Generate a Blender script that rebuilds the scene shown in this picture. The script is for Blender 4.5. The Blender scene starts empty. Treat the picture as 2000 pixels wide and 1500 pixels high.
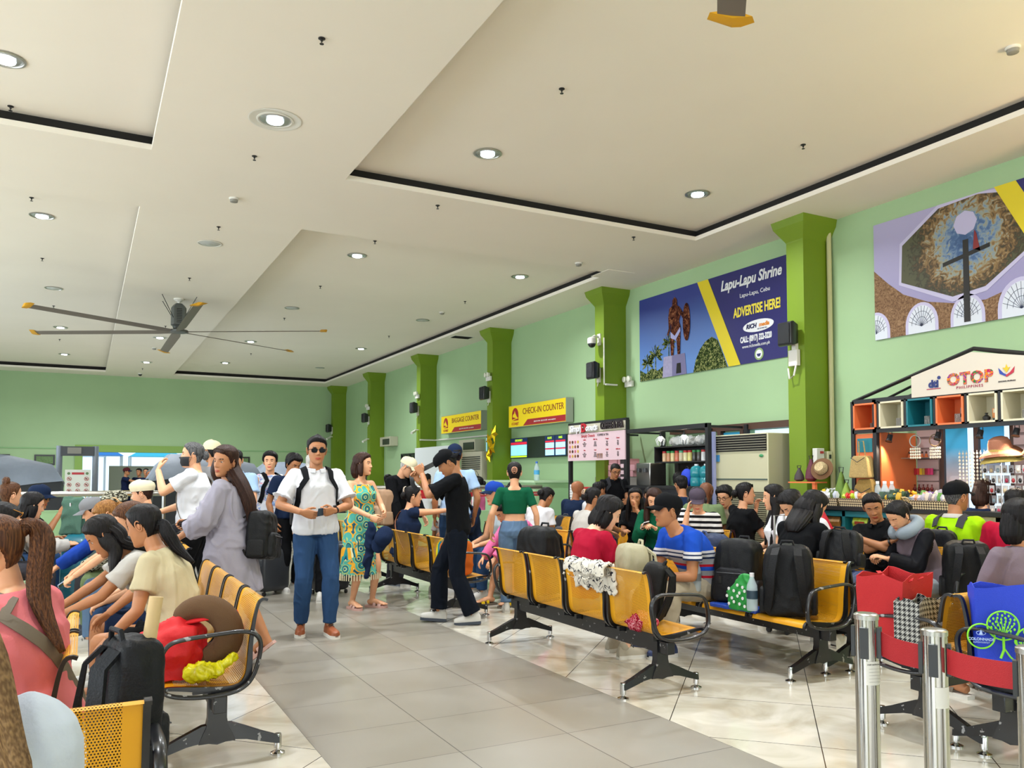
import bpy, math, random
import numpy as np
from mathutils import Vector, Matrix, noise
S = bpy.context.scene
PI = math.pi
# ---------------- camera ----------------
F_PX = 1580.0
cam_d = bpy.data.cameras.new('camera'); cam = bpy.data.objects.new('camera', cam_d)
S.collection.objects.link(cam); S.camera = cam
cam_d.sensor_width = 36; cam_d.lens = 36 * F_PX / 2000; cam_d.shift_y = 108.25 / 2000
cam_d.clip_start = .05; cam_d.clip_end = 300
cam.location = (0, 0, 1.40)
cam.rotation_euler = (math.radians(92.6), 0, -math.atan(835 / F_PX))
# ---------------- world, exposure ----------------
W = bpy.data.worlds.new('sky'); S.world = W; W.use_nodes = True
bg = W.node_tree.nodes['Background']; bg.inputs[0].default_value = (.62, .82, 1, 1); bg.inputs[1].default_value = 1.6
S.view_settings.view_transform = 'Standard'; S.view_settings.look = 'None'
S.view_settings.exposure = 0.0; S.view_settings.gamma = 1; S.view_settings.use_curve_mapping = False
S.cycles.max_bounces = 6; S.cycles.diffuse_bounces = 4; S.cycles.glossy_bounces = 3
S.cycles.transmission_bounces = 3; S.cycles.transparent_max_bounces = 10
S.cycles.caustics_reflective = False; S.cycles.caustics_refractive = False
S.cycles.sample_clamp_indirect = 4

def area(name, loc, rot, sx, sy, power, col=(1, 1, 1), spread=PI):
    d = bpy.data.lights.new(name, 'AREA'); d.shape = 'RECTANGLE'; d.size = sx; d.size_y = sy
    d.energy = power; d.color = col; d.spread = spread
    o = bpy.data.objects.new(name, d); o.location = loc; o.rotation_euler = rot; S.collection.objects.link(o); return o
# daylight through the glazed left side, the entrance side behind the camera and the clerestory
area('window_daylight', (-7.8, 7.5, 2.3), (0, -PI/2, 0), 3.0, 24, 1100, (.9, .96, 1))
# warm glow inferred from an off-frame stall, lit by an added unseen uplight
area('added_stall_uplight', (7.4, .6, 2.5), (PI, .35, 0), .5, .3, 230, (1, .70, .36))
area('entrance_daylight', (1, -6.7, 2.4), (PI/2, 0, 0), 15, 3.4, 420, (1, .97, .92))

# ---------------- geometry kit ----------------
def lin(h):
    if isinstance(h, str):
        h = h.lstrip('#'); c = [int(h[i:i+2], 16) / 255 for i in (0, 2, 4)]
    else: c = [v / 255 for v in h]
    return tuple((v / 12.92 if v <= .04045 else ((v + .055) / 1.055) ** 2.4) for v in c) + (1,)
MATS = {}
def mat(name, col='#808080', rough=.55, metal=0, var=0, vscale=8, bump=0, bscale=60, spec=.5, emit=None, estr=1, alpha=1, trans=0, sub=0, coat=0, col2=None):
    if name in MATS: return MATS[name]
    m = bpy.data.materials.new(name); m.use_nodes = True; nt = m.node_tree; N = nt.nodes; L = nt.links
    b = N['Principled BSDF']; c = lin(col)
    b.inputs['Base Color'].default_value = c; b.inputs['Roughness'].default_value = rough
    b.inputs['Metallic'].default_value = metal; b.inputs['Specular IOR Level'].default_value = spec
    if coat: b.inputs['Coat Weight'].default_value = coat; b.inputs['Coat Roughness'].default_value = .1
    if sub: b.inputs['Subsurface Weight'].default_value = sub; b.inputs['Subsurface Radius'].default_value = (.02, .008, .004)
    if trans: b.inputs['Transmission Weight'].default_value = trans
    if alpha < 1: b.inputs['Alpha'].default_value = alpha
    if emit: b.inputs['Emission Color'].default_value = lin(emit); b.inputs['Emission Strength'].default_value = estr
    if var or bump:
        tc = N.new('ShaderNodeTexCoord')
        if var:
            n = N.new('ShaderNodeTexNoise'); n.inputs['Scale'].default_value = vscale; n.inputs['Detail'].default_value = 5
            L.new(tc.outputs['Object'], n.inputs['Vector'])
            r = N.new('ShaderNodeMapRange'); r.inputs[1].default_value = .3; r.inputs[2].default_value = .7
            L.new(n.outputs['Fac'], r.inputs[0])
            mx = N.new('ShaderNodeMix'); mx.data_type = 'RGBA'; L.new(r.outputs[0], mx.inputs[0])
            c2 = lin(col2) if col2 else tuple(min(1, v * (1 + var)) for v in c[:3]) + (1,)
            mx.inputs[6].default_value = c if col2 else tuple(v * (1 - var) for v in c[:3]) + (1,); mx.inputs[7].default_value = c2
            L.new(mx.outputs[2], b.inputs['Base Color'])
        if bump:
            n2 = N.new('ShaderNodeTexNoise'); n2.inputs['Scale'].default_value = bscale; n2.inputs['Detail'].default_value = 3
            L.new(tc.outputs['Object'], n2.inputs['Vector'])
            bp = N.new('ShaderNodeBump'); bp.inputs['Strength'].default_value = bump; bp.inputs['Distance'].default_value = .01
            L.new(n2.outputs['Fac'], bp.inputs['Height']); L.new(bp.outputs[0], b.inputs['Normal'])
    MATS[name] = m; return m

def nodes_of(m): return m.node_tree.nodes, m.node_tree.links, m.node_tree.nodes['Principled BSDF']
def ramp(N, stops, const=True):
    r = N.new('ShaderNodeValToRGB'); cr = r.color_ramp; cr.interpolation = 'CONSTANT' if const else 'LINEAR'
    while len(cr.elements) < len(stops): cr.elements.new(.5)
    for e, (p, c) in zip(cr.elements, stops): e.position = p; e.color = lin(c)
    return r
def math_(N, L, op, a, b=None, c=None):
    n = N.new('ShaderNodeMath'); n.operation = op
    for i, v in enumerate((a, b, c)):
        if v is None: continue
        if isinstance(v, (int, float)): n.inputs[i].default_value = v
        else: L.new(v, n.inputs[i])
    return n.outputs[0]

class MB:
    def __init__(s): s.v = []; s.f = []; s.m = []; s.uv = None; s.cur = 0
    def add(s, vs, fs, M=None):
        b = len(s.v)
        s.v.extend([tuple(M @ Vector(p)) for p in vs] if M is not None else [tuple(p) for p in vs])
        for f in fs: s.f.append(tuple(i + b for i in f)); s.m.append(s.cur)
        return s
    def box(s, cx, cy, cz, sx, sy, sz, M=None):
        x, y, z = sx/2, sy/2, sz/2
        vs = [(cx+a*x, cy+b*y, cz+c*z) for a in (-1, 1) for b in (-1, 1) for c in (-1, 1)]
        return s.add(vs, [(0, 1, 3, 2), (4, 6, 7, 5), (0, 4, 5, 1), (2, 3, 7, 6), (0, 2, 6, 4), (1, 5, 7, 3)], M)
    def bx(s, x0, y0, z0, x1, y1, z1, M=None): return s.box((x0+x1)/2, (y0+y1)/2, (z0+z1)/2, abs(x1-x0), abs(y1-y0), abs(z1-z0), M)
    def loft(s, rings, cap=True, M=None, closed=True):
        n = len(rings[0]); vs = [p for r in rings for p in r]; fs = []
        for i in range(len(rings) - 1):
            for j in range(n if closed else n - 1):
                k = (j + 1) % n; fs.append((i*n+j, i*n+k, (i+1)*n+k, (i+1)*n+j))
        if cap and closed: fs.append(tuple(range(n))[::-1]); fs.append(tuple((len(rings)-1)*n+j for j in range(n)))
        return s.add(vs, fs, M)
    def tube(s, pts, r, n=8, cap=True, flat=None, M=None):
        pts = [Vector(p) for p in pts]; rs = r if isinstance(r, (list, tuple)) else [r]*len(pts)
        rings = []; prev = None
        for i, p in enumerate(pts):
            d = (pts[min(i+1, len(pts)-1)] - pts[max(i-1, 0)]); d = d.normalized() if d.length > 1e-9 else Vector((0, 0, 1))
            if prev is None:
                a = Vector((0, 0, 1)) if abs(d.z) < .9 else Vector((1, 0, 0)); u = d.cross(a).normalized()
            else: u = (prev - d * prev.dot(d)).normalized()
            prev = u; w = d.cross(u); ri = rs[i]; rx, ry = ri if isinstance(ri, (tuple, list)) else (ri, ri)
            rings.append([tuple(p + u*math.cos(2*PI*k/n)*rx + w*math.sin(2*PI*k/n)*ry) for k in range(n)])
        return s.loft(rings, cap, M)
    def lathe(s, prof, n=24, M=None, cx=0, cy=0, cap=True):
        rings = [[(cx+r*math.cos(2*PI*k/n), cy+r*math.sin(2*PI*k/n), z) for k in range(n)] for r, z in prof]
        return s.loft(rings, cap, M)
    def ell(s, c, r, n=12, M=None, R=None):
        c = Vector(c); r = (r, r, r) if not isinstance(r, (tuple, list)) else r; rings = []
        h = max(4, n//2+1)
        for i in range(h):
            a = -PI/2 + PI*(i+.02)/(h-.96) if i == 0 else (-PI/2 + PI*i/(h-1)); a = max(-PI/2+.02, min(PI/2-.02, a)); ring = []
            for k in range(n):
                p = Vector((r[0]*math.cos(a)*math.cos(2*PI*k/n), r[1]*math.cos(a)*math.sin(2*PI*k/n), r[2]*math.sin(a)))
                if R is not None: p = R @ p
                ring.append(tuple(c + p))
            rings.append(ring)
        return s.loft(rings, True, M)
    def prism(s, poly, axis, a, b, M=None):
        def P(u, v, w): return {'x': (w, u, v), 'y': (u, w, v), 'z': (u, v, w)}[axis]
        n = len(poly); vs = [P(u, v, a) for u, v in poly] + [P(u, v, b) for u, v in poly]
        return s.add(vs, [tuple(range(n))[::-1], tuple(range(n, 2*n))] + [(i, (i+1) % n, n+(i+1) % n, n+i) for i in range(n)], M)
    def mesh(s, name, mats, smooth=False, angle=None):
        me = bpy.data.meshes.new(name); me.from_pydata(s.v, [], s.f)
        for m in (mats if isinstance(mats, (list, tuple)) else [mats]): me.materials.append(m)
        if any(s.m): me.polygons.foreach_set('material_index', s.m)
        me.validate()
        import bmesh
        bm = bmesh.new(); bm.from_mesh(me); bmesh.ops.recalc_face_normals(bm, faces=bm.faces); bm.to_mesh(me); bm.free()
        if smooth:
            me.polygons.foreach_set('use_smooth', [True]*len(me.polygons))
            if angle: me.set_sharp_from_angle(angle=math.radians(angle))
        return me
    def obj(s, name, mats, parent=None, smooth=True, angle=40, bevel=0, M=None, **k):
        o = bpy.data.objects.new(name, s.mesh(name, mats, smooth, angle)); S.collection.objects.link(o)
        if parent is not None: o.parent = parent
        if M is not None: o.matrix_local = M
        if bevel:
            md = o.modifiers.new('bevel', 'BEVEL'); md.width = bevel; md.segments = 2; md.limit_method = 'ANGLE'; md.angle_limit = math.radians(35)
        tag(o, **k); return o

def tag(o, label=None, cat=None, group=None, kind=None):
    if label: o['label'] = label
    if cat: o['category'] = cat
    if group: o['group'] = group
    if kind: o['kind'] = kind
    return o
def thing(name, loc=(0, 0, 0), rz=0, label=None, cat=None, group=None, M=None):
    o = bpy.data.objects.new(name, None); o.empty_display_size = .1; S.collection.objects.link(o)
    if M is not None: o.matrix_world = M
    else: o.location = loc; o.rotation_euler = (0, 0, rz)
    return tag(o, label, cat, group)
def copy_tree(o, parent=None):
    c = o.copy(); S.collection.objects.link(c)
    if parent is not None: c.parent = parent
    for ch in list(o.children): copy_tree(ch, c)
    return c
def kids_copy(root, loc, rz, label=None, group=None):
    c = copy_tree(root); c.location = loc; c.rotation_euler = (0, 0, rz)
    if label: c['label'] = label
    if group: c['group'] = group
    return c
def Rz(a): return Matrix.Rotation(a, 4, 'Z')
def T(x, y, z=0): return Matrix.Translation((x, y, z))
def text_mesh(txt, size, M, mats, parent, name='lettering', depth=.002, sx=1, shear=0, align='CENTER', bold=0, spacing=1):
    c = bpy.data.curves.new('t', 'FONT'); c.body = txt; c.size = size; c.extrude = depth; c.align_x = align; c.align_y = 'CENTER'
    c.shear = shear; c.offset = bold; c.space_character = spacing; c.resolution_u = 3
    o = bpy.data.objects.new('t', c); S.collection.objects.link(o); bpy.context.view_layer.update()
    me = bpy.data.meshes.new_from_object(o.evaluated_get(bpy.context.evaluated_depsgraph_get()))
    bpy.data.objects.remove(o); me.name = name
    me.materials.clear(); me.materials.append(mats)
    n = bpy.data.objects.new(name, me); S.collection.objects.link(n); n.parent = parent
    n.matrix_local = M @ Matrix.Diagonal((sx, 1, 1, 1)); return n
# frame for something mounted on the right wall: local x runs towards -Y (left to right as seen), local y is up, z out of the wall
def wallM(x, y, z): return Matrix(((0, 0, -1, x), (-1, 0, 0, y), (0, 1, 0, z), (0, 0, 0, 1)))
# ---------------- room ----------------
WX = 8.24; FY = 28.7; CZ = 4.6; LX = -8.0; BY = -7.0
m_ceil = mat('ceiling_paint', '#ece5d9', .9, var=.02, vscale=.7)
m_wall = mat('pale_green_wall_paint', '#9dba8e', .7, var=.05, vscale=.6, bump=.05, bscale=90)
m_pil = mat('bright_green_pillar_paint', '#6d8812', .55, var=.05, vscale=1.2)
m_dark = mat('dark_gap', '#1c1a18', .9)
def floor_mat():
    m = mat('grey_aisle_tile', '#8f8c84', .3); N, L, b = nodes_of(m)
    tc = N.new('ShaderNodeTexCoord'); mp = N.new('ShaderNodeMapping'); L.new(tc.outputs['Object'], mp.inputs[0]); mp.inputs['Location'].default_value = (-1.08, -4.41, 0)
    br = N.new('ShaderNodeTexBrick'); br.offset = 0; br.inputs['Scale'].default_value = 1; br.inputs['Brick Width'].default_value = .64; br.inputs['Row Height'].default_value = .59
    br.inputs['Mortar Size'].default_value = .0022; br.inputs['Mortar Smooth'].default_value = .1
    br.inputs['Color1'].default_value = lin('#8c877d'); br.inputs['Color2'].default_value = lin('#96928a'); br.inputs['Mortar'].default_value = lin('#35322e')
    L.new(mp.outputs[0], br.inputs[0])
    n = N.new('ShaderNodeTexNoise'); n.inputs['Scale'].default_value = 1.3; n.inputs['Detail'].default_value = 6; L.new(tc.outputs['Object'], n.inputs[0])
    r = ramp(N, [(.3, '#e8e4dc'), (.7, '#ffffff')], False); L.new(n.outputs[0], r.inputs[0])
    mx = N.new('ShaderNodeMix'); mx.data_type = 'RGBA'; mx.blend_type = 'MULTIPLY'; mx.inputs[0].default_value = 1
    L.new(br.outputs[0], mx.inputs[6]); L.new(r.outputs[0], mx.inputs[7]); L.new(mx.outputs[2], b.inputs['Base Color'])
    rr = N.new('ShaderNodeMapRange'); rr.inputs[3].default_value = .22; rr.inputs[4].default_value = .42; L.new(n.outputs[0], rr.inputs[0]); L.new(rr.outputs[0], b.inputs['Roughness'])
    return m
def floor_mat2():
    m = mat('pale_marble_tile', '#d8d4c8', .2); N, L, b = nodes_of(m)
    tc = N.new('ShaderNodeTexCoord'); mp = N.new('ShaderNodeMapping'); L.new(tc.outputs['Object'], mp.inputs[0])
    mp.inputs['Rotation'].default_value = (0, 0, math.radians(-45)); mp.inputs['Location'].default_value = (-5.33, .276, 0)
    # rotation by -45 deg gives (X+Y, Y-X)/sqrt2
    br = N.new('ShaderNodeTexBrick'); br.offset = 0; br.inputs['Scale'].default_value = 1; br.inputs['Brick Width'].default_value = .8; br.inputs['Row Height'].default_value = .8
    br.inputs['Mortar Size'].default_value = .0028; br.inputs['Mortar Smooth'].default_value = .1
    br.inputs['Color1'].default_value = lin('#cfcabd'); br.inputs['Color2'].default_value = lin('#d8d4c9'); br.inputs['Mortar'].default_value = lin('#3a3733')
    L.new(mp.outputs[0], br.inputs[0])
    n = N.new('ShaderNodeTexNoise'); n.inputs['Scale'].default_value = 2.2; n.inputs['Detail'].default_value = 8; n.inputs['Distortion'].default_value = 1.2; L.new(tc.outputs['Object'], n.inputs[0])
    r = ramp(N, [(.35, '#dedad0'), (.6, '#ffffff')], False); L.new(n.outputs[0], r.inputs[0])
    mx = N.new('ShaderNodeMix'); mx.data_type = 'RGBA'; mx.blend_type = 'MULTIPLY'; mx.inputs[0].default_value = 1
    L.new(br.outputs[0], mx.inputs[6]); L.new(r.outputs[0], mx.inputs[7]); L.new(mx.outputs[2], b.inputs['Base Color'])
    rr = N.new('ShaderNodeMapRange'); rr.inputs[3].default_value = .12; rr.inputs[4].default_value = .07; L.new(n.outputs[0], rr.inputs[0]); L.new(rr.outputs[0], b.inputs['Roughness'])
    return m
mf1, mf2 = floor_mat(), floor_mat2()
fb = MB(); fb.cur = 1; fb.bx(LX, BY, -.1, 1.08, FY+.2, 0); fb.cur = 0; fb.bx(1.08, BY, -.1, 3.0, FY+.2, 0); fb.cur = 1; fb.bx(3.0, BY, -.1, WX+.2, FY+.2, 0)
fb.obj('floor', [mf1, mf2], kind='structure', smooth=False)
k_ = 3.2/2.9
REC = [(LX+.8, -4.6, .47*k_, 7.75*k_), (LX+.8, 9.46*k_, .47*k_, 25.1*k_), (2.2*k_, -4.6, 6.6*k_, 7.65*k_), (2.2*k_, 9.46*k_, 6.6*k_, 25.0*k_)]
# lower ceiling with four openings: strips along X cut by the openings
cb = MB(); lip = .055
ys = sorted({BY, FY+.2} | {r[1] for r in REC} | {r[3] for r in REC})
for y0, y1 in zip(ys[:-1], ys[1:]):
    ym = (y0+y1)/2; holes = sorted((r[0], r[2]) for r in REC if r[1] < ym < r[3]); x = LX-.2
    for a, b in holes:
        cb.bx(x, y0, CZ, a, y1, CZ+lip); x = b
    cb.bx(x, y0, CZ, WX+.2, y1, CZ+lip)
cb.obj('ceiling', m_ceil, kind='structure', smooth=False)
rb = MB()
RH = .155
for r in REC:
    e = .07
    rb.bx(r[0]-e, r[1]-e, CZ+RH, r[2]+e, r[3]+e, CZ+RH+.05)
rb.obj('ceiling', m_ceil, kind='structure', smooth=False)
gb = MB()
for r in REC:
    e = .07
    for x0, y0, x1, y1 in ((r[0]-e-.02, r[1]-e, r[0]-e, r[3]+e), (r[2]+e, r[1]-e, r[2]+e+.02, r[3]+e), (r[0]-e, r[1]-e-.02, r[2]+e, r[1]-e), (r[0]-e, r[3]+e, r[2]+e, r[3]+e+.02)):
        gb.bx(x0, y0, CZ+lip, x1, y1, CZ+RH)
gb.obj('trim_1', m_dark, kind='structure', smooth=False)  # cove shade put into the dark colour of these faces
# walls
def wall_y(x0, x1, y, z0, z1, th, op):      # wall plane of constant Y with openings (x0,x1,z0,z1)
    b = MB(); xs = sorted({x0, x1} | {o[0] for o in op} | {o[1] for o in op})
    for a, c in zip(xs[:-1], xs[1:]):
        m = (a+c)/2; z = z0
        for o in sorted([o for o in op if o[0] < m < o[1]], key=lambda o: o[2]):
            if o[2] > z: b.bx(a, y, z, c, y+th, o[2])
            z = o[3]
        b.bx(a, y, z, c, y+th, z1)
    return b
def wall_x(y0, y1, x, z0, z1, th, op):
    b = MB(); ys = sorted({y0, y1} | {o[0] for o in op} | {o[1] for o in op})
    for a, c in zip(ys[:-1], ys[1:]):
        m = (a+c)/2; z = z0
        for o in sorted([o for o in op if o[0] < m < o[1]], key=lambda o: o[2]):
            if o[2] > z: b.bx(x, a, z, x+th, c, o[2])
            z = o[3]
        b.bx(x, a, z, x+th, c, z1)
    return b
DOOR = (-.05, 3.1, 0, 2.16)
wall_y(LX, WX, FY, 0, CZ+.3, .2, [DOOR]).obj('wall_far', m_wall, kind='structure', smooth=False)
RW = [(3.1, 8.9, .95, 2.02), (13.2, 14.9, 0, 2.05), (20.0, 21.6, .9, 2.1)]
RW = [(4.4, 5.7, 1.0, 2.1), (7.15, 8.55, .75, 2.05)]
wall_x(BY, FY+.2, WX, 0, CZ+.3, .2, RW).obj('wall_right', m_wall, kind='structure', smooth=False)
wall_x(BY, FY, LX-.2, 0, CZ+.3, .2, [(-4, 26, .6, 3.9)]).obj('wall_left', m_wall, kind='structure', smooth=False)
wall_y(LX, WX, BY-.2, 0, CZ+.3, .2, [(-7, 8, .6, 4.1)]).obj('wall_back', m_wall, kind='structure', smooth=False)
mt = mat('trim_dull_green', '#86b47e', .6)
b = MB(); b.bx(LX, FY-.025, 2.25, WX, FY, 2.275); b.bx(LX, FY-.02, 0, -.05, FY, .12); b.bx(3.1, FY-.02, 0, WX, FY, .12); b.obj('trim_2', mt, kind='structure', smooth=False)
mo = mat('olive_door_surround', '#7fa14e', .6)
b = MB(); b.bx(-.27, FY-.06, 0, -.05, FY+.2, 2.16); b.bx(3.1, FY-.06, 0, 3.3, FY+.2, 2.16); b.bx(-.27, FY-.06, 2.16, 3.3, FY+.2, 2.38); b.obj('trim_3', mo, kind='structure', smooth=False)
# pillars with flared heads
def pillar(y):
    b = MB(); x0 = 7.78; d = .27
    def ring(e, z, f=None): return [(x0-e, y-e, z), (WX, y-e, z), (WX, y+d+e, z), (x0-e, y+d+e, z)]
    b.loft([ring(0, 0), ring(0, CZ-.28), ring(.005, CZ-.26), ring(.11, CZ-.09), ring(.13, CZ)]); return b
PY = [2.95, 7.04, 11.37, 15.62, 19.88, 24.1, 28.3]
for i, y in enumerate(PY):
    pillar(y).obj('trim_%d' % (4+i), m_pil, kind='structure', smooth=False)
m_gutter = mat('downpipe_cream', '#bdbb8e', .6)
# beyond the far opening: covered forecourt
b = MB(); b.bx(-6, FY+.2, -.1, 10, FY+9, 0); b.obj('floor', mat('forecourt_concrete', '#b9b6ae', .6, var=.05), kind='structure', smooth=False)
b = MB(); b.bx(-6, FY+.2, 2.6, 10, FY+5, 2.7); b.obj('ceiling', m_ceil, kind='structure', smooth=False)
# ---------------- benches ----------------
def perforated():
    m = mat('yellow_perforated_steel', '#e8a60c', .45, coat=.08); N, L, b = nodes_of(m)
    uv = N.new('ShaderNodeUVMap'); sp = N.new('ShaderNodeSeparateXYZ'); L.new(uv.outputs[0], sp.inputs[0])
    P = .0085
    v = math_(N, L, 'DIVIDE', sp.outputs[1], P); row = math_(N, L, 'FLOOR', v); half = math_(N, L, 'MULTIPLY', math_(N, L, 'MODULO', row, 2.0), .5)
    u = math_(N, L, 'ADD', math_(N, L, 'DIVIDE', sp.outputs[0], P), half)
    fu = math_(N, L, 'SUBTRACT', math_(N, L, 'FRACT', u), .5); fv = math_(N, L, 'SUBTRACT', math_(N, L, 'FRACT', v), .5)
    d = math_(N, L, 'ADD', math_(N, L, 'MULTIPLY', fu, fu), math_(N, L, 'MULTIPLY', fv, fv))
    hole = math_(N, L, 'LESS_THAN', d, .085)
    a = math_(N, L, 'LESS_THAN', math_(N, L, 'ABSOLUTE', math_(N, L, 'SUBTRACT', sp.outputs[0], .24)), .185)
    c = math_(N, L, 'LESS_THAN', math_(N, L, 'ABSOLUTE', math_(N, L, 'SUBTRACT', sp.outputs[1], .48)), .385)
    h = math_(N, L, 'MULTIPLY', math_(N, L, 'MULTIPLY', a, c), hole)
    L.new(math_(N, L, 'SUBTRACT', 1.0, h), b.inputs['Alpha'])
    n = N.new('ShaderNodeTexNoise'); n.inputs['Scale'].default_value = 3; tc = N.new('ShaderNodeTexCoord'); L.new(tc.outputs['Object'], n.inputs[0])
    r = ramp(N, [(.3, '#cf8f0c'), (.7, '#e3a614')], False); L.new(n.outputs[0], r.inputs[0]); L.new(r.outputs[0], b.inputs['Base Color'])
    return m
m_perf = perforated()
def black_steel():
    m = mat('chipped_black_steel', '#15161a', .32, coat=.2); N, L, b = nodes_of(m)
    tc = N.new('ShaderNodeTexCoord'); n = N.new('ShaderNodeTexNoise'); n.inputs['Scale'].default_value = 22; n.inputs['Detail'].default_value = 4; L.new(tc.outputs['Object'], n.inputs[0])
    r = ramp(N, [(0, '#14151a'), (.655, '#14151a'), (.67, '#8d8d8f')], True); L.new(n.outputs[0], r.inputs[0]); L.new(r.outputs[0], b.inputs['Base Color']); return m
m_blk = black_steel()
m_blk2 = mat('black_paint_smooth', '#17181b', .35, coat=.2)
m_chrome = mat('chrome', '#c9c9c9', .12, 1)
m_silver = mat('brushed_steel', '#b5b3ae', .28, 1)
# seat profile: (y, z), front at -y
PROF = [(-.275, .372), (-.268, .398), (-.245, .41), (-.2, .408), (-.1, .395), (.0, .385), (.06, .384), (.095, .396), (.118, .43), (.126, .48), (.130, .55), (.139, .63), (.153, .71), (.166, .765), (.178, .79), (.196, .797), (.214, .79)]
SEAT_W = .48; PITCH = .54
def arc(p):
    a = [0]
    for q, r in zip(p[:-1], p[1:]): a.append(a[-1] + math.dist(q, r))
    return a
def smooth_prof(p, k=2):
    for _ in range(k):
        q = [p[0]]
        for a, b in zip(p[:-1], p[1:]):
            q += [(a[0]*.75+b[0]*.25, a[1]*.75+b[1]*.25), (a[0]*.25+b[0]*.75, a[1]*.25+b[1]*.75)]
        q.append(p[-1]); p = q
    return p
PS = smooth_prof(PROF, 1)
def seat_meshes():
    al = arc(PS); x0 = -SEAT_W/2; n = 6
    v = []; f = []; uv = []
    for i, (y, z) in enumerate(PS):
        for j in range(n+1):
            u = SEAT_W*j/n; v.append((x0+u, y, z)); uv.append((u, al[i]))
    for i in range(len(PS)-1):
        for j in range(n):
            a = i*(n+1)+j; f.append((a, a+1, a+n+2, a+n+1))
    me = bpy.data.meshes.new('seat'); me.from_pydata(v, [], f); ul = me.uv_layers.new(name='UVMap')
    for l in me.loops: ul.data[l.index].uv = uv[l.vertex_index]
    me.materials.append(m_perf); me.polygons.foreach_set('use_smooth', [True]*len(f))
    rails = []
    for sx in (-1, 1):
        b = MB(); rings = []
        for i, (y, z) in enumerate(PS):
            q = PS[min(i+1, len(PS)-1)]; p = PS[max(i-1, 0)]; dy, dz = q[0]-p[0], q[1]-p[1]; l = math.hypot(dy, dz); ny, nz = dz/l, -dy/l
            t = .006 + .02*math.exp(-((i-len(PS)*.42)/7)**2)
            xa, xb = sx*(SEAT_W/2-.004), sx*(SEAT_W/2+.016)
            rings.append([(xa, y-ny*.007, z-nz*.007), (xb, y-ny*.007, z-nz*.007), (xb, y+ny*t, z+nz*t), (xa, y+ny*t, z+nz*t)])
        b.loft(rings); rails.append(b.mesh('side_rail', m_blk, True, 40))
    br = MB(); br.bx(-.16, -.05, .345, .16, .05, .384); br.bx(-.2, -.12, .355, -.17, .1, .384); br.bx(.17, -.12, .355, .2, .1, .384)
    return me, rails, br.mesh('seat_bracket', m_blk2)
seat_me, rail_me, brk_me = seat_meshes()
def arm_mesh():
    path = [(-.20, .372), (-.262, .40), (-.285, .46), (-.272, .56), (-.245, .615), (-.19, .637), (.0, .65), (.09, .655), (.15, .64), (.18, .60), (.175, .53), (.15, .44), (.11, .39), (.05, .365), (-.08, .358)]
    p = path + [path[0]]; q = []
    for _ in range(2):
        q = []
        for a, b in zip(p[:-1], p[1:]): q += [(a[0]*.75+b[0]*.25, a[1]*.75+b[1]*.25), (a[0]*.25+b[0]*.75, a[1]*.25+b[1]*.75)]
        p = q + [q[0]]
    pts = [Vector((0, y, z)) for y, z in p[:-1]]; n = len(pts); rings = []; k = 8
    for i in range(n):
        d = (pts[(i+1) % n]-pts[i-1]).normalized(); u = Vector((1, 0, 0)); w = d.cross(u)
        rings.append([tuple(pts[i]+u*math.cos(2*PI*j/k)*.019+w*math.sin(2*PI*j/k)*.011) for j in range(k)])
    b = MB(); b.loft(rings+[rings[0]], cap=False); return b.mesh('armrest', m_blk, True)
arm_me = arm_mesh()
def leg_meshes():
    b = MB(); b.loft([[(-.03*s, -.045*t, z), (.03*s, -.045*t, z), (.03*s, .045*t, z), (-.03*s, .045*t, z)] for z, s, t in ((.105, .9, 1.9), (.15, .9, 1.5), (.18, .9, 1.15), (.22, .85, .98), (.34, .85, .98))])
    for sy in (-1, 1):
        pts = [(0, .145, .10), (.07, .150, .078), (.14, .130, .058), (.22, .100, .045), (.285, .078, .038), (.30, .076, .034)]
        b.loft([[(-.024, sy*y, z-h/2), (.024, sy*y, z-h/2), (.018, sy*y, z+h/2), (-.018, sy*y, z+h/2)] for y, z, h in pts])
    leg = b.mesh('leg', m_blk, True, 35)
    g = MB(); g.lathe([(.017, .10), (.019, .09), (.019, .03), (.010, .028), (.010, .02), (.022, .014), (.036, .008), (.036, 0)], 16)
    return leg, g.mesh('foot_glide', m_chrome, True, 40)
leg_me, glide_me = leg_meshes()
def mobj(name, me, parent, loc=(0, 0, 0)):
    o = bpy.data.objects.new(name, me); S.collection.objects.link(o); o.parent = parent; o.location = loc; return o
def bench(X, Y, rz, label, n=4, group=None):
    t = thing('waiting_bench', (X, Y, 0), rz, label, 'bench', group)
    Lh = n*PITCH/2
    for i in range(n):
        s = mobj('seat', seat_me, t, ((i-(n-1)/2)*PITCH, 0, 0))
        for r in rail_me: mobj('side_rail', r, s)
        mobj('seat_bracket', brk_me, s)
    for sx in (-1, 1): mobj('armrest', arm_me, t, (sx*(Lh+.012), 0, 0))
    b = MB(); b.bx(-Lh+.02, -.032, .265, Lh-.02, .032, .345); b.obj('beam', m_blk, t, bevel=.004)
    for sx in (-1, 1):
        l = mobj('leg', leg_me, t, (sx*(Lh-.13), 0, 0))
        for sy in (-1, 1): mobj('foot_glide', glide_me, l, (0, sy*.295, 0))
    return t
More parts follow.
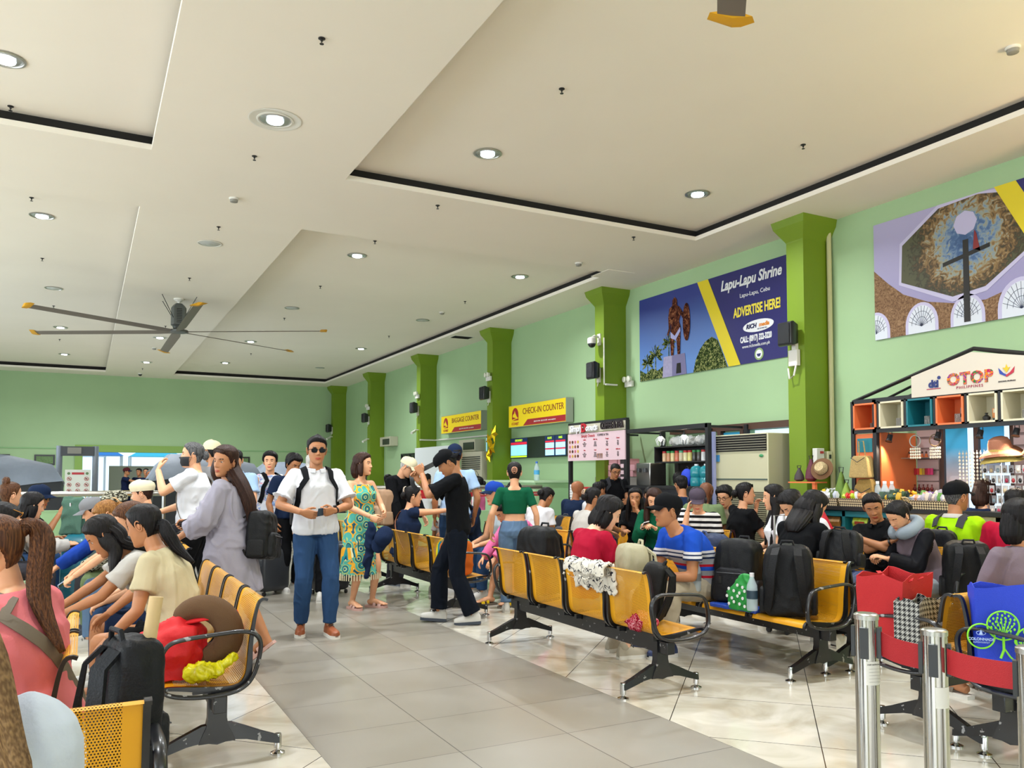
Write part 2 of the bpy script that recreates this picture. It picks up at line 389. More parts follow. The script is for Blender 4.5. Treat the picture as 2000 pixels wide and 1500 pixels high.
# column letters only order the code: facing +X needs rz = +90, facing -X rz = -90, facing +Y rz = 180
R90 = PI/2
benches = [
 (3.32, 5.18, R90, 'yellow perforated four-seat bench nearest the grey aisle on its right, seen from behind'),
 (3.32, 8.35, R90, 'yellow bench by the aisle behind the walking man in black, backs turned to the camera'),
 (3.32, 11.15, R90, 'yellow aisle bench farthest back on the right, nearest the steel rail'),
 (4.585, 5.0, -R90, 'yellow bench holding two black backpacks and a man in a blue striped shirt'),
 (4.585, 8.7, -R90, 'yellow bench beyond the woman in the green crop top, facing the aisle'),
 (4.96, 5.03, R90, 'yellow bench with the navy duffel bag on its near end'),
 (4.96, 8.7, R90, 'yellow bench facing the coffee stall, in front of the beige backpack'),
 (6.32, 5.10, -R90, 'yellow bench where the couple with the neck pillow sits'),
 (6.2, 7.9, -R90, 'yellow bench seating the person in headphones and striped shirt'),
 (6.7, 4.75, R90, 'yellow bench facing the souvenir stall, under the man in lime green'),
 (6.58, 7.9, R90, 'yellow bench facing the tall air conditioner, under the woman in black with sunglasses'),
 (6.2, 10.7, -R90, 'yellow bench near the coffee stall menu board, facing the aisle'),
 (6.58, 10.7, R90, 'yellow bench before the coffee stall menu board, facing the stall'),
 (.60, 5.18, -R90, 'yellow bench on the left with the red bag and brown neck pillow'),
 (.60, 8.35, -R90, 'yellow left aisle bench beyond the woman in beige, full of seated people'),
 (.60, 11.25, -R90, 'yellow left aisle bench farthest away, near the low wall'),
 (-.78, 5.3, R90, 'yellow bench opposite the woman in beige, mostly outside the left edge'),
 (-.78, 8.35, R90, 'yellow bench at the far left under the person in the grey hoodie'),
 (-.78, 11.2, R90, 'yellow bench at the far left in front of the low green wall'),
 (-.89, 2.62, PI, 'yellow perforated bench end in the bottom left corner, seen from behind'),
 (4.98, 2.40, 0, 'yellow bench in the lower right with the blue tote bag on it'),
 (4.98, 2.84, PI, 'yellow bench in the lower right with the red and houndstooth bags'),
]
BN = [bench(x, y, r, l) for x, y, r, l in benches]
BN.append(bench(-.22, 3.62, -R90, 'yellow two-seat bench under the woman in the pink shirt', 2))
BN.append(bench(-.43, 1.50, PI, 'yellow two-seat bench under the woman in the white blouse, bottom left', 2))
# ---------------- people: head, hand and shoe templates ----------------
def lerp_tab(tab, x):
    if x <= tab[0][0]: return tab[0][1:]
    for a, b in zip(tab[:-1], tab[1:]):
        if x <= b[0]:
            t = (x-a[0])/(b[0]-a[0]); return [p*(1-t)+q*t for p, q in zip(a[1:], b[1:])]
    return tab[-1][1:]
HT = [(-.119, .012, .066, .0), (-.116, .026, .078, -.008), (-.108, .038, .084, -.02), (-.095, .048, .086, -.035), (-.08, .055, .086, -.05), (-.06, .0615, .086, -.068), (-.03, .068, .087, -.086), (0, .073, .0875, -.098),
      (.03, .0755, .089, -.104), (.055, .0745, .086, -.102), (.08, .067, .074, -.09), (.1, .050, .052, -.068), (.112, .030, .028, -.042), (.1175, .010, .008, -.014)]
def g2(x, z, cx, cz, sx, sz): return math.exp(-((x-cx)/sx)**2-((z-cz)/sz)**2)
def head_point(a, z, feat=1, fem=0):
    w, f, bk = lerp_tab(HT, z); w *= (.97 if fem else 1)
    s, c = math.sin(a), math.cos(a); e = .88
    x = w*math.copysign(abs(s)**e, s); y = (f if c > 0 else -bk)*math.copysign(abs(c)**e, c)
    if feat and c > .2:
        ax = abs(x); k = min(1, (c-.2)/.25)
        nz = max(0, min(1, (.024-z)/.052)) if z > -.028 else max(0, 1-((-.028-z)/.012))
        wn = .008+.0055*max(0, min(1, (.01-z)/.035))
        d = .0235*nz*math.exp(-(x/wn)**2) + .006*g2(ax, z, .012, -.032, .006, .006)
        d -= .0085*g2(ax, z, .031, .008, .015, .0105)
        d += .004*g2(ax, z, .028, .028, .022, .008)*(0.6 if fem else 1) + .0045*g2(ax, z, .043, -.028, .018, .02)
        d += .006*g2(x, z, 0, -.0605, .018, .0042) + .0068*g2(x, z, 0, -.0705, .016, .005) - .002*g2(x, z, 0, -.0655, .024, .0018)
        d += .005*g2(x, z, 0, -.104, .018, .012) - .003*g2(x, z, 0, -.083, .02, .006) + .004*g2(x, z, 0, -.055, .035, .02)
        y += d*k
    return x, y, z
def head_grid(na, zs, **k):
    angs = [];
    for j in range(na):
        t = j/na*2*PI; angs.append(t - .42*math.sin(t)) # denser towards the face
    return [[head_point(a, z, **k) for a in angs] for z in zs], angs
SKIN, LIP, EYE, IRIS, BROW = 0, 1, 2, 3, 4
def make_head(fine, fem, shut=0):
    b = MB(); nz = 58 if fine else 26; na = 72 if fine else 34
    zs = [-.119+.2365*(i/(nz-1)) for i in range(nz)]
    rings, angs = head_grid(na, zs, feat=1, fem=fem)
    base = len(b.v); b.loft(rings)
    for q in range(len(b.f)):
        f = b.f[q]; 
        if len(f) > 4: continue
        c = [sum(b.v[i][t] for i in f)/4 for t in range(3)]
        if c[1] > .04:
            if (c[0]/.0245)**2 + ((c[2]+.0655)/.0105)**2 < 1 - .25*(abs(c[2]+.0655) < .0012): b.m[q] = LIP
            ax = abs(c[0]); arch = .0275 + .004*math.sin(max(0, min(1, (ax-.014)/.034))*PI*.75)
            if .013 < ax < .047 and abs(c[2]-arch) < (.0022 if fem else .0032)+.0008: b.m[q] = BROW
    for sx in (-1, 1):
        ec = Vector((sx*.0305, .0668, .0075)); n = 14 if fine else 8
        b.cur = EYE; b.ell(ec, .0124, n)
        b.cur = IRIS; b.ell(ec+Vector((0, .0078, -.0005)), (.0068, .0056, .0066), n)
        b.cur = SKIN
        for lo, up in ((1, 0), (0, 1)):      # lids
            rings = []; r = .0138
            lim = (.30-.72*shut, 1.5) if up else (-1.5, -.42)
            for i in range(6):
                la = lim[0]+(lim[1]-lim[0])*i/5
                rings.append([(ec.x+r*1.12*math.cos(la)*math.sin(t), ec.y+r*math.cos(la)*math.cos(t), ec.z+r*math.sin(la)) for t in [-1.5+3*q/9 for q in range(10)]])
            b.loft(rings, cap=False, closed=False)
        # ear
        M = T(sx*.0715, -.008, -.006) @ Matrix.Rotation(sx*math.radians(-22), 4, 'Z') @ Matrix.Rotation(math.radians(-10), 4, 'X')
        o = []; nn = 16 if fine else 8
        for i in range(nn):
            t = 2*PI*i/nn; rr = 1+.1*math.cos(t); o.append(Vector((sx*(.010+.003*math.sin(t)), -.004+.0165*math.cos(t+PI)*(1 if math.sin(t) > -.3 else .8), .031*math.sin(t))))
        b.tube([M @ p for p in o+[o[0]]], .0042, 6)
        b.ell(M @ Vector((sx*.005, -.002, 0)), (.006, .014, .027), 8)
    return b
_heads = {}
def head_tpl(fine, fem, shut=0):
    k = (fine, fem, shut)
    if k not in _heads: _heads[k] = make_head(*k)
    return _heads[k]

def remesh(b, voxel, it=4, noise_=None, fac=.6):
    """voxel-merge the shapes of b into one skin; returns an MB"""
    me = bpy.data.meshes.new('t'); me.from_pydata(b.v, [], b.f); o = bpy.data.objects.new('t', me); S.collection.objects.link(o)
    m = o.modifiers.new('r', 'REMESH'); m.mode = 'VOXEL'; m.voxel_size = voxel
    if it: s = o.modifiers.new('s', 'SMOOTH'); s.factor = fac; s.iterations = it
    dg = bpy.context.evaluated_depsgraph_get(); r = bpy.data.meshes.new_from_object(o.evaluated_get(dg))
    n = len(r.vertices); co = np.empty(n*3); r.vertices.foreach_get('co', co); co = co.reshape(-1, 3)
    if noise_:
        no = np.empty(n*3); r.vertices.foreach_get('normal', no); no = no.reshape(-1, 3); co = noise_(co, no)
    out = MB(); out.v = [tuple(p) for p in co]; out.f = [tuple(p.vertices) for p in r.polygons]; out.m = [0]*len(out.f)
    bpy.data.objects.remove(o); bpy.data.meshes.remove(me); bpy.data.meshes.remove(r); return out
def folds(amp=.006, sc=9, seed=0, zs=.55):
    def f(co, no):
        out = co.copy(); off = Vector((seed*3.1, seed*1.7, seed))
        for i in range(len(co)):
            p = Vector(co[i]); q = Vector((p.x*sc, p.y*sc, p.z*sc*zs)) + off
            w = noise.noise(q + Vector((noise.noise(q*.5)*1.6, 0, noise.noise(q*.6+Vector((5, 5, 5)))*1.6)))
            d = amp*(1-abs(w)*3.2) if abs(w) < .31 else 0
            d += amp*.6*noise.noise(q*2.3) - amp*.25
            out[i] = co[i] + no[i]*d
        return out
    return f
# hand template: wrist at origin, fingers along -Z, palm facing -Y, thumb towards +X (a right hand seen with palm away is mirrored by sx)
def make_hand(pose):
    b = MB()
    b.loft([[(w*math.cos(t), d*math.sin(t)+yo, z) for t in [2*PI*k/12 for k in range(12)]] for z, w, d, yo in ((.02, .026, .02, 0), (-.0, .027, .019, 0), (-.03, .036, .016, 0), (-.06, .041, .0145, 0), (-.088, .040, .012, 0), (-.096, .034, .009, 0))])
    curl = dict(relax=(.35, .45, .35), hold=(.75, .85, .5), flat=(.08, .1, .08), fist=(1.35, 1.5, 1.0))[pose]
    for i, (x, L, r) in enumerate(((.029, .072, .0088), (.0095, .080, .009), (-.010, .074, .0086), (-.029, .058, .0076))):
        p = Vector((x, 0, -.082)); a = 0; pts = [Vector((x*.8, 0, -.06)), p.copy()]; sp = x*(2.2 if pose in ('flat', 'relax') else 1.2)
        for k, (fr, c) in enumerate(zip((.45, .3, .25), curl)):
            a += c*(1+.12*i); d = Vector((sp*.12*10*.1, -math.sin(a), -math.cos(a))); p = p + d.normalized()*L*fr; pts.append(p.copy())
        b.tube(pts, [r*1.05, r*1.05, r, r*.9, r*.72], 8); b.ell(pts[-1], r*.74, 8)
        for q in pts[2:4]: b.ell(q, r*1.02, 8)
    tp = [Vector((.02, -.004, -.022)), Vector((.040, -.014, -.045)), Vector((.052, -.024 if pose != 'flat' else -.012, -.070)), Vector((.053 if pose != 'hold' else .04, -.036 if pose != 'flat' else -.014, -.092))]
    b.tube(tp, [.014, .0125, .0105, .0085], 8); b.ell(tp[-1], .0088, 8); b.ell(tp[1], .0135, 8)
    return b
_hands = {}
def hand_tpl(pose, fine):
    k = (pose, fine)
    if k not in _hands: _hands[k] = remesh(make_hand(pose), .0034 if fine else .006, 2, fac=.45)
    return _hands[k]
def join(dst, src, M, cur=None, flip=False):
    b = len(dst.v); dst.v.extend([tuple(M @ Vector(p)) for p in src.v])
    for f, m in zip(src.f, src.m):
        f = tuple(i+b for i in f); dst.f.append(f[::-1] if flip else f); dst.m.append(m if cur is None else cur)
def chain(b, pts, rs, n=12):
    """rounded limb through pts; rs as (point index position, radius or (rx, ry))"""
    for i in range(len(pts)-1): pass
    b.tube(pts, rs, n); 
    for p, r in ((pts[0], rs[0]), (pts[-1], rs[-1])): b.ell(p, max(r) if isinstance(r, tuple) else r, 10)
def seg(b, p0, p1, prof, n=12, grow=0):
    pts = [p0.lerp(p1, t) for t, r in prof]; b.tube(pts, [r+grow for t, r in prof], n)
    b.ell(p0, prof[0][1]+grow, 10); b.ell(p1, prof[-1][1]+grow, 10)
def ik(a, t, l1, l2, pole):
    d = t-a; L = min(d.length, (l1+l2)*.999); L = max(L, abs(l1-l2)+.02); u = d.normalized(); t = a+u*L
    x = (l1*l1-l2*l2+L*L)/(2*L); h = math.sqrt(max(0, l1*l1-x*x))
    p = (pole - u*pole.dot(u)); p = p.normalized() if p.length > 1e-6 else Vector((0, 0, 1))
    return a+u*x+p*h, t
def frame(o, z, y):
    z = z.normalized(); x = y.cross(z).normalized(); y = z.cross(x)
    M = Matrix.Identity(4)
    for i, c in enumerate((x, y, z, o)):
        for r in range(3): M[r][i] = c[r]
    return M
SKINS = dict(tan='#ad7651', light='#d9a17c', dark='#6b4028', brown='#9c623f', pale='#e3b394', deep='#4f2f20')
def skin_mats(k):
    c = SKINS[k]
    s = mat('skin_'+k, c, .48, var=.06, vscale=14, sub=.08, spec=.4); r, g, b = [int(c[i:i+2], 16) for i in (1, 3, 5)]
    l = mat('lips_'+k, '#%02x%02x%02x' % (min(255, int(r*.88+14)), int(g*.62), int(b*.66)), .4)
    return [s, l, mat('eye_white', '#b3aaa0', .3), mat('eye_iris', '#1c100a', .15), mat('eyebrow_hair', '#1d1410', .8)]
def hair_mat(name, c1, c2, sc=1):
    if name in MATS: return MATS[name]
    m = mat(name, c1, .5, spec=.18); N, L, b = nodes_of(m); tc = N.new('ShaderNodeTexCoord'); mp = N.new('ShaderNodeMapping'); mp.inputs['Scale'].default_value = (130, 130, 3)
    L.new(tc.outputs['Object'], mp.inputs[0]); n = N.new('ShaderNodeTexNoise'); n.inputs['Scale'].default_value = 1.6*sc; n.inputs['Detail'].default_value = 1; L.new(mp.outputs[0], n.inputs[0])
    r = ramp(N, [(.38, c1), (.66, c2)], False); L.new(n.outputs[0], r.inputs[0]); L.new(r.outputs[0], b.inputs['Base Color'])
    bp = N.new('ShaderNodeBump'); bp.inputs['Strength'].default_value = .35; bp.inputs['Distance'].default_value = .004; L.new(n.outputs[0], bp.inputs['Height']); L.new(bp.outputs[0], b.inputs['Normal']); return m
HAIRS = dict(black=('#0b0a0b', '#1d1a1c'), brown=('#261610', '#3c231a'), light=('#3a2318', '#654026'), gray=('#8d8a86', '#c9c6c0'), blonde=('#6b5138', '#957755'), gold=('#6b4420', '#9a6c38'), salt=('#2a2a2c', '#6b6a6b'))
def ss(a, b, x): t = max(0, min(1, (x-a)/(b-a))); return t*t*(3-2*t)
def make_hair(style, fine, seed=0):
    """hair cap in head space; long parts are added by the caller"""
    b = MB(); na = 96 if fine else 40; nz = 44 if fine else 20; zs = [-.095+.2145*i/(nz-1) for i in range(nz)]
    short = style in ('short', 'buzz', 'crew'); rings = []; keep = []
    for z in zs:
        ring = []; kp = []
        zz = min(z, .1175)
        for j in range(na):
            a = 2*PI*j/na; aa = abs(a if a < PI else a-2*PI)
            x, y, _ = head_point(a, zz, 0)
            front = .071 + .006*math.sin(a*3+seed)
            if aa < .75: zh = front
            elif aa < 1.15: zh = front + (.045-front)*(aa-.75)/.4
            elif aa < 1.45: zh = .045 + (-.012-.045)*(aa-1.15)/.3
            elif aa < 1.85: zh = -.012 + (.035 if short else .01)*math.sin((aa-1.45)/.4*PI)
            else: zh = -.012 + (-.062+.012)*ss(1.85, 2.5, aa) if short else -.012 - .075*ss(1.85, 2.3, aa)
            m = ss(0, .018, z-zh)
            top = ss(.02, .09, z)
            th = dict(short=.007+.017*top, buzz=.003+.004*top, crew=.004+.02*top*(.6+.6*ss(1.2, .2, aa)), long=.014+.006*top, bob=.017+.006*top, tied=.009+.005*top, wavy=.02+.01*top)[style]
            nn = noise.noise(Vector((math.sin(a)*7, math.cos(a)*7, z*22+seed)))+.5*noise.noise(Vector((math.sin(a)*22, math.cos(a)*22, z*16+seed)))
            th = (th+nn*(.006 if style in ('wavy', 'crew', 'short') else .0025))*m
            u = Vector((x, y, max(0, (z-.03))*1.1)); u = u.normalized() if u.length > 0 else Vector((0, 0, 1))
            p = Vector((x, y, zz)) + u*(th if m > .01 else -.006)
            ring.append(tuple(p)); kp.append(m > .01)
        rings.append(ring); keep.append(kp)
    vs = [p for r in rings for p in r]; fs = []
    for i in range(nz-1):
        for j in range(na):
            k = (j+1) % na
            if keep[i+1][j] or keep[i+1][k]: fs.append((i*na+j, i*na+k, (i+1)*na+k, (i+1)*na+j))
    fs.append(tuple((nz-1)*na+j for j in range(na)))
    return b.add(vs, fs)
_hair = {}
def hair_tpl(style, fine, seed):
    k = (style, fine, seed % 3)
    if k not in _hair: _hair[k] = make_hair(style, fine, seed % 3)
    return _hair[k]
def strand(b, pts, rs, n=28, ridge=.12, seed=0):
    """a lock of hair swept along pts with ridged elliptical sections"""
    P = [Vector(p) for p in pts]; Q = []; R = []
    m = 5
    for i in range(len(P)-1):
        p0, p1, p2, p3 = P[max(i-1, 0)], P[i], P[i+1], P[min(i+2, len(P)-1)]
        for k in range(m):
            t = k/m; Q.append(.5*((2*p1)+(-p0+p2)*t+(2*p0-5*p1+4*p2-p3)*t*t+(-p0+3*p1-3*p2+p3)*t**3)); R.append(tuple(rs[i][q]*(1-t)+rs[i+1][q]*t for q in (0, 1)))
    Q.append(P[-1]); R.append(rs[-1]); rings = []
    for i, p in enumerate(Q):
        d = (Q[min(i+1, len(Q)-1)]-Q[max(i-1, 0)]).normalized(); u = Vector((1, 0, 0)); u = (u-d*u.dot(d)).normalized(); w = d.cross(u); ring = []
        for k in range(n):
            t = 2*PI*k/n; q = 1+ridge*math.sin(k*2.4+seed)+ridge*.8*noise.noise(Vector((math.cos(t)*2.5, math.sin(t)*2.5, i*.12+seed)))+ridge*.5*(k % 2)
            ring.append(tuple(p+u*math.cos(t)*R[i][0]*q+w*math.sin(t)*R[i][1]*q))
        rings.append(ring)
    b.loft(rings)
def cap_mesh(kind):
    """headwear in head space, material 0 crown, 1 brim"""
    b = MB(); n = 32; rings = []
    prof = dict(cap=[(.030, 1.15), (.05, 1.17), (.075, 1.16), (.10, 1.07), (.122, .84), (.138, .48), (.144, .08)], beret=[(.03, 1.14), (.045, 1.18), (.07, 1.26), (.10, 1.2), (.125, .9), (.14, .4), (.143, .05)],
                visor=[(.036, 1.13), (.05, 1.14), (.065, 1.13)])[kind]
    for z, k in prof:
        ring = []
        for j in range(n):
            a = 2*PI*j/n; x, y, _ = head_point(a, .045, 0); ring.append((x*k, y*k-.004*(z > .1), z+.006*math.cos(a)))
        rings.append(ring)
    b.loft(rings, cap=True)
    if kind != 'beret':
        b.cur = 1; br = []
        for r_ in range(7):
            t = r_/6; row = []
            for j in range(15):
                a = -1.15+2.3*j/14; x, y, _ = head_point(a, .04, 0); x *= 1.13; y *= 1.13
                row.append((x*(1-.03*t), y+t*.075*math.cos(a*.92)**.7 if abs(a) < 1.6 else y, .043+.006*math.cos(a)-t*.016-.022*(abs(a)/1.15)**2*t))
            br.append(row)
        vs = [p for r in br for p in r]; m = len(vs); vs += [(x, y, z-.004) for x, y, z in vs]; fs = []
        for i in range(6):
            for j in range(14):
                q = i*15+j; fs.append((q, q+1, q+16, q+15)); fs.append((q+m, q+15+m, q+16+m, q+1+m))
        for j in range(14): fs.append((90+j, 91+j, 91+j+m, 90+j+m))
        b.add(vs, fs); b.cur = 0; b.ell((0, -.004, .143), .006, 8)
    return b
def shoe_mesh(kind):
    """right-size shoe, ankle above origin, toes along +Y, material 0 upper, 1 sole"""
    b = MB(); n = 14
    sec = [(-.075, .028, .05), (-.06, .034, .075), (-.02, .036, .085), (.03, .036, .07), (.08, .042, .055), (.13, .044, .045), (.165, .034, .036), (.183, .014, .026)]
    def ring(y, w, h, z0): return [(w*math.cos(2*PI*k/n), y, z0+(h*max(0, math.sin(2*PI*k/n))**.8 if math.sin(2*PI*k/n) > 0 else -.012)) for k in range(n)]
    if kind == 'shoe':
        b.loft([ring(y, w, h, .03) for y, w, h in sec]); b.ell((0, -.02, .085), (.036, .048, .05), 12)
        b.cur = 1; b.prism([(w*1.06*s, y) for s, L in ((1, sec), (-1, sec[::-1])) for y, w, h in L], 'z', 0, .028)
        b.cur = 2
        for k in range(4): b.tube([(-.022, .035+.018*k, .098-.012*k), (0, .035+.018*k, .108-.012*k), (.022, .035+.018*k, .098-.012*k)], .0035, 5)
    else:
        b.cur = 1; b.prism([(w*1.12*s, y*1.02) for s, L in ((1, sec), (-1, sec[::-1])) for y, w, h in L], 'z', 0, .024)
        b.cur = 0
        for y0, y1 in ((.03, .06), (.085, .125)):
            b.loft([[( (.047+e)*math.cos(t), y, .024+(.048+e-.15*(y-.03))*math.sin(t)) for t in [PI*k/12 for k in range(13)]] for y, e in ((y0, 0), (y1, 0), (y1, -.003), (y0, -.003), (y0, 0))], cap=False, closed=False)
    return b
def bare_foot(b, M):
    pts = [(0, -.05, .035), (0, 0, .045), (0, .06, .042), (0, .12, .03), (0, .16, .022)]
    b.tube([M @ Vector(p) for p in pts], [(.028, .028), (.034, .036), (.036, .03), (.041, .02), (.036, .014)], 12)
    for i in range(5): b.ell(M @ Vector((-.032+.016*i, .175-.006*abs(i-1), .02)), (.009, .016, .009), 8)
NP = 0
def person(label, X, Y, yaw, sit=False, sc=1.0, fem=0, w=1.0, lean=0, side=0, twist=0, head=(0, 0, 0), skin='tan', hair=('short', 'black'), hands=None, poses=('relax', 'relax'), palms=(None, None), hdirs=(None, None),
           elbows=(None, None), feet=None, toes=(0, 0), top=None, bottom=None, shoe=None, fine=1, hat=None, z0=0, kneedir=None, shut=0, parts=(), seatz=.405, hairlen=.34, group=None, noface=False, neckf=0):
    global NP; NP += 1; seed = NP
    rad = math.radians; lean, side, twist = rad(lean), rad(side), rad(twist); vox = {3: .0075, 2: .0095, 1: .0125, 0: .018}[fine]; fh = fine >= 1
    hipz = (seatz/sc + .095*w) if sit else .925
    if not sit and feet: hipz -= .012
    # ---- spine
    smin, smax, ds = -.08, .56, .02; P = {}; pos = Vector((0, 0, hipz))
    def ang(s): return lean*(.25+.75*ss(-.05, .42, s)*1.0) if s > 0 else lean*.25
    pts = [(0.0, pos.copy())]; p = pos.copy(); s = 0
    while s < smax:
        a = ang(s+ds/2); p = p+Vector((math.sin(side)*s/.5, math.sin(a), math.cos(a)))*ds; s += ds; pts.append((s, p.copy()))
    def spine(s):
        if s <= 0: return pos + Vector((0, math.sin(ang(0)), math.cos(ang(0))))*s
        k = min(len(pts)-2, int(s/ds)); t = (s-pts[k][0])/ds; return pts[k][1].lerp(pts[k+1][1], t)
    def Tt(s, x=0, y=0):
        a = ang(s); tw = twist*ss(0, .4, s); sd = side*ss(0, .4, s)
        xa = Vector((math.cos(tw)*math.cos(sd), math.sin(tw)*math.cos(a), -math.sin(sd)-math.sin(tw)*math.sin(a))); ya = Vector((-math.sin(tw), math.cos(tw)*math.cos(a), -math.sin(a)*math.cos(tw)))
        return spine(s)+xa*x+ya*y
    chest_up = Vector((math.sin(side), math.sin(ang(.5)), math.cos(ang(.5)))).normalized()
    # ---- torso section table: s, half width, half depth, y offset
    sh = (.158 if fem else .178)*(.94+.06*w)
    if fem: TT = [(-.075, .10, .075, 0), (-.05, .15, .105, -.01), (0, .172, .118, -.012), (.07, .155, .108, -.004), (.15, .128, .095, .004), (.22, .132, .098, .006), (.30, .148, .112, .014), (.35, .152, .118, .016), (.41, .148, .092, .002), (.455, .135, .074, -.006), (.49, .09, .06, -.01), (.515, .058, .052, -.008)]
    else: TT = [(-.075, .10, .075, 0), (-.05, .145, .10, -.005), (0, .160, .112, -.005), (.07, .152, .108, 0), (.15, .146, .104, .004), (.22, .150, .106, .004), (.30, .163, .112, .004), (.37, .172, .114, .002), (.42, .170, .100, -.002), (.46, .155, .080, -.006), (.495, .10, .065, -.01), (.52, .064, .056, -.008)]
    def torso(b, s0, s1, g, ww=1, extra=0, n=20):
        L = [(s0,)+tuple(lerp_tab(TT, s0))] + [t for t in TT if s0 < t[0] < s1] + [(s1,)+tuple(lerp_tab(TT, s1))]; rings = []
        for s, rx, ry, yo in L:
            wf = 1+(w-1)*(1.0 if s < .4 else .5); k = extra*ss(.3, 0, s); ring = []
            rx, ry = rx*wf+g+k, ry*wf*(1+(w-1)*.8*ss(.35, .1, s))+g+k
            for j in range(n):
                t = 2*PI*j/n; c, q = math.cos(t), math.sin(t)
                ring.append(tuple(Tt(s, rx*math.copysign(abs(c)**.85, c), yo+ry*math.copysign(abs(q)**.85, q))))
            rings.append(ring)
        b.loft(rings)
    # ---- joints
    A = .94+.06*w; ft = .9 if fem else 1.0; wl = (w+1)/2
    shoulder = {}; elbow = {}; wrist = {}; hip = {}; knee = {}; ankle = {}
    for i, sx in enumerate((1, -1)):
        shoulder[sx] = Tt(.452, sx*sh, -.006)
        tgt = hands[i] if hands and hands[i] is not None else None
        if tgt is None: tgt = tuple(shoulder[sx]+Vector((sx*.06, .04+.25*math.sin(lean)*.3, -.505))) if not sit else (sx*.13, .30, hipz+.10)
        else: tgt = Vector(tgt)/sc
        tgt = Vector(tgt)
        if tgt.z > shoulder[sx].z: shoulder[sx] += Vector((0, .01, .03))
        pole = Vector(elbows[i]) if elbows[i] else Vector((sx*.45, -.6, -.6))
        elbow[sx], wrist[sx] = ik(shoulder[sx], tgt, .275 if fem else .29, .235 if fem else .25, pole)
        hip[sx] = Tt(-.03, sx*.088, 0)
        fk = Vector(feet[i])/sc if feet and feet[i] is not None else (Vector((sx*.10, .42, .0)) if sit else Vector((sx*.09, -.01, 0)))
        fk = Vector((fk.x, fk.y, fk.z+.085))
        kd = Vector(kneedir[i]) if kneedir and kneedir[i] else Vector((sx*.12, 1, .25 if not sit else .8))
        knee[sx], ankle[sx] = ik(hip[sx], fk, .415, .415, kd)
    def legs(b, g, t1, prof2=True, loose=0, n=14):
        for sx in (1, -1):
            h, k, a = hip[sx], knee[sx], ankle[sx]
            pr = [(0, .088*wl), (.3, .082*wl), (.7, .062*wl), (1, .053*wl)]
            if t1 < 1: pr = [q for q in pr if q[0] < t1]+[(t1, lerp_tab(pr, t1)[0]+loose)]
            seg(b, h, h.lerp(k, 1), [(t, r+g+loose*t*.5) for t, r in pr], n) if t1 >= 1 else b.tube([h.lerp(k, t) for t, r in pr], [r+g for t, r in pr], n)
            b.ell(h, .088*wl+g, 10)
            if t1 > 1:
                pr = [(0, .053*wl), (.25, .055*wl), (.5, .047*wl), (.85, .034), (1, .032)]
                e = t1-1; pr = [q for q in pr if q[0] <= e] ; pr = pr if pr[-1][0] >= e-.01 else pr+[(e, .035)]
                b.tube([k.lerp(a, t) for t, r in pr], [r+g+loose*(.4+t*.9) for t, r in pr], n)
    def arms(b, g, t1, loose=0):
        for sx in (1, -1):
            s_, e, w_ = shoulder[sx], elbow[sx], wrist[sx]
            b.tube([Tt(.44, sx*.07, -.005), s_], [.058*A+g*.6, .052*A*ft+g], 12)
            if t1 <= 0: b.ell(s_, .05*A*ft, 10); continue
            b.ell(s_, .054*A*ft+g, 12)
            pr = [(0, .053*A*ft), (.35, .048*A*ft*wl), (.7, .042*A*ft*wl), (1, .038*A*ft)]
            if t1 < 1: pr = [q for q in pr if q[0] < t1]+[(t1, .043*A*ft*wl+loose)]
            b.tube([s_.lerp(e, t) for t, r in pr], [r+g+loose*t for t, r in pr], 12)
            if t1 > 1:
                b.ell(e, .038*A*ft+g+loose, 10); ee = t1-1
                pr = [(0, .038*A*ft), (.25, .040*A*ft), (.6, .032*A*ft), (1, .0255*ft+.002)]; pr = [q for q in pr if q[0] < ee]+[(ee, lerp_tab(pr, ee)[0])]
                b.tube([e.lerp(w_, t) for t, r in pr], [r+g+loose for t, r in pr], 12)
    # ---- head
    hr = Rz(rad(head[0])) @ Matrix.Rotation(-rad(head[1]), 4, 'X') @ Matrix.Rotation(rad(head[2]), 4, 'Y')
    nb = Tt(.505, 0, -.004); fw = Vector((-math.sin(rad(head[0]))*.3, 1, 0))
    nt_ = nb + (chest_up*.5+Vector((0, 0, .5))).normalized()*.088 + Vector((0, .012+.035*max(0, math.sin(rad(head[1])))+neckf, -.02*max(0, math.sin(rad(head[1])))))
    hc = nt_ + (hr @ Vector((0, .022, .082))); HM = Matrix.Translation(hc) @ hr
    # ---- body
    b = MB(); torso(b, -.075, .52, -.006); arms(b, 0, 2); legs(b, -.002, 2); b.tube([Tt(.47), nb, nt_, HM @ Vector((0, -.012, -.03))], [.066*A*ft, .058*A*ft, .054*A*ft, .056*A*ft], 14)
    sandal = shoe and shoe[0] in ('sandal', 'bare')
    fm = {}
    for i, sx in enumerate((1, -1)):
        d = knee[sx]-ankle[sx]; pitch = 0
        if isinstance(toes[i], tuple): ta = rad(toes[i][0]); pitch = rad(toes[i][1])
        else: ta = rad(toes[i] if toes[i] else -sx*6)
        fm[sx] = Matrix.Translation(ankle[sx]-Vector((0, 0, .085))) @ Matrix.Rotation(ta, 4, 'Z') @ (Matrix.Translation((0, .1, 0)) @ Matrix.Rotation(pitch, 4, 'X') @ Matrix.Translation((0, -.1, 0)))
        if sandal: b.tube([ankle[sx], fm[sx] @ Vector((0, -.01, .05))], [.03, .032], 10); bare_foot(b, fm[sx] @ T(0, 0, .02))
    body = remesh(b, vox, 3)
    hd = head_tpl(fh, fem, shut); Hs = HM
    join(body, hd, Hs)
    hm = {}
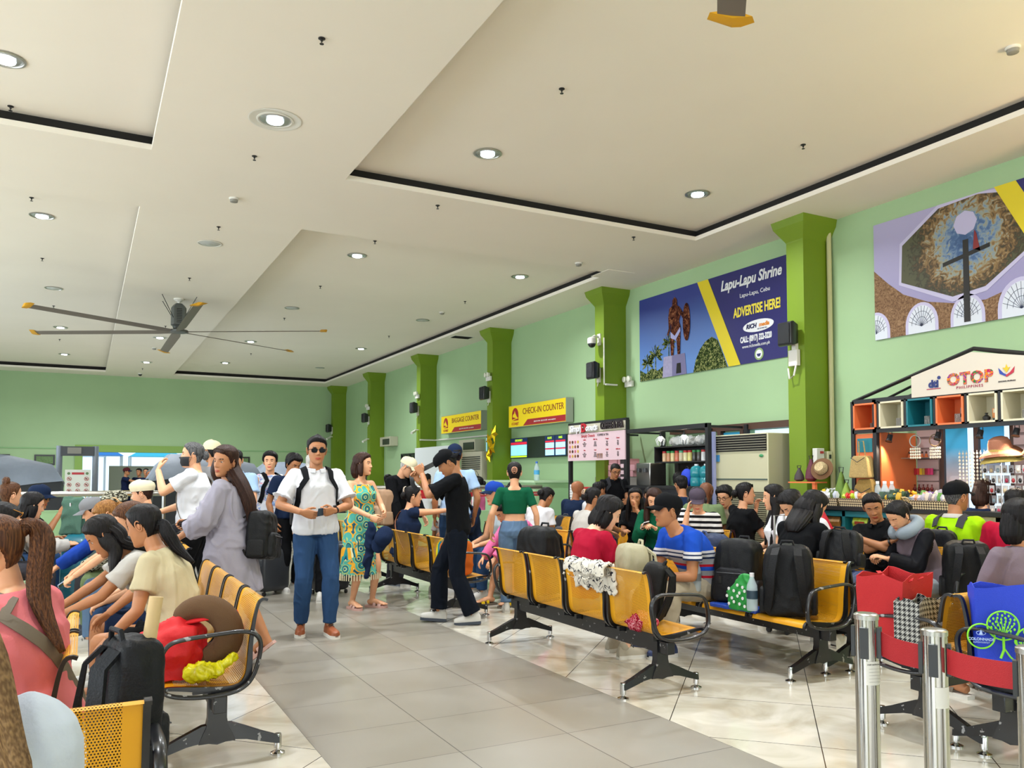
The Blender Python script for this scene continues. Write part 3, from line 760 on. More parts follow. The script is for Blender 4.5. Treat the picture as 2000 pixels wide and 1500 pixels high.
    for i, sx in enumerate((1, -1)):
        fd = (wrist[sx]-elbow[sx]).normalized(); d = Vector(hdirs[i]).normalized() if hdirs[i] else fd
        n = Vector(palms[i]) if palms[i] else Vector((-sx, 0, -.3)) if not sit else Vector((-sx*.4, .1, -1))
        n = (n-d*n.dot(d)).normalized(); zc = -d; yc = -n; xc = yc.cross(zc)
        M = Matrix.Identity(4)
        for q, c in enumerate((xc, yc, zc, wrist[sx]-d*.0)):
            for r in range(3): M[r][q] = c[r]
        k = (.92 if fem else 1.0)
        M2 = M @ Matrix.Diagonal((-k if sx > 0 else k, k, k, 1)); join(body, hand_tpl(poses[i], fine >= 2), M2, flip=sx > 0); hm[sx] = M
    SC = Matrix.Scale(sc, 4)
    root = MB(); root.v = [tuple(Vector(v)*sc) for v in body.v]; root.f = body.f; root.m = body.m
    o = root.obj('person', skin_mats(skin), angle=None, label=label, cat='person', group=group); o.location = (X, Y, z0); o.rotation_euler = (0, 0, rad(yaw))
    WM = Matrix.Translation((X, Y, z0)) @ Rz(rad(yaw))
    def child(mb, name, mats, **k):
        mb.v = [tuple(Vector(v)*sc) for v in mb.v]; k.setdefault('angle', 60); return mb.obj(name, mats, o, **k)
    # ---- clothes
    if top:
        g = MB(); k = dict(hem=-.02, neck=.505, sleeve=.62, grow=.014, loose=.012, extra=.012, mat=None, name='shirt', amp=.007); k.update(top)
        torso(g, k['hem'], k['neck'], k['grow'], extra=k['extra']); 
        if k['sleeve'] > 0: arms(g, k['grow'], k['sleeve'], k['loose'])
        elif k['sleeve'] == 0: arms(g, k['grow'], 0)
        if 'skirt' in k:
            rings = []; hc0 = Tt(0, 0, 0)
            for (dz, rx, ry, yo) in k['skirt']:
                rings.append([(hc0.x+rx*math.cos(2*PI*j/40)*(1+.04*math.sin(j*1.9)*min(1, abs(dz)*3)), hc0.y+yo+ry*math.sin(2*PI*j/40)*(1+.06*math.sin(j*1.3+1)*min(1, abs(dz)*3)), hc0.z+dz) for j in range(40)])
            g.loft(rings)
        gg = remesh(g, vox, 5, folds(k['amp'], 8, seed)); ms = k['mat']
        if 'mat2' in k:
            ms = [k['mat'], k['mat2']]
            def dseg(p, a, q): d = q-a; t_ = max(0, min(1, (p-a).dot(d)/d.length_squared)); return (p-a-d*t_).length
            for fi, f_ in enumerate(gg.f):
                p_ = Vector(gg.v[f_[0]]); tl = k.get('top2')
                if tl is not None:
                    if (p_-Tt(tl)).dot(Tt(tl+.01)-Tt(tl)) > 0: gg.m[fi] = 1
                elif any(dseg(p_, shoulder[q]+Vector((q*.03, 0, -.02)), elbow[q]) < .085 or dseg(p_, elbow[q], wrist[q]) < .075 for q in (1, -1)): gg.m[fi] = 1
        so = child(gg, k['name'], ms, angle=None)
        if 'neckcut' in k: pass
    if bottom:
        g = MB(); k = dict(length=1.93, grow=.012, loose=.010, mat=None, name='trousers', amp=.006, waist=.09); k.update(bottom)
        torso(g, -.075, k['waist'], .006+.3*k['grow']); legs(g, k['grow'], k['length'], loose=k['loose'])
        child(remesh(g, vox, 4, folds(k['amp'], 9, seed+7)), k['name'], k['mat'], angle=None)
    if shoe and shoe[0] in ('shoe', 'sandal'):
        for sx in (1, -1):
            m = shoe_mesh(shoe[0]); m.v = [tuple(fm[sx] @ Vector(v)) for v in m.v]; child(m, shoe[0], list(shoe[1:]) + [m_blk2], angle=45)
    # ---- hair
    st, hcname = hair; hm_ = hair_mat('hair_'+hcname, *HAIRS[hcname])
    if st != 'bald':
        base = {'short': 'short', 'crew': 'crew', 'buzz': 'buzz', 'long': 'long', 'longside': 'long', 'bob': 'bob', 'wavybob': 'wavy', 'pony': 'tied', 'hipony': 'tied', 'bun': 'tied', 'messy': 'wavy', 'topbun': 'tied'}[st]
        if hat and base in ('short', 'crew', 'wavy', 'buzz'): base = 'buzz'
        h = MB(); join(h, hair_tpl(base, fh, seed), HM if not (hat and base != 'buzz') else HM @ Matrix.Diagonal((.97, .97, .96, 1)))
        H = lambda x, y, z: HM @ Vector((x, y, z)); n = 40 if fine >= 2 else 24
        if st in ('long', 'longside'):
            L = hairlen; back = [H(0, -.055, .03), H(0, -.07, -.06), Tt(.48, 0, -.105), Tt(.48-L*.45, 0, -.155*w), Tt(max(.0, .48-L), 0, -.165*w)]
            dn_ = head[1] >= 25
            if dn_: back = [H(0, -.055, .03), H(0, -.07, -.04), H(0, -.062, -.10), Tt(.47, 0, -.10), Tt(.40, 0, -.118)]
            strand(h, back, [(.07, .05), (.088, .052), (.10, .045), (.09, .035), (.045, .012)], n, seed=seed)
            for sx in ((-1, 1) if st == 'long' else (1,)):
                strand(h, [H(sx*.055, -.01, .04), H(sx*.078, .0, -.04), H(sx*.085, .0, -.11)]+([H(sx*.088, .01, -.11)+Vector((0, 0, -.10)), H(sx*.08, .02, -.11)+Vector((0, 0, -.24))] if dn_ else [Tt(.40, sx*.10, .085), Tt(.40-L*.6, sx*.09, .13*w)]), [(.02, .04), (.024, .045), (.03, .04), (.034, .025), (.012, .008)], 16, seed=seed+sx)
        if st in ('bob', 'wavybob'):
            strand(h, [H(0, -.05, .03), H(0, -.06, -.05), H(0, -.06, -.10), H(0, -.055, -.15)], [(.072, .052), (.088, .055), (.088, .05), (.062, .03)], n, seed=seed, ridge=.12)
            for sx in (-1, 1): strand(h, [H(sx*.055, -.005, .04), H(sx*.077, .0, -.03), H(sx*.078, .005, -.09), H(sx*.07, .01, -.13)], [(.02, .036), (.02, .042), (.018, .036), (.008, .02)], 16, seed=seed)
        if st in ('pony', 'hipony'):
            z = -.03 if st == 'pony' else .05; y0 = -.085 if st == 'pony' else -.105
            h.ell(H(0, y0, z), .03, 12)
            strand(h, [H(0, y0+.02, z), H(0, y0-.035, z+.005), H(0, y0-.055, z-.06), Tt(.47, 0, -.125), Tt(.47-hairlen*.7, 0, -.155*w)], [(.022, .02), (.03, .026), (.040, .032), (.036, .026), (.010, .008)], n, seed=seed, ridge=.2)
        if st == 'bun' or st == 'topbun':
            c = (0, -.12, .0) if st == 'bun' else (0, -.05, .135)
            m = MB(); m.ell(c, (.045, .036, .042), 16)
            for k in range(5): m.tube([Vector(c)+Vector((.036*math.cos(t+k), .012*math.sin(t*2+k), .034*math.sin(t+k))) for t in [2*PI*q/10 for q in range(11)]], .013, 8)
            join(h, m, HM)
        child(h, 'hair', hm_, angle=None)
    if hat:
        kind, ma, mb_ = hat[:3]; hy = hat[3] if len(hat) > 3 else 0
        m = cap_mesh(kind); m.v = [tuple(HM @ (Rz(rad(hy)) @ Vector(v))) for v in m.v]; child(m, 'beret' if kind == 'beret' else 'cap', [ma, mb_], angle=50)
    info = dict(o=o, H=HM, T=Tt, hm=hm, wrist=wrist, elbow=elbow, sh=shoulder, WM=WM, sc=sc, child=child, hip=hip, knee=knee, w=w, TT=TT, ankle=ankle)
    for f in parts: f(info)
    return info
# ---- worn details
def glasses(col='#08080a', dark=True, up=False):
    def f(I):
        m = MB(); dz, dy = (.085, -.02) if up else (0, 0)
        for sx in (-1, 1):
            if dark: m.loft([[(sx*.033+.027*math.copysign(abs(math.cos(t))**.7,math.cos(t)), .089+dy+.001*q, .004+dz+.0195*math.copysign(abs(math.sin(t))**.7,math.sin(t))) for t in [2*PI*k/16 for k in range(16)]] for q in (0, 3)])
            m.tube([(sx*.031+.024*math.cos(t), .091+dy, .006+dz+.018*math.sin(t)) for t in [2*PI*k/16 for k in range(17)]], .0024, 6)
            m.tube([(sx*.055, .09+dy, .012+dz), (sx*.072, .07+dy, .013+dz), (sx*.079, 0, .008+dz)], .0024, 6)
        m.tube([(-.01, .092+dy, .01+dz), (.01, .092+dy, .01+dz)], .0024, 6)
        m.v = [tuple(I['H'] @ Vector(v)) for v in m.v]; I['child'](m, 'glasses' if not dark else 'sunglasses', mat('dark_lens_'+col[1:], col, .25, spec=.12))
    return f
def facemask(I):
    m = MB(); rings = []
    for z, e in ((-.105, .004), (-.095, .010), (-.07, .014), (-.04, .018), (-.02, .012), (-.014, .006)):
        rings.append([tuple(Vector(head_point(a, z, 1))+Vector((math.sin(a), math.cos(a), 0))*e) for a in [-1.35+2.7*k/14 for k in range(15)]])
    m.loft(rings, cap=False, closed=False)
    for sx in (-1, 1):
        for z in (-.025, -.09): m.tube([(sx*.067, .035, z), (sx*.077, .0, -.015), (sx*.074, -.018, -.01)], .0015, 5)
    m.v = [tuple(I['H'] @ Vector(v)) for v in m.v]; I['child'](m, 'face_mask', mat('black_mask_cloth', '#1b1c20', .8))
def headphones(I):
    m = MB(); m.tube([(.088*math.cos(t), -.005, .02+.125*math.sin(t)) for t in [PI*k/16 for k in range(17)]], [(.007, .013)]*17, 8)
    for sx in (-1, 1): m.ell((sx*.09, -.005, -.005), (.02, .034, .04), 14)
    m.v = [tuple(I['H'] @ Vector(v)) for v in m.v]; I['child'](m, 'headphones', mat('dark_navy_plastic', '#23252c', .4))
def hairclip(col, pos=(0, -.105, .03), r=.03):
    def f(I):
        m = MB()
        for sx in (-1, 1): m.tube([Vector(pos)+Vector((sx*r*math.sin(t), -.028*math.sin(t)-.01, r*1.3*math.cos(t))) for t in [PI*k/8 for k in range(9)]], .004, 6)
        for k in range(4): m.tube([Vector(pos)+Vector((-r*.9, -.03, r*(.8-.5*k))), Vector(pos)+Vector((0, -.042, r*(.8-.5*k))), Vector(pos)+Vector((r*.9, -.03, r*(.8-.5*k)))], .0032, 6)
        m.v = [tuple(I['H'] @ Vector(v)) for v in m.v]; I['child'](m, 'hair_clip', mat('clip_'+col[1:], col, .3))
    return f
def watch(sx, col='#16171b'):
    def f(I):
        e, w_ = I['elbow'][sx], I['wrist'][sx]; d = (w_-e).normalized(); c = w_-d*.02; m = MB(); M = frame(c, d, Vector((0, 0, 1)) if abs(d.z) < .9 else Vector((0, 1, 0)))
        m.lathe([(.028, -.009), (.031, -.009), (.031, .009), (.028, .009)], 18, M); m.lathe([(.017, 0), (.017, .008), (.014, .009)], 14, M @ T(0, .033, 0) @ Matrix.Rotation(-PI/2, 4, 'X'))
        I['child'](m, 'wristwatch', mat('watch_'+col[1:], col, .3))
    return f
def collar(m_, r=.062, open_=.5):
    def f(I):
        m = MB(); rings = []
        for h, e in ((.0, .004), (.034, .006), (.037, .012), (.012, .030), (.002, .032)):
            ring = []
            for k in range(25):
                t = PI/2+open_*.5+(2*PI-open_)*k/24; fr = math.sin(t)
                ring.append(tuple(I['T'](.498+h-.02*max(0, fr), (r+e)*math.cos(t)*1.05, -.006+(r*.9+e)*fr+.018*max(0, fr))))
            rings.append(ring)
        m.loft(rings, cap=False, closed=False); I['child'](m, 'collar', m_)
    return f
def strap(m_, kind='back', name='backpack_strap', w=.028, g=.032):
    """shoulder straps lying on the torso; kind back: two, cross: one diagonal"""
    def f(I):
        TT = I['TT']; Tt = I['T']; W = I['w']
        def surf(s, ang):
            rx, ry, yo = lerp_tab(TT, s); wf = 1+(W-1)*.8; return Tt(s, (rx*wf+g)*math.cos(ang), yo+(ry*wf+g)*math.sin(ang))
        m = MB()
        if kind == 'back':
            for sx in (-1, 1):
                pts = [surf(.15, PI/2-sx*1.25), surf(.24, PI/2-sx*.98), surf(.34, PI/2-sx*.85), Tt(.43, sx*.105, .112*W), Tt(.50, sx*.11, .062), Tt(.525, sx*.108, -.01), Tt(.49, sx*.105, -.092), Tt(.42, sx*.10, -.13*W)]
                ribbon(m, pts, w, .008, Tt(.3))
        else:
            q = 1 if kind == 'cross' else -1
            pts = [Tt(.50, q*.09, -.02), Tt(.485, q*.085, .055)]+[surf(.43-.40*k/7, PI/2-q*(.75-1.9*k/7)) for k in range(8)]
            ribbon(m, pts, w, .006, Tt(.3))
            pts = [Tt(.50, q*.09, -.02), Tt(.47, q*.08, -.085)]+[surf(.42-.39*k/7, -PI/2+q*(.75-1.9*k/7)) for k in range(8)]
            ribbon(m, pts, w, .006, Tt(.3))
        I['child'](m, name, m_)
    return f
def ribbon(m, pts, w, t, centre):
    pts = [Vector(p) for p in pts]; rings = []
    for i, p in enumerate(pts):
        d = (pts[min(i+1, len(pts)-1)]-pts[max(i-1, 0)]).normalized(); n = p-centre; n = n-d*n.dot(d); n = n.normalized() if n.length > 1e-5 else Vector((0, 0, 1)); u = d.cross(n)
        rings.append([tuple(p+u*w*a+n*(t*c)) for a, c in ((-1, 0), (1, 0), (1, 1), (-1, 1))])
    m.loft(rings)
def phone(I, sx=1, label='black smartphone held', col='#141518', tilt=0, off=(0, -.02, -.085), flat=False):
    M = I['WM'] @ Matrix.Scale(I['sc'], 4) @ I['hm'][sx] @ T(*off) @ Matrix.Rotation(math.radians(tilt), 4, 'Z')
    M = Matrix.LocRotScale(M.translation, M.to_quaternion(), None)
    t = thing('smartphone', M=M, label=label, cat='phone')
    b = MB(); b.box(0, 0, 0, .072, .009, .148); b.obj('phone_case', mat('phone_'+col[1:], col, .35), t, bevel=.003)
    b = MB(); b.box(0, -.0052, 0, .066, .001, .140); b.obj('screen', mat('phone_screen', '#20242c', .15, coat=.5), t)
    return t
# ---------------- cloth materials ----------------
def cl(name, col, rough=.85, bump=.12, **k): return mat('cloth_'+name, col, rough, bump=bump, bscale=140, spec=.1, var=.05, vscale=5, **k)
def stripes(name, stops, axis=2, scale=1., rough=.85, extra=None):
    m = mat('cloth_'+name, stops[0][1], rough, spec=.1)
    if 'done' in m: return m
    m['done'] = 1; N, L, b = nodes_of(m); tc = N.new('ShaderNodeTexCoord'); sp = N.new('ShaderNodeSeparateXYZ'); L.new(tc.outputs['Object'], sp.inputs[0])
    v = math_(N, L, 'FRACT', math_(N, L, 'MULTIPLY', sp.outputs[axis], scale)) if scale else sp.outputs[axis]
    r = ramp(N, stops); L.new(v, r.inputs[0]); L.new(r.outputs[0], b.inputs['Base Color']); return m
def blotch(name, stops, scale=14, dist=2, stretch=(1, 1, 1), rough=.85, vor=False):
    m = mat('cloth_'+name, '#888888', rough, spec=.1)
    if 'done' in m: return m
    m['done'] = 1; N, L, b = nodes_of(m); tc = N.new('ShaderNodeTexCoord'); mp = N.new('ShaderNodeMapping'); mp.inputs['Scale'].default_value = stretch; L.new(tc.outputs['Object'], mp.inputs[0])
    if vor: n = N.new('ShaderNodeTexVoronoi'); n.inputs['Scale'].default_value = scale; o = n.outputs['Distance']
    else: n = N.new('ShaderNodeTexNoise'); n.inputs['Scale'].default_value = scale; n.inputs['Detail'].default_value = 4; n.inputs['Distortion'].default_value = dist; o = n.outputs[0]
    L.new(mp.outputs[0], n.inputs['Vector']); r = ramp(N, stops); L.new(o, r.inputs[0]); L.new(r.outputs[0], b.inputs['Base Color']); return m
def dress_print():
    m = mat('cloth_sundress_print', '#3f9c93', .85, spec=.2); N, L, b = nodes_of(m); tc = N.new('ShaderNodeTexCoord')
    v = N.new('ShaderNodeTexVoronoi'); v.inputs['Scale'].default_value = 9.5; v.inputs['Randomness'].default_value = .55; L.new(tc.outputs['Object'], v.inputs['Vector'])
    rings = ramp(N, [(0, '#1b4a78'), (.14, '#c9d58a'), (.2, '#2f7f86'), (.32, '#173d57'), (.38, '#9fc07a'), (.46, '#4fa69a'), (.62, '#e0a32c'), (.72, '#1f5a70')]); L.new(v.outputs['Distance'], rings.inputs[0])
    sp = N.new('ShaderNodeSeparateXYZ'); L.new(tc.outputs['Object'], sp.inputs[0]); st = math_(N, L, 'FRACT', math_(N, L, 'MULTIPLY', sp.outputs[0], 26)); r2 = ramp(N, [(0, '#e3a52e'), (.4, '#2a8a8c'), (.6, '#16455c'), (.8, '#dcd7a5')]); L.new(st, r2.inputs[0])
    n = N.new('ShaderNodeTexNoise'); n.inputs['Scale'].default_value = 4.3; L.new(tc.outputs['Object'], n.inputs[0]); t = math_(N, L, 'GREATER_THAN', n.outputs[0], .56)
    mx = N.new('ShaderNodeMix'); mx.data_type = 'RGBA'; L.new(t, mx.inputs[0]); L.new(rings.outputs[0], mx.inputs[6]); L.new(r2.outputs[0], mx.inputs[7]); L.new(mx.outputs[2], b.inputs['Base Color']); return m
c_white = cl('white', '#d5d6dc'); c_blk = cl('black', '#0e0f12'); c_navy = cl('navy', '#1a2742'); c_jean = cl('denim', '#2a4468'); c_jean2 = cl('denim_pale', '#5b7391')
c_pink = cl('coral_pink', '#cc6f76'); c_beige = cl('beige', '#b9ae8f'); c_lil = cl('lilac_linen', '#96929f'); c_red = cl('crimson', '#9e1430'); c_olive = cl('olive_green', '#6a7c58')
c_khaki = cl('khaki_trousers', '#a59a86'); c_dgrey = cl('dark_grey', '#3a3a40'); c_gry = cl('grey', '#8b8a8c'); c_lime = cl('lime', '#9bd012'); c_sky = cl('pale_blue', '#9db9da'); c_royal = cl('royal_blue', '#1d3f9a')
c_green = cl('bottle_green', '#0f5238'); c_cream = cl('cream', '#d9cfae'); c_hood = cl('grey_marl', '#b3b0ab'); c_mauve = cl('mauve_grey', '#736670'); c_rose = cl('bright_pink', '#d96a9a'); c_taupe = cl('taupe', '#6f665c'); c_yel = cl('yellow', '#d5b01c')
c_sole = mat('white_rubber', '#d8d5cd', .6); c_tanl = mat('tan_leather', '#8d4a26', .45); c_wsn = mat('white_sneaker', '#c9c7c2', .6); c_psan = mat('pale_pink_rubber', '#c9a096', .6); c_dsn = mat('dark_sneaker', '#3c4350', .6); c_bsn = mat('navy_sneaker', '#26355e', .6)
c_print = dress_print(); c_camo = blotch('tiger_camo', [(0, '#26241f'), (.44, '#26241f'), (.5, '#8b8873'), (.58, '#c9c6b4'), (.64, '#3a382f')], 16, 3, (1, 1, 2.4))
c_bora = blotch('paint_splash', [(0, '#d9dbe2'), (.5, '#d9dbe2'), (.54, '#8aa8d8'), (.6, '#e8a7b0'), (.66, '#e2e2e6')], 7, 2)
c_bw = stripes('black_white_stripes', [(0, '#17171a'), (.48, '#d9d8d6')], 2, 17)
c_polo = stripes('blue_red_white_polo', [(0, '#8f8f95'), (.56, '#8f8f95'), (.59, '#b01c2e'), (.61, '#8f8f95'), (.65, '#1d49b0'), (.68, '#b01c2e'), (.70, '#9a9aa0'), (.745, '#24304f'), (.76, '#c8c8cc'), (.778, '#24304f'), (.792, '#c8c8cc'), (.81, '#1d49b0')], 2, 0)
W_ = ('shoe', c_wsn, c_sole); D_ = ('shoe', c_dsn, c_sole); SD = ('sandal', c_taupe, c_sole); SP = ('sandal', c_psan, c_psan)
TS = lambda m, **k: dict(mat=m, **k); LS = lambda m, **k: dict(mat=m, sleeve=1.93, grow=.02, name='jacket', **k)
TR = lambda m, **k: dict(mat=m, **k); SH = lambda m, **k: dict(mat=m, length=.95, loose=.03, name='shorts', **k)
lap = lambda a=.10, y=.36, z=.58: [(a, y, z), (-a, y+.02, z)]
ph = lambda x=.05, y=.40, z=.72: [(x, y, z), (x-.14, y-.02, z-.04)]
PP = {}
def pp(key, *a, **k): PP[key] = person(*a, **k); return PP[key]
# ---- standing
pp('sun', 'man in white polo, blue jeans, black sunglasses and backpack straps walking towards the camera', 1.84, 7.25, 178, sc=1.025, w=1.12, skin='tan', hair=('crew', 'black'), fine=3, head=(-4, 2, 0),
   top=dict(mat=c_white, sleeve=.78, hem=-.05, loose=.024, name='polo_shirt'), bottom=dict(mat=c_jean), shoe=('shoe', c_tanl, c_sole), feet=[(.115, -.02, 0), (-.10, .16, .0)], toes=(-14, 6), hands=[(.17, .26, 1.09), (-.10, .28, 1.10)], elbows=[(.9, -.4, -.5), (-.9, -.4, -.5)],
   poses=('relax', 'hold'), palms=[(-.3, -.8, .2), (.3, -.8, .3)], hdirs=[(-.9, .3, -.25), (.8, .4, -.1)], parts=[collar(c_white), strap(c_blk), glasses(), watch(-1)])
pp('dress', 'smiling woman in turquoise and yellow patterned sundress holding a navy cap', 2.62, 8.42, 205, sc=.96, fem=1, w=1.05, skin='light', hair=('bob', 'brown'), fine=3, head=(22, 0, 0),
   top=dict(mat=c_print, sleeve=-1, neck=.45, grow=.012, name='sundress', skirt=[(.05, .17, .13, 0), (-.05, .20, .15, 0), (-.2, .215, .17, 0), (-.4, .235, .185, 0), (-.535, .25, .195, 0)]), shoe=SP, feet=[(.09, -.02, 0), (-.12, .06, 0)], toes=(-12, 20), hands=[(.10, .26, .98), (-.06, .30, 1.02)], elbows=[(.8, -.5, -.5), (-.8, -.5, -.5)])
pp('walk', 'young man in black T-shirt and jeans walking left, cap on, arms raised', 3.18, 7.12, 62, sc=.98, w=.92, skin='tan', hair=('short', 'black'), fine=3, head=(10, 32, 0), lean=3,
   top=dict(mat=c_blk, sleeve=.85, hem=-.05, loose=.02), bottom=dict(mat=cl('black_denim', '#10151f'), loose=.03), shoe=('shoe', c_wsn, c_dsn), feet=[(.08, .19, .015), (-.08, -.15, 0)], toes=((0, 4), (0, -4)), hands=[(.08, .40, 1.36), (-.08, .34, 1.42)], elbows=[(.5, .3, -1), (-.5, .3, -1)],
   poses=('fist', 'fist'), hdirs=[(0, .5, .8), (0, .5, .8)], hat=('cap', c_blk, c_blk, 180), parts=[watch(1, '#b89a4a')])
pp('coat', 'woman with long dark hair in lilac-grey coat looking back over her shoulder', 1.0, 6.50, 58, sc=.955, fem=1, w=1.08, skin='tan', hair=('longside', 'brown'), fine=3, head=(72, 6, -6), hairlen=.34, lean=4,
   top=dict(mat=c_lil, sleeve=1.62, neck=.50, grow=.03, hem=-.05, loose=.03, amp=.012, name='coat', skirt=[(.10, .20, .16, 0), (-.05, .24, .19, 0), (-.2, .25, .21, -.01), (-.36, .26, .23, -.02)]), bottom=SH(c_lil), shoe=SP, feet=[(.10, .16, 0), (-.09, -.36, .05)], toes=((0, 0), (0, -38)),
   hands=[(.16, .40, 1.04), (-.20, .30, .95)], elbows=[(.9, -.5, -.4), None], poses=('hold', 'relax'), parts=[glasses('#3a2a22', False, True), watch(1, '#a88a5a')])
pp('mask', 'man with black face mask and white T-shirt, hand raised to his face', .95, 8.35, 72, sc=1.0, w=1.15, skin='light', hair=('bun', 'salt'), fine=2, head=(10, 0, 0), top=TS(c_white, hem=-.06), bottom=TR(c_blk), shoe=D_, hands=[(.14, .36, 1.05), (-.08, .32, 1.46)], elbows=[None, (-.3, .5, -1)],
   hdirs=[None, (.5, -.1, .8)], palms=[None, (.4, -.8, -.2)], parts=[facemask, strap(c_taupe, 'cross', 'crossbody_strap')])
pp('lblue', 'young man in light blue polo looking down, standing behind the masked man', 1.55, 9.75, 170, sc=1.0, skin='light', hair=('crew', 'black'), fine=2, head=(-10, 26, 0), top=TS(c_sky), bottom=TR(c_navy), shoe=W_, parts=[collar(c_sky)], hands=[(.12, .3, 1.0), (-.12, .3, 1.0)])
bor = pp('bora', 'laughing man in white splash-print tank top with backpack straps', 2.12, 10.7, 200, sc=.99, skin='light', hair=('messy', 'black'), fine=2, head=(-38, 0, 0), top=TS(c_bora, sleeve=0, loose=.02), bottom=SH(c_navy), shoe=W_, parts=[strap(c_blk)])
text_mesh('Boracay', .10, Matrix.Translation(bor['T'](.27, 0, .172)) @ Matrix(((-1, 0, 0, 0), (0, 0, 1, 0), (0, 1, 0, 0), (0, 0, 0, 1))), c_jean, bor['o'], shear=.3)
pp('wcap', 'person in cream cap seen behind the woman in the lilac coat', 1.40, 10.5, 30, sc=1.06, skin='tan', hair=('short', 'black'), fine=1, top=TS(c_gry), bottom=TR(c_blk), shoe=W_, hat=('cap', c_cream, c_cream))
pp('dark2', 'dark-haired person with backpack standing behind the man in sunglasses', 2.22, 10.0, -160, sc=.98, skin='tan', hair=('messy', 'black'), fine=1, head=(0, 25, 0), top=TS(c_navy), bottom=TR(c_blk), shoe=W_)
pp('grayh', 'grey-haired person standing between the man in sunglasses and the woman in sundress', 2.27, 9.05, -20, sc=.96, fem=1, skin='light', hair=('bob', 'gray'), fine=1, top=TS(c_gry), bottom=TR(c_blk), shoe=W_)
pp('oldm', 'older bearded man in beige cap and black zip jacket leaning over the bench', 3.52, 9.85, -150, sc=.97, skin='light', hair=('short', 'gray'), fine=2, lean=14, head=(25, 30, 0), top=LS(c_blk, hem=-.03), bottom=TR(c_dgrey), shoe=('shoe', mat('grey_sneaker', '#767c86', .6), c_sole), hat=('cap', c_cream, c_cream), parts=[glasses('#202020', False), strap(c_blk)],
   hands=[(.26, .28, .86), (-.16, .34, .88)])
pp('crop', 'woman in green cut-out crop top and blue jeans standing with her back to the camera', 3.95, 7.42, -28, sc=.90, fem=1, w=.96, skin='light', hair=('bun', 'black'), fine=3, head=(0, 8, 0), top=dict(mat=c_green, sleeve=.62, hem=.20, neck=.47, grow=.008, loose=.004, amp=.002, name='crop_top'), bottom=dict(mat=c_jean2, loose=.02, waist=.12), shoe=W_,
   hands=[(.24, .06, .82), (-.24, .02, .82)], parts=[hairclip('#c48a6a', (0, -.13, .01), .03)])
pp('lb2', 'man in light blue shirt and navy cap with crossbody strap, back turned', 3.98, 9.0, -10, sc=1.03, skin='tan', hair=('short', 'black'), fine=1, top=TS(c_sky), bottom=TR(c_jean), shoe=W_, hat=('cap', c_navy, c_navy, 160), parts=[strap(c_blk, 'crossb', 'crossbody_strap')])
g = cl('guard_navy', '#131c38')
pp('g1', 'security guard in navy uniform and red-brown cap pointing, at the far exit', 1.15, 28.0, -110, sc=.96, skin='tan', hair=('short', 'black'), fine=0, top=TS(g), bottom=TR(g), shoe=D_, hat=('cap', cl('maroon', '#4a1c22'), g), hands=[(.15, .5, 1.2), None])
pp('g2', 'guard in navy uniform standing behind another guard at the far exit', 1.55, 28.2, 150, sc=.95, skin='tan', hair=('short', 'black'), fine=0, top=TS(g), bottom=TR(g), shoe=D_)
pp('g3', 'guard in navy uniform with hair tied back at the far exit, in front', 1.68, 27.2, 170, sc=.95, fem=1, skin='tan', hair=('bun', 'black'), fine=0, top=TS(g), bottom=TR(g), shoe=D_)
pp('g4', 'older man in white T-shirt standing before the far exit', 1.42, 21.9, 190, sc=.90, skin='brown', hair=('buzz', 'salt'), fine=0, top=TS(c_white, loose=.03), bottom=TR(c_blk), shoe=D_, hands=[(.2, .1, .95), (-.1, .3, .95)])
pp('vend', 'coffee stall vendor in black polo and glasses looking down', 7.24, 10.36, 165, sc=.94, w=1.1, skin='tan', hair=('buzz', 'black'), fine=2, head=(0, 25, 0), lean=6, top=TS(c_blk), bottom=TR(c_blk), shoe=D_, parts=[glasses('#202020', False), collar(c_blk), strap(cl('charcoal', '#26272b'))], hands=[(.12, .34, 1.02), (-.10, .34, 1.02)], hdirs=[(-.5, .8, -.1), (.5, .8, -.1)])
# ---- seated, left
pp('white', 'person with wavy blonde-tipped hair in white button-cuff shirt, bottom left corner', -.19, 1.42, 28, sit=True, side=-6, fem=1, w=1.12, skin='light', hair=('long', 'blonde'), hairlen=.17, fine=3, head=(30, 10, 0), top=dict(mat=cl('sheer_white', '#b7c0ce'), sleeve=1.3, grow=.03, loose=.02, name='blouse'), bottom=TR(c_jean), shoe=SD)
pp('pink', 'woman with highlighted brown ponytail in coral pink T-shirt, crossbody strap on her back', -.17, 3.32, 50, sit=True, fem=1, w=1.24, sc=.95, skin='light', hair=('hipony', 'light'), fine=3, lean=12, head=(38, 12, 0), hairlen=.30, top=TS(c_pink, grow=.014, amp=.005, extra=.0), bottom=SH(c_khaki), shoe=SD, hands=[(.18, .34, .66), (-.12, .38, .64)],
   elbows=[(.8, -.5, -.5), (-.8, -.5, -.5)], parts=[strap(c_taupe, 'crossb', 'crossbody_strap', .022, .034)])
pp('beige', 'woman with low black ponytail in beige T-shirt and black-banded shorts', .50, 4.98, 62, sit=True, fem=1, w=1.15, sc=.96, skin='tan', hair=('pony', 'black'), fine=3, lean=24, head=(-8, 16, 0), hairlen=.16, top=TS(c_beige, amp=.009), bottom=dict(mat=c_blk, length=.72, loose=.02, name='shorts'), shoe=SD, hands=[(.15, .50, .58), (-.22, .30, .52)], poses=('relax', 'flat'))
pp('long3', 'person with long straight black hair bent over a phone beside the woman in beige', .50, 5.62, 90, sit=True, fem=1, sc=.98, skin='tan', hair=('long', 'black'), fine=2, lean=44, head=(0, 38, 0), hairlen=.30, top=TS(c_hood), bottom=SH(c_navy), shoe=SD, hands=[(.05, .62, .60), (-.1, .60, .58)], poses=('hold', 'hold'))
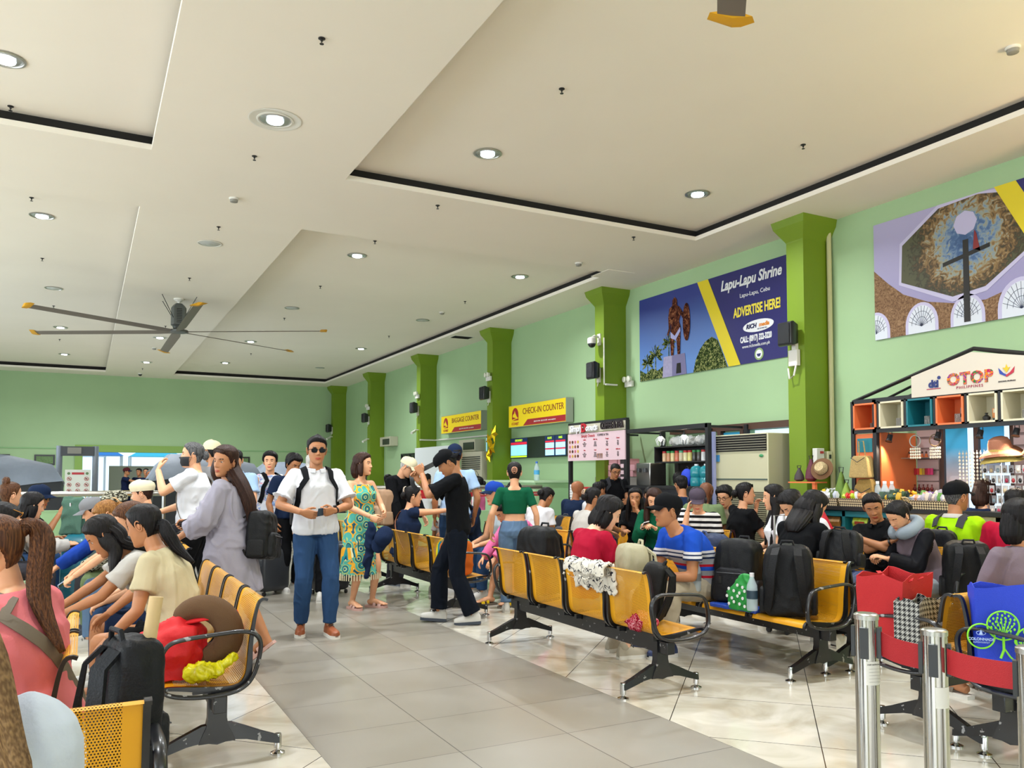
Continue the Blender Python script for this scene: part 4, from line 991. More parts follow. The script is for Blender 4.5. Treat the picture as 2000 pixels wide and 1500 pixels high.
pp('brn4', 'person with long brown hair bent forward on the left bench', .52, 6.06, 92, sit=True, fem=1, sc=.97, skin='light', hair=('long', 'light'), fine=1, lean=22, head=(0, 30, 0), top=TS(c_white), bottom=TR(c_jean), shoe=W_, hands=lap())
pp('clip', 'woman with golden brown hair in a beige claw clip looking down at her phone', .48, 7.50, 88, sit=True, fem=1, sc=.98, skin='light', hair=('bun', 'gold'), fine=2, lean=30, head=(0, 38, 0), top=TS(c_hood), bottom=TR(c_jean2), shoe=W_, hands=[(.05, .55, .60), (-.1, .55, .58)], poses=('hold', 'hold'), parts=[hairclip('#c9a070', (0, -.10, .05), .035)])
pp('camo', 'man in black and tan camouflage bucket cap and jacket on the left bench', .48, 8.05, 86, sit=True, sc=1.0, skin='tan', hair=('short', 'black'), fine=2, lean=22, head=(0, 20, 0), top=LS(c_camo), bottom=TR(c_olive), shoe=D_, hat=('cap', c_camo, c_camo), hands=lap(.08, .46, .6))
pp('gcap', 'person in grey cap and navy jacket leaning forward on the left bench', .42, 8.62, 86, sit=True, sc=.98, skin='light', hair=('short', 'black'), fine=2, lean=40, head=(0, 22, 0), top=LS(c_royal), bottom=TR(c_dgrey), shoe=W_, hat=('cap', cl('grey_cap', '#77787c'), cl('grey_cap', '#77787c')), hands=lap(.08, .62, .55))
pp('beret', 'person in cream flat cap and pale blue shirt on the left aisle bench', .58, 9.16, 70, sit=True, sc=1.06, skin='light', hair=('short', 'brown'), fine=1, head=(0, 8, 0), top=TS(c_sky), bottom=TR(c_khaki), shoe=W_, hat=('beret', c_cream, c_cream))
pp('hood', 'person with short black hair in pale grey hoodie holding a phone, facing right', -.72, 9.16, -72, sit=True, sc=1.0, skin='light', hair=('bob', 'black'), fine=2, lean=34, head=(-8, 14, 0), top=LS(c_hood), bottom=TR(c_dgrey), shoe=W_, hands=[(.08, .60, .72), (-.06, .58, .72)], poses=('hold', 'hold'))
pp('gl9', 'man in dark cap and dark glasses raising a cup at the far left', -.66, 10.55, -100, sit=True, sc=1.03, skin='tan', hair=('short', 'black'), fine=2, lean=24, head=(-10, 10, 0), top=TS(c_blk), bottom=SH(c_dgrey), shoe=W_, hat=('cap', c_navy, c_navy), hands=[(.08, .45, .98), (-.1, .42, .7)], parts=[glasses()])
pp('topk', 'person with sunglasses pushed up on black hair at the left edge', -.66, 6.11, -70, sit=True, sc=.97, fem=1, skin='light', hair=('bun', 'black'), fine=2, lean=18, head=(0, 30, 0), top=TS(c_blk), bottom=TR(c_jean), shoe=W_, parts=[glasses('#b07a30', False, True)], hands=lap())
pp('bun2', 'person with light brown top bun at the left, behind the grey hoodie', -.70, 9.95, -60, sit=True, sc=1.04, fem=1, skin='light', hair=('topbun', 'light'), fine=1, head=(0, 0, 0), top=TS(c_taupe), bottom=TR(c_jean), shoe=W_)
# ---- seated, right
pp('red', 'person with tousled black hair in crimson T-shirt on the nearest right bench', 3.42, 5.28, -92, sit=True, sc=.97, skin='pale', hair=('wavybob', 'black'), fine=3, lean=16, head=(-25, 28, 0), top=TS(c_red), bottom=SH(c_khaki), shoe=('shoe', mat('beige_sneaker', '#a79f8e', .6), c_sole), hands=[(.1, .42, .66), (-.1, .42, .66)], feet=[(.12, .30, 0), (-.14, .36, 0)], neckf=.02)
pp('blue', 'man in black cap and royal blue T-shirt with red and white chest stripes, leaning forward', 4.50, 5.14, 84, sit=True, sc=1.04, w=1.12, skin='tan', hair=('short', 'black'), fine=3, lean=46, head=(-14, 0, 0), top=TS(c_polo, grow=.014), bottom=TR(c_khaki, loose=.02), shoe=('shoe', c_bsn, c_wsn), hat=('cap', c_blk, c_blk), hands=[(.06, .55, .66), (-.12, .52, .62)], poses=('relax', 'relax'), feet=[(.13, .40, 0), (-.15, .46, 0)])
pp('dblue', 'woman with flowered hair clip in dark blue top seen from behind, arm reaching forward', 3.34, 9.0, -92, sit=True, sc=.98, fem=1, w=1.1, skin='light', hair=('bun', 'black'), fine=2, lean=8, head=(-10, 6, 0), top=TS(c_navy, sleeve=.2), bottom=TR(c_jean), shoe=W_, parts=[hairclip('#c9b8a8', (0, -.09, .07), .03), strap(c_tanl, 'crossb', 'bag_strap', .014)], hands=[(.05, .55, 1.0), (-.12, .34, .6)])
pp('navyg', 'girl in navy hoodie with raised eyebrows looking up to her left', 4.42, 9.51, 120, sit=True, sc=1.04, fem=1, skin='light', hair=('bob', 'black'), fine=2, lean=22, head=(20, -4, 0), top=LS(c_navy), bottom=TR(c_blk), shoe=W_, hands=lap(.1, .5, .7))
pp('child', 'small child with dark pigtail hair beside the bench, seen from behind', 3.95, 9.35, 10, sc=.60, fem=1, skin='tan', hair=('bun', 'black'), fine=1, head=(0, 10, 0), top=TS(c_hood), bottom=SH(c_navy), shoe=W_)
pp('pinkj', 'person in bright pink jacket and denim shorts bending forward behind the walking man', 4.45, 7.9, 96, sit=True, sc=.98, fem=1, skin='light', hair=('bun', 'black'), fine=2, lean=48, head=(0, 40, 0), top=LS(c_rose), bottom=SH(c_jean2, ), shoe=('sandal', c_yel, c_taupe), hands=lap(.12, .6, .5), feet=[(.12, .50, 0), (-.12, .38, 0)])
pp('ncap', 'man in navy blue cap and pale grey tank top facing left', 4.44, 8.43, 92, sit=True, sc=1.05, w=1.1, skin='light', hair=('buzz', 'salt'), fine=2, lean=24, head=(0, 5, 0), top=TS(cl('pale_tank', '#a9bac4'), sleeve=0), bottom=TR(c_jean), shoe=W_, hat=('cap', c_royal, c_navy), hands=lap(.1, .45, .62))
pp('ws38', 'person with tied black hair in white shirt bent over, beside the green crop top woman', 5.08, 9.05, -70, sit=True, sc=1.02, fem=1, skin='tan', hair=('bun', 'black'), fine=2, lean=26, head=(-5, 30, 0), top=TS(c_white), bottom=TR(c_blk), shoe=W_, hands=lap())
pp('bh38', 'person with black bun behind the one in white bending over', 5.08, 9.72, -60, sit=True, sc=1.05, fem=1, skin='tan', hair=('bun', 'black'), fine=1, lean=10, head=(-10, 15, 0), top=TS(c_navy), bottom=TR(c_blk), shoe=W_)
pp('bald', 'bald man in navy hooded jacket seen from behind', 6.66, 10.55, -70, sit=True, sc=1.04, skin='brown', hair=('bald', 'black'), fine=2, lean=4, head=(-30, 4, 0), top=LS(c_navy), bottom=TR(c_jean), shoe=W_)
pp('wt20', 'young man with short black hair in white T-shirt on the bench before the menu board', 6.66, 9.98, -70, sit=True, sc=1.02, skin='tan', hair=('crew', 'black'), fine=2, lean=6, head=(-10, 6, 0), top=TS(c_white), bottom=TR(c_jean), shoe=W_)
pp('cl21', 'woman with black hair in claw clip and grey T-shirt, arm along her knees', 5.08, 7.95, -80, sit=True, sc=1.0, fem=1, skin='tan', hair=('bun', 'black'), fine=2, lean=24, head=(-14, 10, 0), top=TS(c_hood), bottom=TR(c_blk), shoe=W_, parts=[hairclip('#c9b09a', (0, -.11, .05), .028)], hands=[(.06, .62, .74), (-.08, .6, .72)])
pp('ph22', 'girl with dark hair down resting her cheek on her hand with a phone', 6.12, 8.17, 120, sit=True, sc=.97, fem=1, skin='tan', hair=('long', 'black'), fine=2, lean=20, head=(20, 4, 0), top=TS(c_blk), bottom=TR(c_jean), shoe=W_, hands=[(.02, .42, .74), (-.10, .34, 1.0)], hdirs=[None, (.2, -.1, 1)])
pp('gr23', 'girl with long reddish brown hair in green jacket looking at her phone', 5.98, 7.60, 125, sit=True, sc=1.02, fem=1, skin='light', hair=('long', 'brown'), fine=2, lean=26, head=(14, 26, 0), top=LS(c_green), bottom=TR(c_navy), shoe=W_, hands=[(.08, .42, .82), (-.08, .46, .82)], poses=('hold', 'hold'), hairlen=.3)
pp('pk24', 'girl in bright pink top on a stool near the coffee stall', 7.0, 9.1, 140, sit=True, sc=.98, fem=1, skin='light', hair=('bun', 'black'), fine=1, lean=10, head=(0, 24, 0), top=TS(c_rose), bottom=TR(c_jean), shoe=W_)
pp('nv25', 'man in navy T-shirt seen from behind at the coffee stall counter', 7.02, 8.45, -40, sit=True, seatz=.52, sc=1.0, skin='tan', hair=('crew', 'black'), fine=1, lean=6, head=(20, 12, 0), top=TS(c_navy), bottom=TR(c_jean), shoe=W_)
pp('ol26', 'man with shaved head in olive T-shirt seen from behind', 6.66, 7.68, -60, sit=True, sc=1.06, w=1.15, skin='dark', hair=('bald', 'black'), fine=2, lean=16, head=(-5, 26, 0), top=TS(c_olive), bottom=TR(c_dgrey), shoe=W_)
pp('hp27', 'person in purple-grey cap, headphones and black and white striped shirt', 6.10, 7.02, 120, sit=True, sc=1.0, skin='light', hair=('short', 'black'), fine=2, lean=16, head=(20, 24, 0), top=TS(c_bw), bottom=TR(c_jean), shoe=W_, hat=('cap', cl('plum_cap', '#4c4350'), cl('plum_cap', '#4c4350')), parts=[headphones], hands=[(.05, .30, 1.02), (-.12, .34, .66)], hdirs=[(-.2, -.2, 1), None])
pp('gb28', 'boy with black hair and glasses seated on a stool behind the headphones wearer', 7.08, 7.62, 110, sit=True, sc=1.0, skin='light', hair=('messy', 'black'), fine=1, lean=8, head=(0, 22, 0), top=TS(c_khaki), bottom=TR(c_jean), shoe=W_, parts=[glasses('#101010', False)])
pp('bk29', 'woman in black T-shirt with curly bun and sunglasses on her head, facing right', 6.62, 6.98, -96, sit=True, sc=1.02, fem=1, w=1.12, skin='light', hair=('bun', 'black'), fine=2, lean=8, head=(-25, 0, 0), top=TS(c_blk, loose=.02), bottom=TR(c_blk), shoe=W_, parts=[glasses('#181818', True, True)], hands=[(.12, .40, .66), (.0, .24, 1.02)], hdirs=[None, (.2, 0, 1)])
pp('wl30', 'woman with long black hair in white top facing away near the red box', 6.26, 6.0, 60, sit=True, sc=1.02, fem=1, skin='light', hair=('long', 'black'), fine=2, lean=4, head=(-10, 8, 0), top=TS(c_white), bottom=TR(c_jean), shoe=W_)
pp('wb31', 'person with black hair in white shirt bowed behind the woman in black', 6.24, 5.47, 80, sit=True, sc=1.06, skin='light', hair=('messy', 'black'), fine=2, lean=32, head=(0, 40, 0), top=TS(c_white), bottom=TR(c_jean), shoe=W_)
pp('lh32', 'woman with long wavy dark hair in loose black T-shirt bowed over, seen from behind', 5.06, 4.72, -84, sit=True, sc=1.03, fem=1, w=1.08, skin='light', hair=('long', 'black'), fine=3, lean=20, head=(-14, 34, 0), hairlen=.26, top=TS(c_blk, loose=.03, amp=.01), bottom=TR(c_blk), shoe=W_, hands=lap(.14, .45, .62))
pp('cpl', 'young man in black polo with arms crossed, leaning towards the girl with neck pillow', 6.36, 4.88, 108, sit=True, sc=.97, skin='tan', hair=('crew', 'black'), fine=3, side=9, lean=10, head=(20, 22, 12), top=TS(c_blk, sleeve=.8), bottom=TR(c_blk), shoe=D_, hands=[(-.16, .27, .84), (.13, .31, .86)], elbows=[(.8, .3, -.8), (-.8, .3, -.8)], poses=('relax', 'relax'), parts=[watch(1), collar(c_blk)], shut=.8)
pp('neck', 'young woman wearing a grey neck pillow and grey jacket with black sleeves, looking down', 6.34, 4.44, 76, sit=True, sc=.98, fem=1, skin='light', hair=('bun', 'black'), fine=3, lean=32, head=(6, 38, -8), top=LS(c_mauve, mat2=cl('satin_black', '#121319', .6)), bottom=TR(cl('pale_grey_joggers', '#9ba3a8'), loose=.03), shoe=W_, parts=[hairclip('#b89a6a', (0, -.11, .06), .03)], hands=[(.10, .42, .70), (-.06, .46, .72)], shut=.7, poses=('hold', 'relax'))
pp('lime', 'man in black mesh cap and lime green hooded jacket facing right', 6.80, 4.52, -84, sit=True, sc=1.05, skin='tan', hair=('buzz', 'salt'), fine=2, lean=4, head=(-16, -2, 0), top=LS(c_lime), bottom=TR(c_blk), shoe=W_, hat=('cap', c_blk, c_blk), parts=[strap(c_dgrey), collar(c_hood, .066)])
pp('redm', 'man with short black hair in dark red shirt seen from behind', 6.86, 4.02, -60, sit=True, sc=1.0, skin='light', hair=('crew', 'black'), fine=2, lean=8, head=(-20, 10, 0), top=TS(c_red), bottom=TR(c_blk), shoe=W_)
pp('gw37', 'woman with black bob and dark grey blouse at the right edge, face turned right', 4.94, 2.86, -16, sit=True, sc=.95, fem=1, w=1.05, skin='tan', hair=('bob', 'black'), fine=3, lean=2, head=(-62, 2, 0), top=TS(c_mauve, sleeve=1.0, loose=.02, name='blouse'), bottom=TR(c_blk), shoe=SD)
pp('cash', 'souvenir stall cashier with shoulder-length brown hair and glasses behind the counter', 7.62, 4.75, -20, sit=True, seatz=.50, sc=.98, fem=1, skin='light', hair=('bob', 'brown'), fine=2, head=(-60, 14, 0), top=TS(c_navy), bottom=TR(c_blk), shoe=D_, hands=[(.1, .42, 1.0), (-.05, .45, 1.0)])
pp('brw', 'man in brown T-shirt seen from behind inside the coffee stall', 7.55, 9.2, -75, sit=True, feet=[(.1, .27, 0), (-.1, .27, 0)], seatz=.55, sc=1.02, skin='tan', hair=('crew', 'black'), fine=1, head=(-30, 10, 0), top=TS(c_taupe), bottom=TR(c_blk), shoe=D_)
# ---- beyond the rail
pp('yel', 'person in yellow shirt sitting beyond the steel rail', 6.0, 17.3, -40, sit=True, seatz=.5, sc=1.04, skin='tan', hair=('short', 'black'), fine=0, top=TS(c_yel), bottom=TR(c_blk), shoe=D_)
pp('rwm', 'man in red and white shirt sitting at the baggage counter', 6.35, 15.9, -70, sit=True, seatz=.5, sc=1.05, skin='tan', hair=('crew', 'black'), fine=1, top=TS(stripes('red_shoulders', [(0, '#cfcfd2'), (.93, '#b01c28')], 2, 0)), bottom=TR(c_blk), shoe=D_)
pp('pkf', 'person in pink jacket beyond the steel rail near the check-in counter', 6.5, 13.6, 60, sit=True, seatz=.5, sc=1.0, fem=1, skin='tan', hair=('bun', 'black'), fine=0, top=TS(c_rose), bottom=TR(c_blk), shoe=D_)
# ---- phones in hands
phone(PP['sun'], -1, 'dark phone in the hands of the man in sunglasses', '#1f3547')
phone(PP['coat'], 1, 'black phone held by the woman in the lilac coat')
phone(PP['gr23'], 1, 'phone held by the girl with reddish brown hair', '#cfcfd2')
phone(PP['hood'], 1, 'black phone held by the person in the grey hoodie')
phone(PP['clip'], 1, 'pale phone held by the woman with the claw clip', '#9fb2cc')
phone(PP['long3'], 1, 'white phone held by the long-haired person beside the woman in beige', '#d8d8da')
phone(PP['neck'], 1, 'black phone held by the woman with the neck pillow')
# ---------------- ceiling fixtures ----------------
m_emit = mat('lamp_glow', '#ffffff', .5, emit='#e8f4ff', estr=14); m_off = mat('lamp_unlit', '#b9bdbb', .3)
m_refl = mat('lamp_reflector', '#cfd6dc', .15, 1, bump=.5, bscale=300); m_trim = mat('white_trim', '#dcdad2', .5)
LBL = {}
LIGHTS = [(-.63, 7.53, 1, 1, 'half out of frame at the upper left edge'), (3.64, 7.43, 1, 1, 'near the left corner of the large near panel'), (6.38, 7.35, 1, 1, 'near the right corner of the large near panel'), (-.55, 11.93, 1, 1, 'in the left panel, second from the camera'),
 (3.6, 11.85, 1, 1, 'above the fan blade in the middle panel'), (6.41, 11.84, 1, 1, 'by the long dark cove near the right wall'), (-.55, 16.48, 1, 0, 'in the left panel above the fan blade'), (3.6, 16.21, 1, 0, 'in the middle panel right of the fan motor'), (6.37, 16.17, 1, 0, 'by the right cove over the third pillar'),
 (-.54, 20.76, 1, 1, 'in the left panel between two fan blades'), (3.6, 20.74, 1, 1, 'half hidden by the right fan blades'), (-.55, 25.3, 1, 1, 'farthest in the left panel'), (3.62, 25.01, 1, 1, 'far end of the middle panel, left one'), (6.39, 24.82, 1, 0, 'far end of the middle panel, right one'), (6.37, 20.55, 1, 1, 'right of the fan blade tip'),
 (1.45, 7.3, 0, 1, 'with a wide ring on the beam between the near panels'), (1.46, 11.66, 0, 0, 'on the beam just above the fan'), (1.48, 20.2, 0, 1, 'on the beam under the fan hub'), (1.48, 24.75, 0, 1, 'farthest on the central beam'),
 (3.64, 3.2, 1, 1, 'overhead near the camera'), (6.38, 3.2, 1, 1, 'overhead at the right, out of frame'), (-.6, 3.2, 1, 1, 'overhead at the left, out of frame')]
for x, y, up, on, where in LIGHTS:
    z = (CZ+RH if up else CZ); t = thing('downlight', (x, y, z), 0, ('lit' if on else 'unlit') + ' round ceiling downlight ' + where, 'ceiling light', 'recessed ceiling downlights')
    b = MB(); R = .135 if up else .15
    b.lathe([(R, 0), (R+.012, -.004), (R+.012, -.008), (R-.004, -.010), (R-.008, -.002)], 32); 
    if y < 8 and not up: b.lathe([(R+.075, 0), (R+.085, -.003), (R+.075, -.006), (R+.065, -.003)], 32)
    b.obj('trim_ring', m_trim if not up else m_silver, t)
    b = MB(); b.lathe([(R-.008, -.001), (R-.03, -.012), (.05, -.016)], 32); b.obj('reflector', m_refl if on else m_off, t)
    b = MB(); b.lathe([(.075, -.016), (.07, -.024), (.03, -.028)], 20) if on else b.lathe([(.05, -.016), (.03, -.022)], 16); b.obj('bulb', m_emit if on else m_off, t)
    if on:
        d = bpy.data.lights.new('downlight_beam', 'AREA'); d.shape = 'DISK'; d.size = .2; d.energy = 75; d.color = (.93, .97, 1); d.spread = math.radians(150)
        o = bpy.data.objects.new('downlight_beam', d); o.location = (0, 0, -.035); o.parent = t; S.collection.objects.link(o)
SPR = [(1.47, 5.76), (1.44, 8.24), (1.46, 10.83), (1.44, 13.88), (3.63, 8.45+.3), (3.59, 5.87), (6.37, 5.74), (-.66, 8.49), (-.63, 11.2), (6.44, 8.7), (-.64, 14.28), (3.62, 14.1), (6.4, 14.04), (3.69, 17.33), (3.97, 22.81), (1.47, 26.3), (6.39, 18.4), (-.6, 18.2), (3.6, 11.0), (1.47, 18.6), (-.6, 22.6)]
def zc(x, y): return CZ+RH if any(r[0] < x < r[2] and r[1] < y < r[3] for r in REC) else CZ
sp0 = None
for x, y in SPR:
    l = 'small black ceiling sprinkler head above the waiting hall'
    if sp0 is None:
        sp0 = thing('sprinkler', (x, y, zc(x, y)), 0, l, 'sprinkler', 'ceiling sprinklers')
        b = MB(); b.lathe([(.026, 0), (.026, -.005), (.015, -.010)], 16); b.obj('escutcheon', m_blk2, sp0)
        b = MB(); b.lathe([(.009, -.008), (.009, -.022), (.004, -.026), (.004, -.040)], 10); b.lathe([(.016, -.041), (.016, -.044)], 12); b.obj('nozzle', m_blk2, sp0)
    else: kids_copy(sp0, (x, y, zc(x, y)), 0)
sm0 = None
for x, y in [(1.46, 9.62), (6.5, 10.16), (6.36, 3.64), (6.41, 15.2), (1.48, 21.9)]:
    if sm0 is None:
        sm0 = thing('smoke_detector', (x, y, zc(x, y)), 0, 'round white smoke detector on the ceiling', 'smoke detector', 'ceiling smoke detectors')
        b = MB(); b.lathe([(.055, 0), (.055, -.015), (.05, -.02)], 20); b.obj('base', m_trim, sm0); b = MB(); b.lathe([(.045, -.02), (.042, -.045), (.02, -.052)], 20); b.obj('chamber', mat('vent_grey', '#8b8982', .6), sm0)
    else: kids_copy(sm0, (x, y, zc(x, y)), 0)
t = thing('ceiling_camera', (1.48, 27.6, CZ), 0, 'dark dome camera on the ceiling near the far wall', 'camera'); b = MB(); b.lathe([(.07, 0), (.07, -.03)], 18); b.obj('base', m_trim, t); b = MB(); b.ell((0, 0, -.035), (.055, .055, .05), 16); b.obj('dome', m_blk2, t)
t = thing('ceiling_vent', (7.62, 16.9, CZ), 0, 'small dark air vent in the ceiling beside the third pillar', 'vent'); b = MB(); b.box(0, 0, -.004, .5, .32, .01); b.obj('frame', m_trim, t); b = MB(); [b.box(0, -.12+.04*k, -.012, .44, .012, .008) for k in range(7)]; b.box(0, 0, -.0095, .44, .27, .003); b.obj('grille', m_dark, t)
t = thing('access_hatch', (7.36, 10.5, CZ), .0, 'flush square access hatch in the ceiling by the right wall', 'hatch'); b = MB(); b.box(0, 0, -.003, .5, .5, .006); b.obj('panel', m_ceil, t)
# large ceiling fans
m_fanm = mat('fan_grey', '#5d615f', .4, .3); m_blade = mat('fan_blade_grey', '#6b6259', .45); m_tip = mat('fan_tip_yellow', '#d39a12', .5)
def fan(X, Y, a0, label):
    t = thing('ceiling_fan', (X, Y, CZ), 0, label, 'ceiling fan'); H = -.60
    b = MB(); b.lathe([(.09, 0), (.09, -.02), (.05, -.05), (.025, -.06), (.025, -.10)], 20); b.obj('mount', m_trim, t)
    b = MB(); b.loft([[(-.075*s, -.10*s, z), (.075*s, -.10*s, z), (.11*s, -.03*s, z), (.11*s, .05*s, z), (.06*s, .11*s, z), (-.06*s, .11*s, z), (-.11*s, .05*s, z), (-.11*s, -.03*s, z)] for z, s in ((-.09, .55), (-.13, .9), (-.17, 1.15), (-.48, 1.15), (-.50, .9), (H+.06, .8))]); b.obj('motor_housing', m_fanm, t)
    b = MB()
    for k in range(9):
        for s in (-1, 1): b.box(s*.02, -.118, -.2-.03*k, .05, .008, .008, T(0, 0, 0))
    b.obj('vent_slots', m_dark, t)
    b = MB(); b.lathe([(.16, H+.03), (.17, H+.02), (.17, H-.01), (.10, H-.025)], 28); b.obj('hub', m_fanm, t)
    b = MB(); 
    for q in (.6, 2.2, 3.9, 5.4): b.tube([(.1*math.cos(q), .1*math.sin(q), -.4), (.42*math.cos(q), .42*math.sin(q), 0)], .006, 6)
    b.obj('guy_wires', m_blk2, t)
    for k in range(6):
        a = a0+k*PI/3; M = Rz(a)
        b = MB(); R = 2.62
        b.loft([[(x, -.075*w, H-.012-.01*w), (x, .0, H+.008), (x, .085*w, H+.016), (x, .0, H-.008)] for x, w in ((.14, .7), (.4, 1), (1.5, 1), (R, .95))], M=M); bl = b.obj('blade', m_blade, t)
        b = MB(); b.loft([[(x, -.10*w, H-.025), (x, .0, H+.03), (x, .11*w, H+.03), (x, 0, H-.02)] for x, w in ((R-.03, 1.1), (R+.04, 1.25), (R+.07, .5))], M=M); b.obj('tip', m_tip, bl)
    return t
fan(1.45, 15.62, PI/2+.01, 'large six-blade grey ceiling fan with yellow tips over the middle of the hall')
fan(1.45, 1.42, math.atan2(3.37-1.42, 3.19-1.45), 'large ceiling fan near the camera, only one yellow-tipped blade end showing at the top')
# ---------------- on the right wall ----------------
def speaker(x, y, z, label):
    t = thing('wall_speaker', (x, y, z), 0, label, 'speaker', 'black speakers on the pillars')
    b = MB(); b.loft([[(0, -.085, -.13*s), (0, .085, -.13*s), (0, .085, .13*s), (0, -.085, .13*s)] if 0 else [(dx, -w, -h), (dx, w, -h), (dx, w, h), (dx, -w, h)] for dx, w, h in ((-.21, .105, .135), (-.17, .115, .15), (-.06, .085, .12), (-.05, .075, .11))]); b.obj('cabinet', m_blk2, t, bevel=.008)
    b = MB(); b.box(-.215, 0, 0, .012, .18, .24); b.obj('grille', mat('speaker_mesh', '#1f2124', .8, bump=.6, bscale=400), t)
    b = MB(); b.bx(-.05, -.03, -.2, .0, .03, .05); b.tube([(-.03, 0, -.2), (-.04, .02, -.26), (-.02, .03, -.2)], .006, 6); b.obj('bracket', m_trim, t); return t
for y, z, l in [(7.17, 3.15, 'nearest, on the pillar beside the shrine poster'), (11.50, 3.2, 'on the second pillar right of the check-in sign'), (15.75, 3.2, 'on the pillar between the baggage and check-in signs'), (20.01, 3.2, 'on the pillar left of the baggage counter sign'), (24.21, 3.2, 'on the second pillar from the far corner'), (28.40, 3.1, 'on the far corner pillar')]:
    speaker(7.78, y, z, 'black wall speaker '+l)
b = MB()
t = thing('security_camera', (7.78, 11.5, 3.72), 0, 'white dome security camera on an arm at the second pillar', 'camera')
b = MB(); b.tube([(0, 0, .06), (-.1, 0, .08), (-.16, 0, .04)], .02, 8); b.box(-.01, 0, .02, .02, .09, .2); b.obj('arm', m_trim, t)
b = MB(); b.lathe([(.04, .05), (.075, .03), (.075, -.06)], 18, T(-.16, 0, 0)); b.obj('housing', m_trim, t); b = MB(); b.ell((-.16, 0, -.06), (.068, .068, .07), 16); b.obj('dome', m_blk2, t)
for (x, y, z, l) in [(7.76, 20.0, 2.62, 'small white bullet camera on the pillar before the baggage sign'), (7.76, 24.2, 2.55, 'small white bullet camera on the second far pillar'), (7.76, 28.38, 2.8, 'small white camera on the far corner pillar')]:
    t = thing('security_camera', (x, y, z), 0, l, 'camera'); b = MB(); b.tube([(.02, 0, 0), (-.08, 0, 0)], .015, 8); b.obj('arm', m_trim, t); b = MB(); b.tube([(-.06, .03, -.03), (-.2, -.06, -.09)], .035, 12); b.obj('housing', m_trim, t)
for (y, z, l) in [(7.17, 2.86, 'white electrical box with a cable loop under the nearest speaker'), (9.0, 0, '')]:
    if not l: continue
    t = thing('junction_box', (7.77, y, z), 0, l, 'electrical box'); b = MB(); b.box(-.03, 0, 0, .06, .14, .2); b.obj('cover', m_trim, t, bevel=.006); b = MB(); b.tube([(-.05, -.05, -.08), (-.06, -.02, -.22), (-.05, .06, -.25), (-.04, .09, -.12)], .012, 8); b.obj('cable_loop', m_trim, t)
for (y, z, l) in [(11.22, 2.97, 'white wall lamp unit on the right side of the second pillar'), (15.73, 3.52, 'twin-lamp emergency light above the speaker on the third pillar'), (20.0, 3.5, 'twin-lamp emergency light above the speaker left of the baggage sign'), (24.2, 3.5, 'twin-lamp emergency light on the second far pillar')]:
    t = thing('emergency_light', (8.22 if y == 11.22 else 7.77, y, z), 0, l, 'emergency light'); b = MB(); b.box(-.03, 0, 0, .05, .2, .1); b.obj('battery_box', m_trim, t, bevel=.005)
    for s in (-1, 1): b = MB(); b.lathe([(.045, 0), (.05, .05), (.02, .06)], 14, T(-.05, s*.06, .08) @ Matrix.Rotation(-PI/2, 4, 'Y')); b.obj('lamp', mat('lamp_glass', '#d8d8c8', .2), t)
for (y, z, l, sx) in [(6.82, 1.68, 'white breaker box on the near pillar side above the bags', .16), (6.70, 1.66, 'small cream switch unit beside the breaker box', .09)]:
    pass
t = thing('breaker_box', (7.93, 7.02, 1.64), 0, 'white breaker box on the near pillar above the woven hats', 'electrical box'); b = MB(); b.box(0, -.03, .03, .13, .07, .14); b.box(-.01, -.03, -.09, .11, .05, .12); b.obj('cover', m_trim, t, bevel=.005); b = MB(); b.box(.02, -.067, .05, .06, .004, .03); b.obj('red_label', mat('red_label', '#b03030', .6), t)
t = thing('switch_unit', (8.10, 7.02, 1.62), 0, 'cream intercom unit with dark window beside the breaker box', 'switch'); b = MB(); b.box(0, -.03, 0, .08, .06, .17); b.obj('cover', mat('cream_plastic', '#cfc9a6', .5), t, bevel=.008); b = MB(); b.box(.0, -.062, .02, .035, .004, .05); b.obj('window', m_blk2, t)
# conduit on the wall
b = MB(); b.tube([(8.2, 20.0, 2.35), (8.2, 15.9, 2.33)], .02, 8); b.tube([(7.76, 19.86, 2.35), (8.2, 19.86, 2.35)], .02, 8); tag(b.obj('conduit', m_trim), 'pale conduit pipe running along the wall below the baggage counter sign', 'pipe')
b = MB(); b.tube([(7.76, 11.3, 2.95), (8.0, 11.3, 2.95)], .016, 8); b.tube([(7.76, 11.34, 3.75), (7.76, 11.34, 2.95)], .012, 8); tag(b.obj('conduit', m_trim), 'thin white conduit on the second pillar under the dome camera', 'pipe')
b = MB(); b.tube([(8.19, 7.0, 0), (8.19, 7.0, CZ)], .03, 8); tag(b.obj('downpipe', m_gutter), 'olive cream pipe running up the wall beside the nearest pillar', 'pipe')
# ---------------- posters ----------------
def poly_part(M, pts, z, m, parent, name, th=.002):
    b = MB(); n = len(pts); b.add([(x, y, z) for x, y in pts]+[(x, y, z+th) for x, y in pts], [tuple(range(n)), tuple(range(n, 2*n))[::-1]]+[(i, (i+1) % n, n+(i+1) % n, n+i) for i in range(n)], M)
    return b.obj(name, m, parent, smooth=False)
def sky_grad(name, c0, c1, z0, z1):
    m = mat(name, c0, .5); N, L, b = nodes_of(m); tc = N.new('ShaderNodeTexCoord'); sp = N.new('ShaderNodeSeparateXYZ'); L.new(tc.outputs['Object'], sp.inputs[0]); mr = N.new('ShaderNodeMapRange'); mr.inputs[1].default_value = z0; mr.inputs[2].default_value = z1
    L.new(sp.outputs[2], mr.inputs[0]); r = ramp(N, [(0, c0), (1, c1)], False); L.new(mr.outputs[0], r.inputs[0]); L.new(r.outputs[0], b.inputs['Base Color']); return m
pn = mat('poster_navy', '#221f63', .45); py_ = mat('poster_yellow', '#d8c31a', .45); pw = mat('poster_white', '#e3e3e6', .5); pt = mat('poster_title_yellow', '#e6d345', .5)
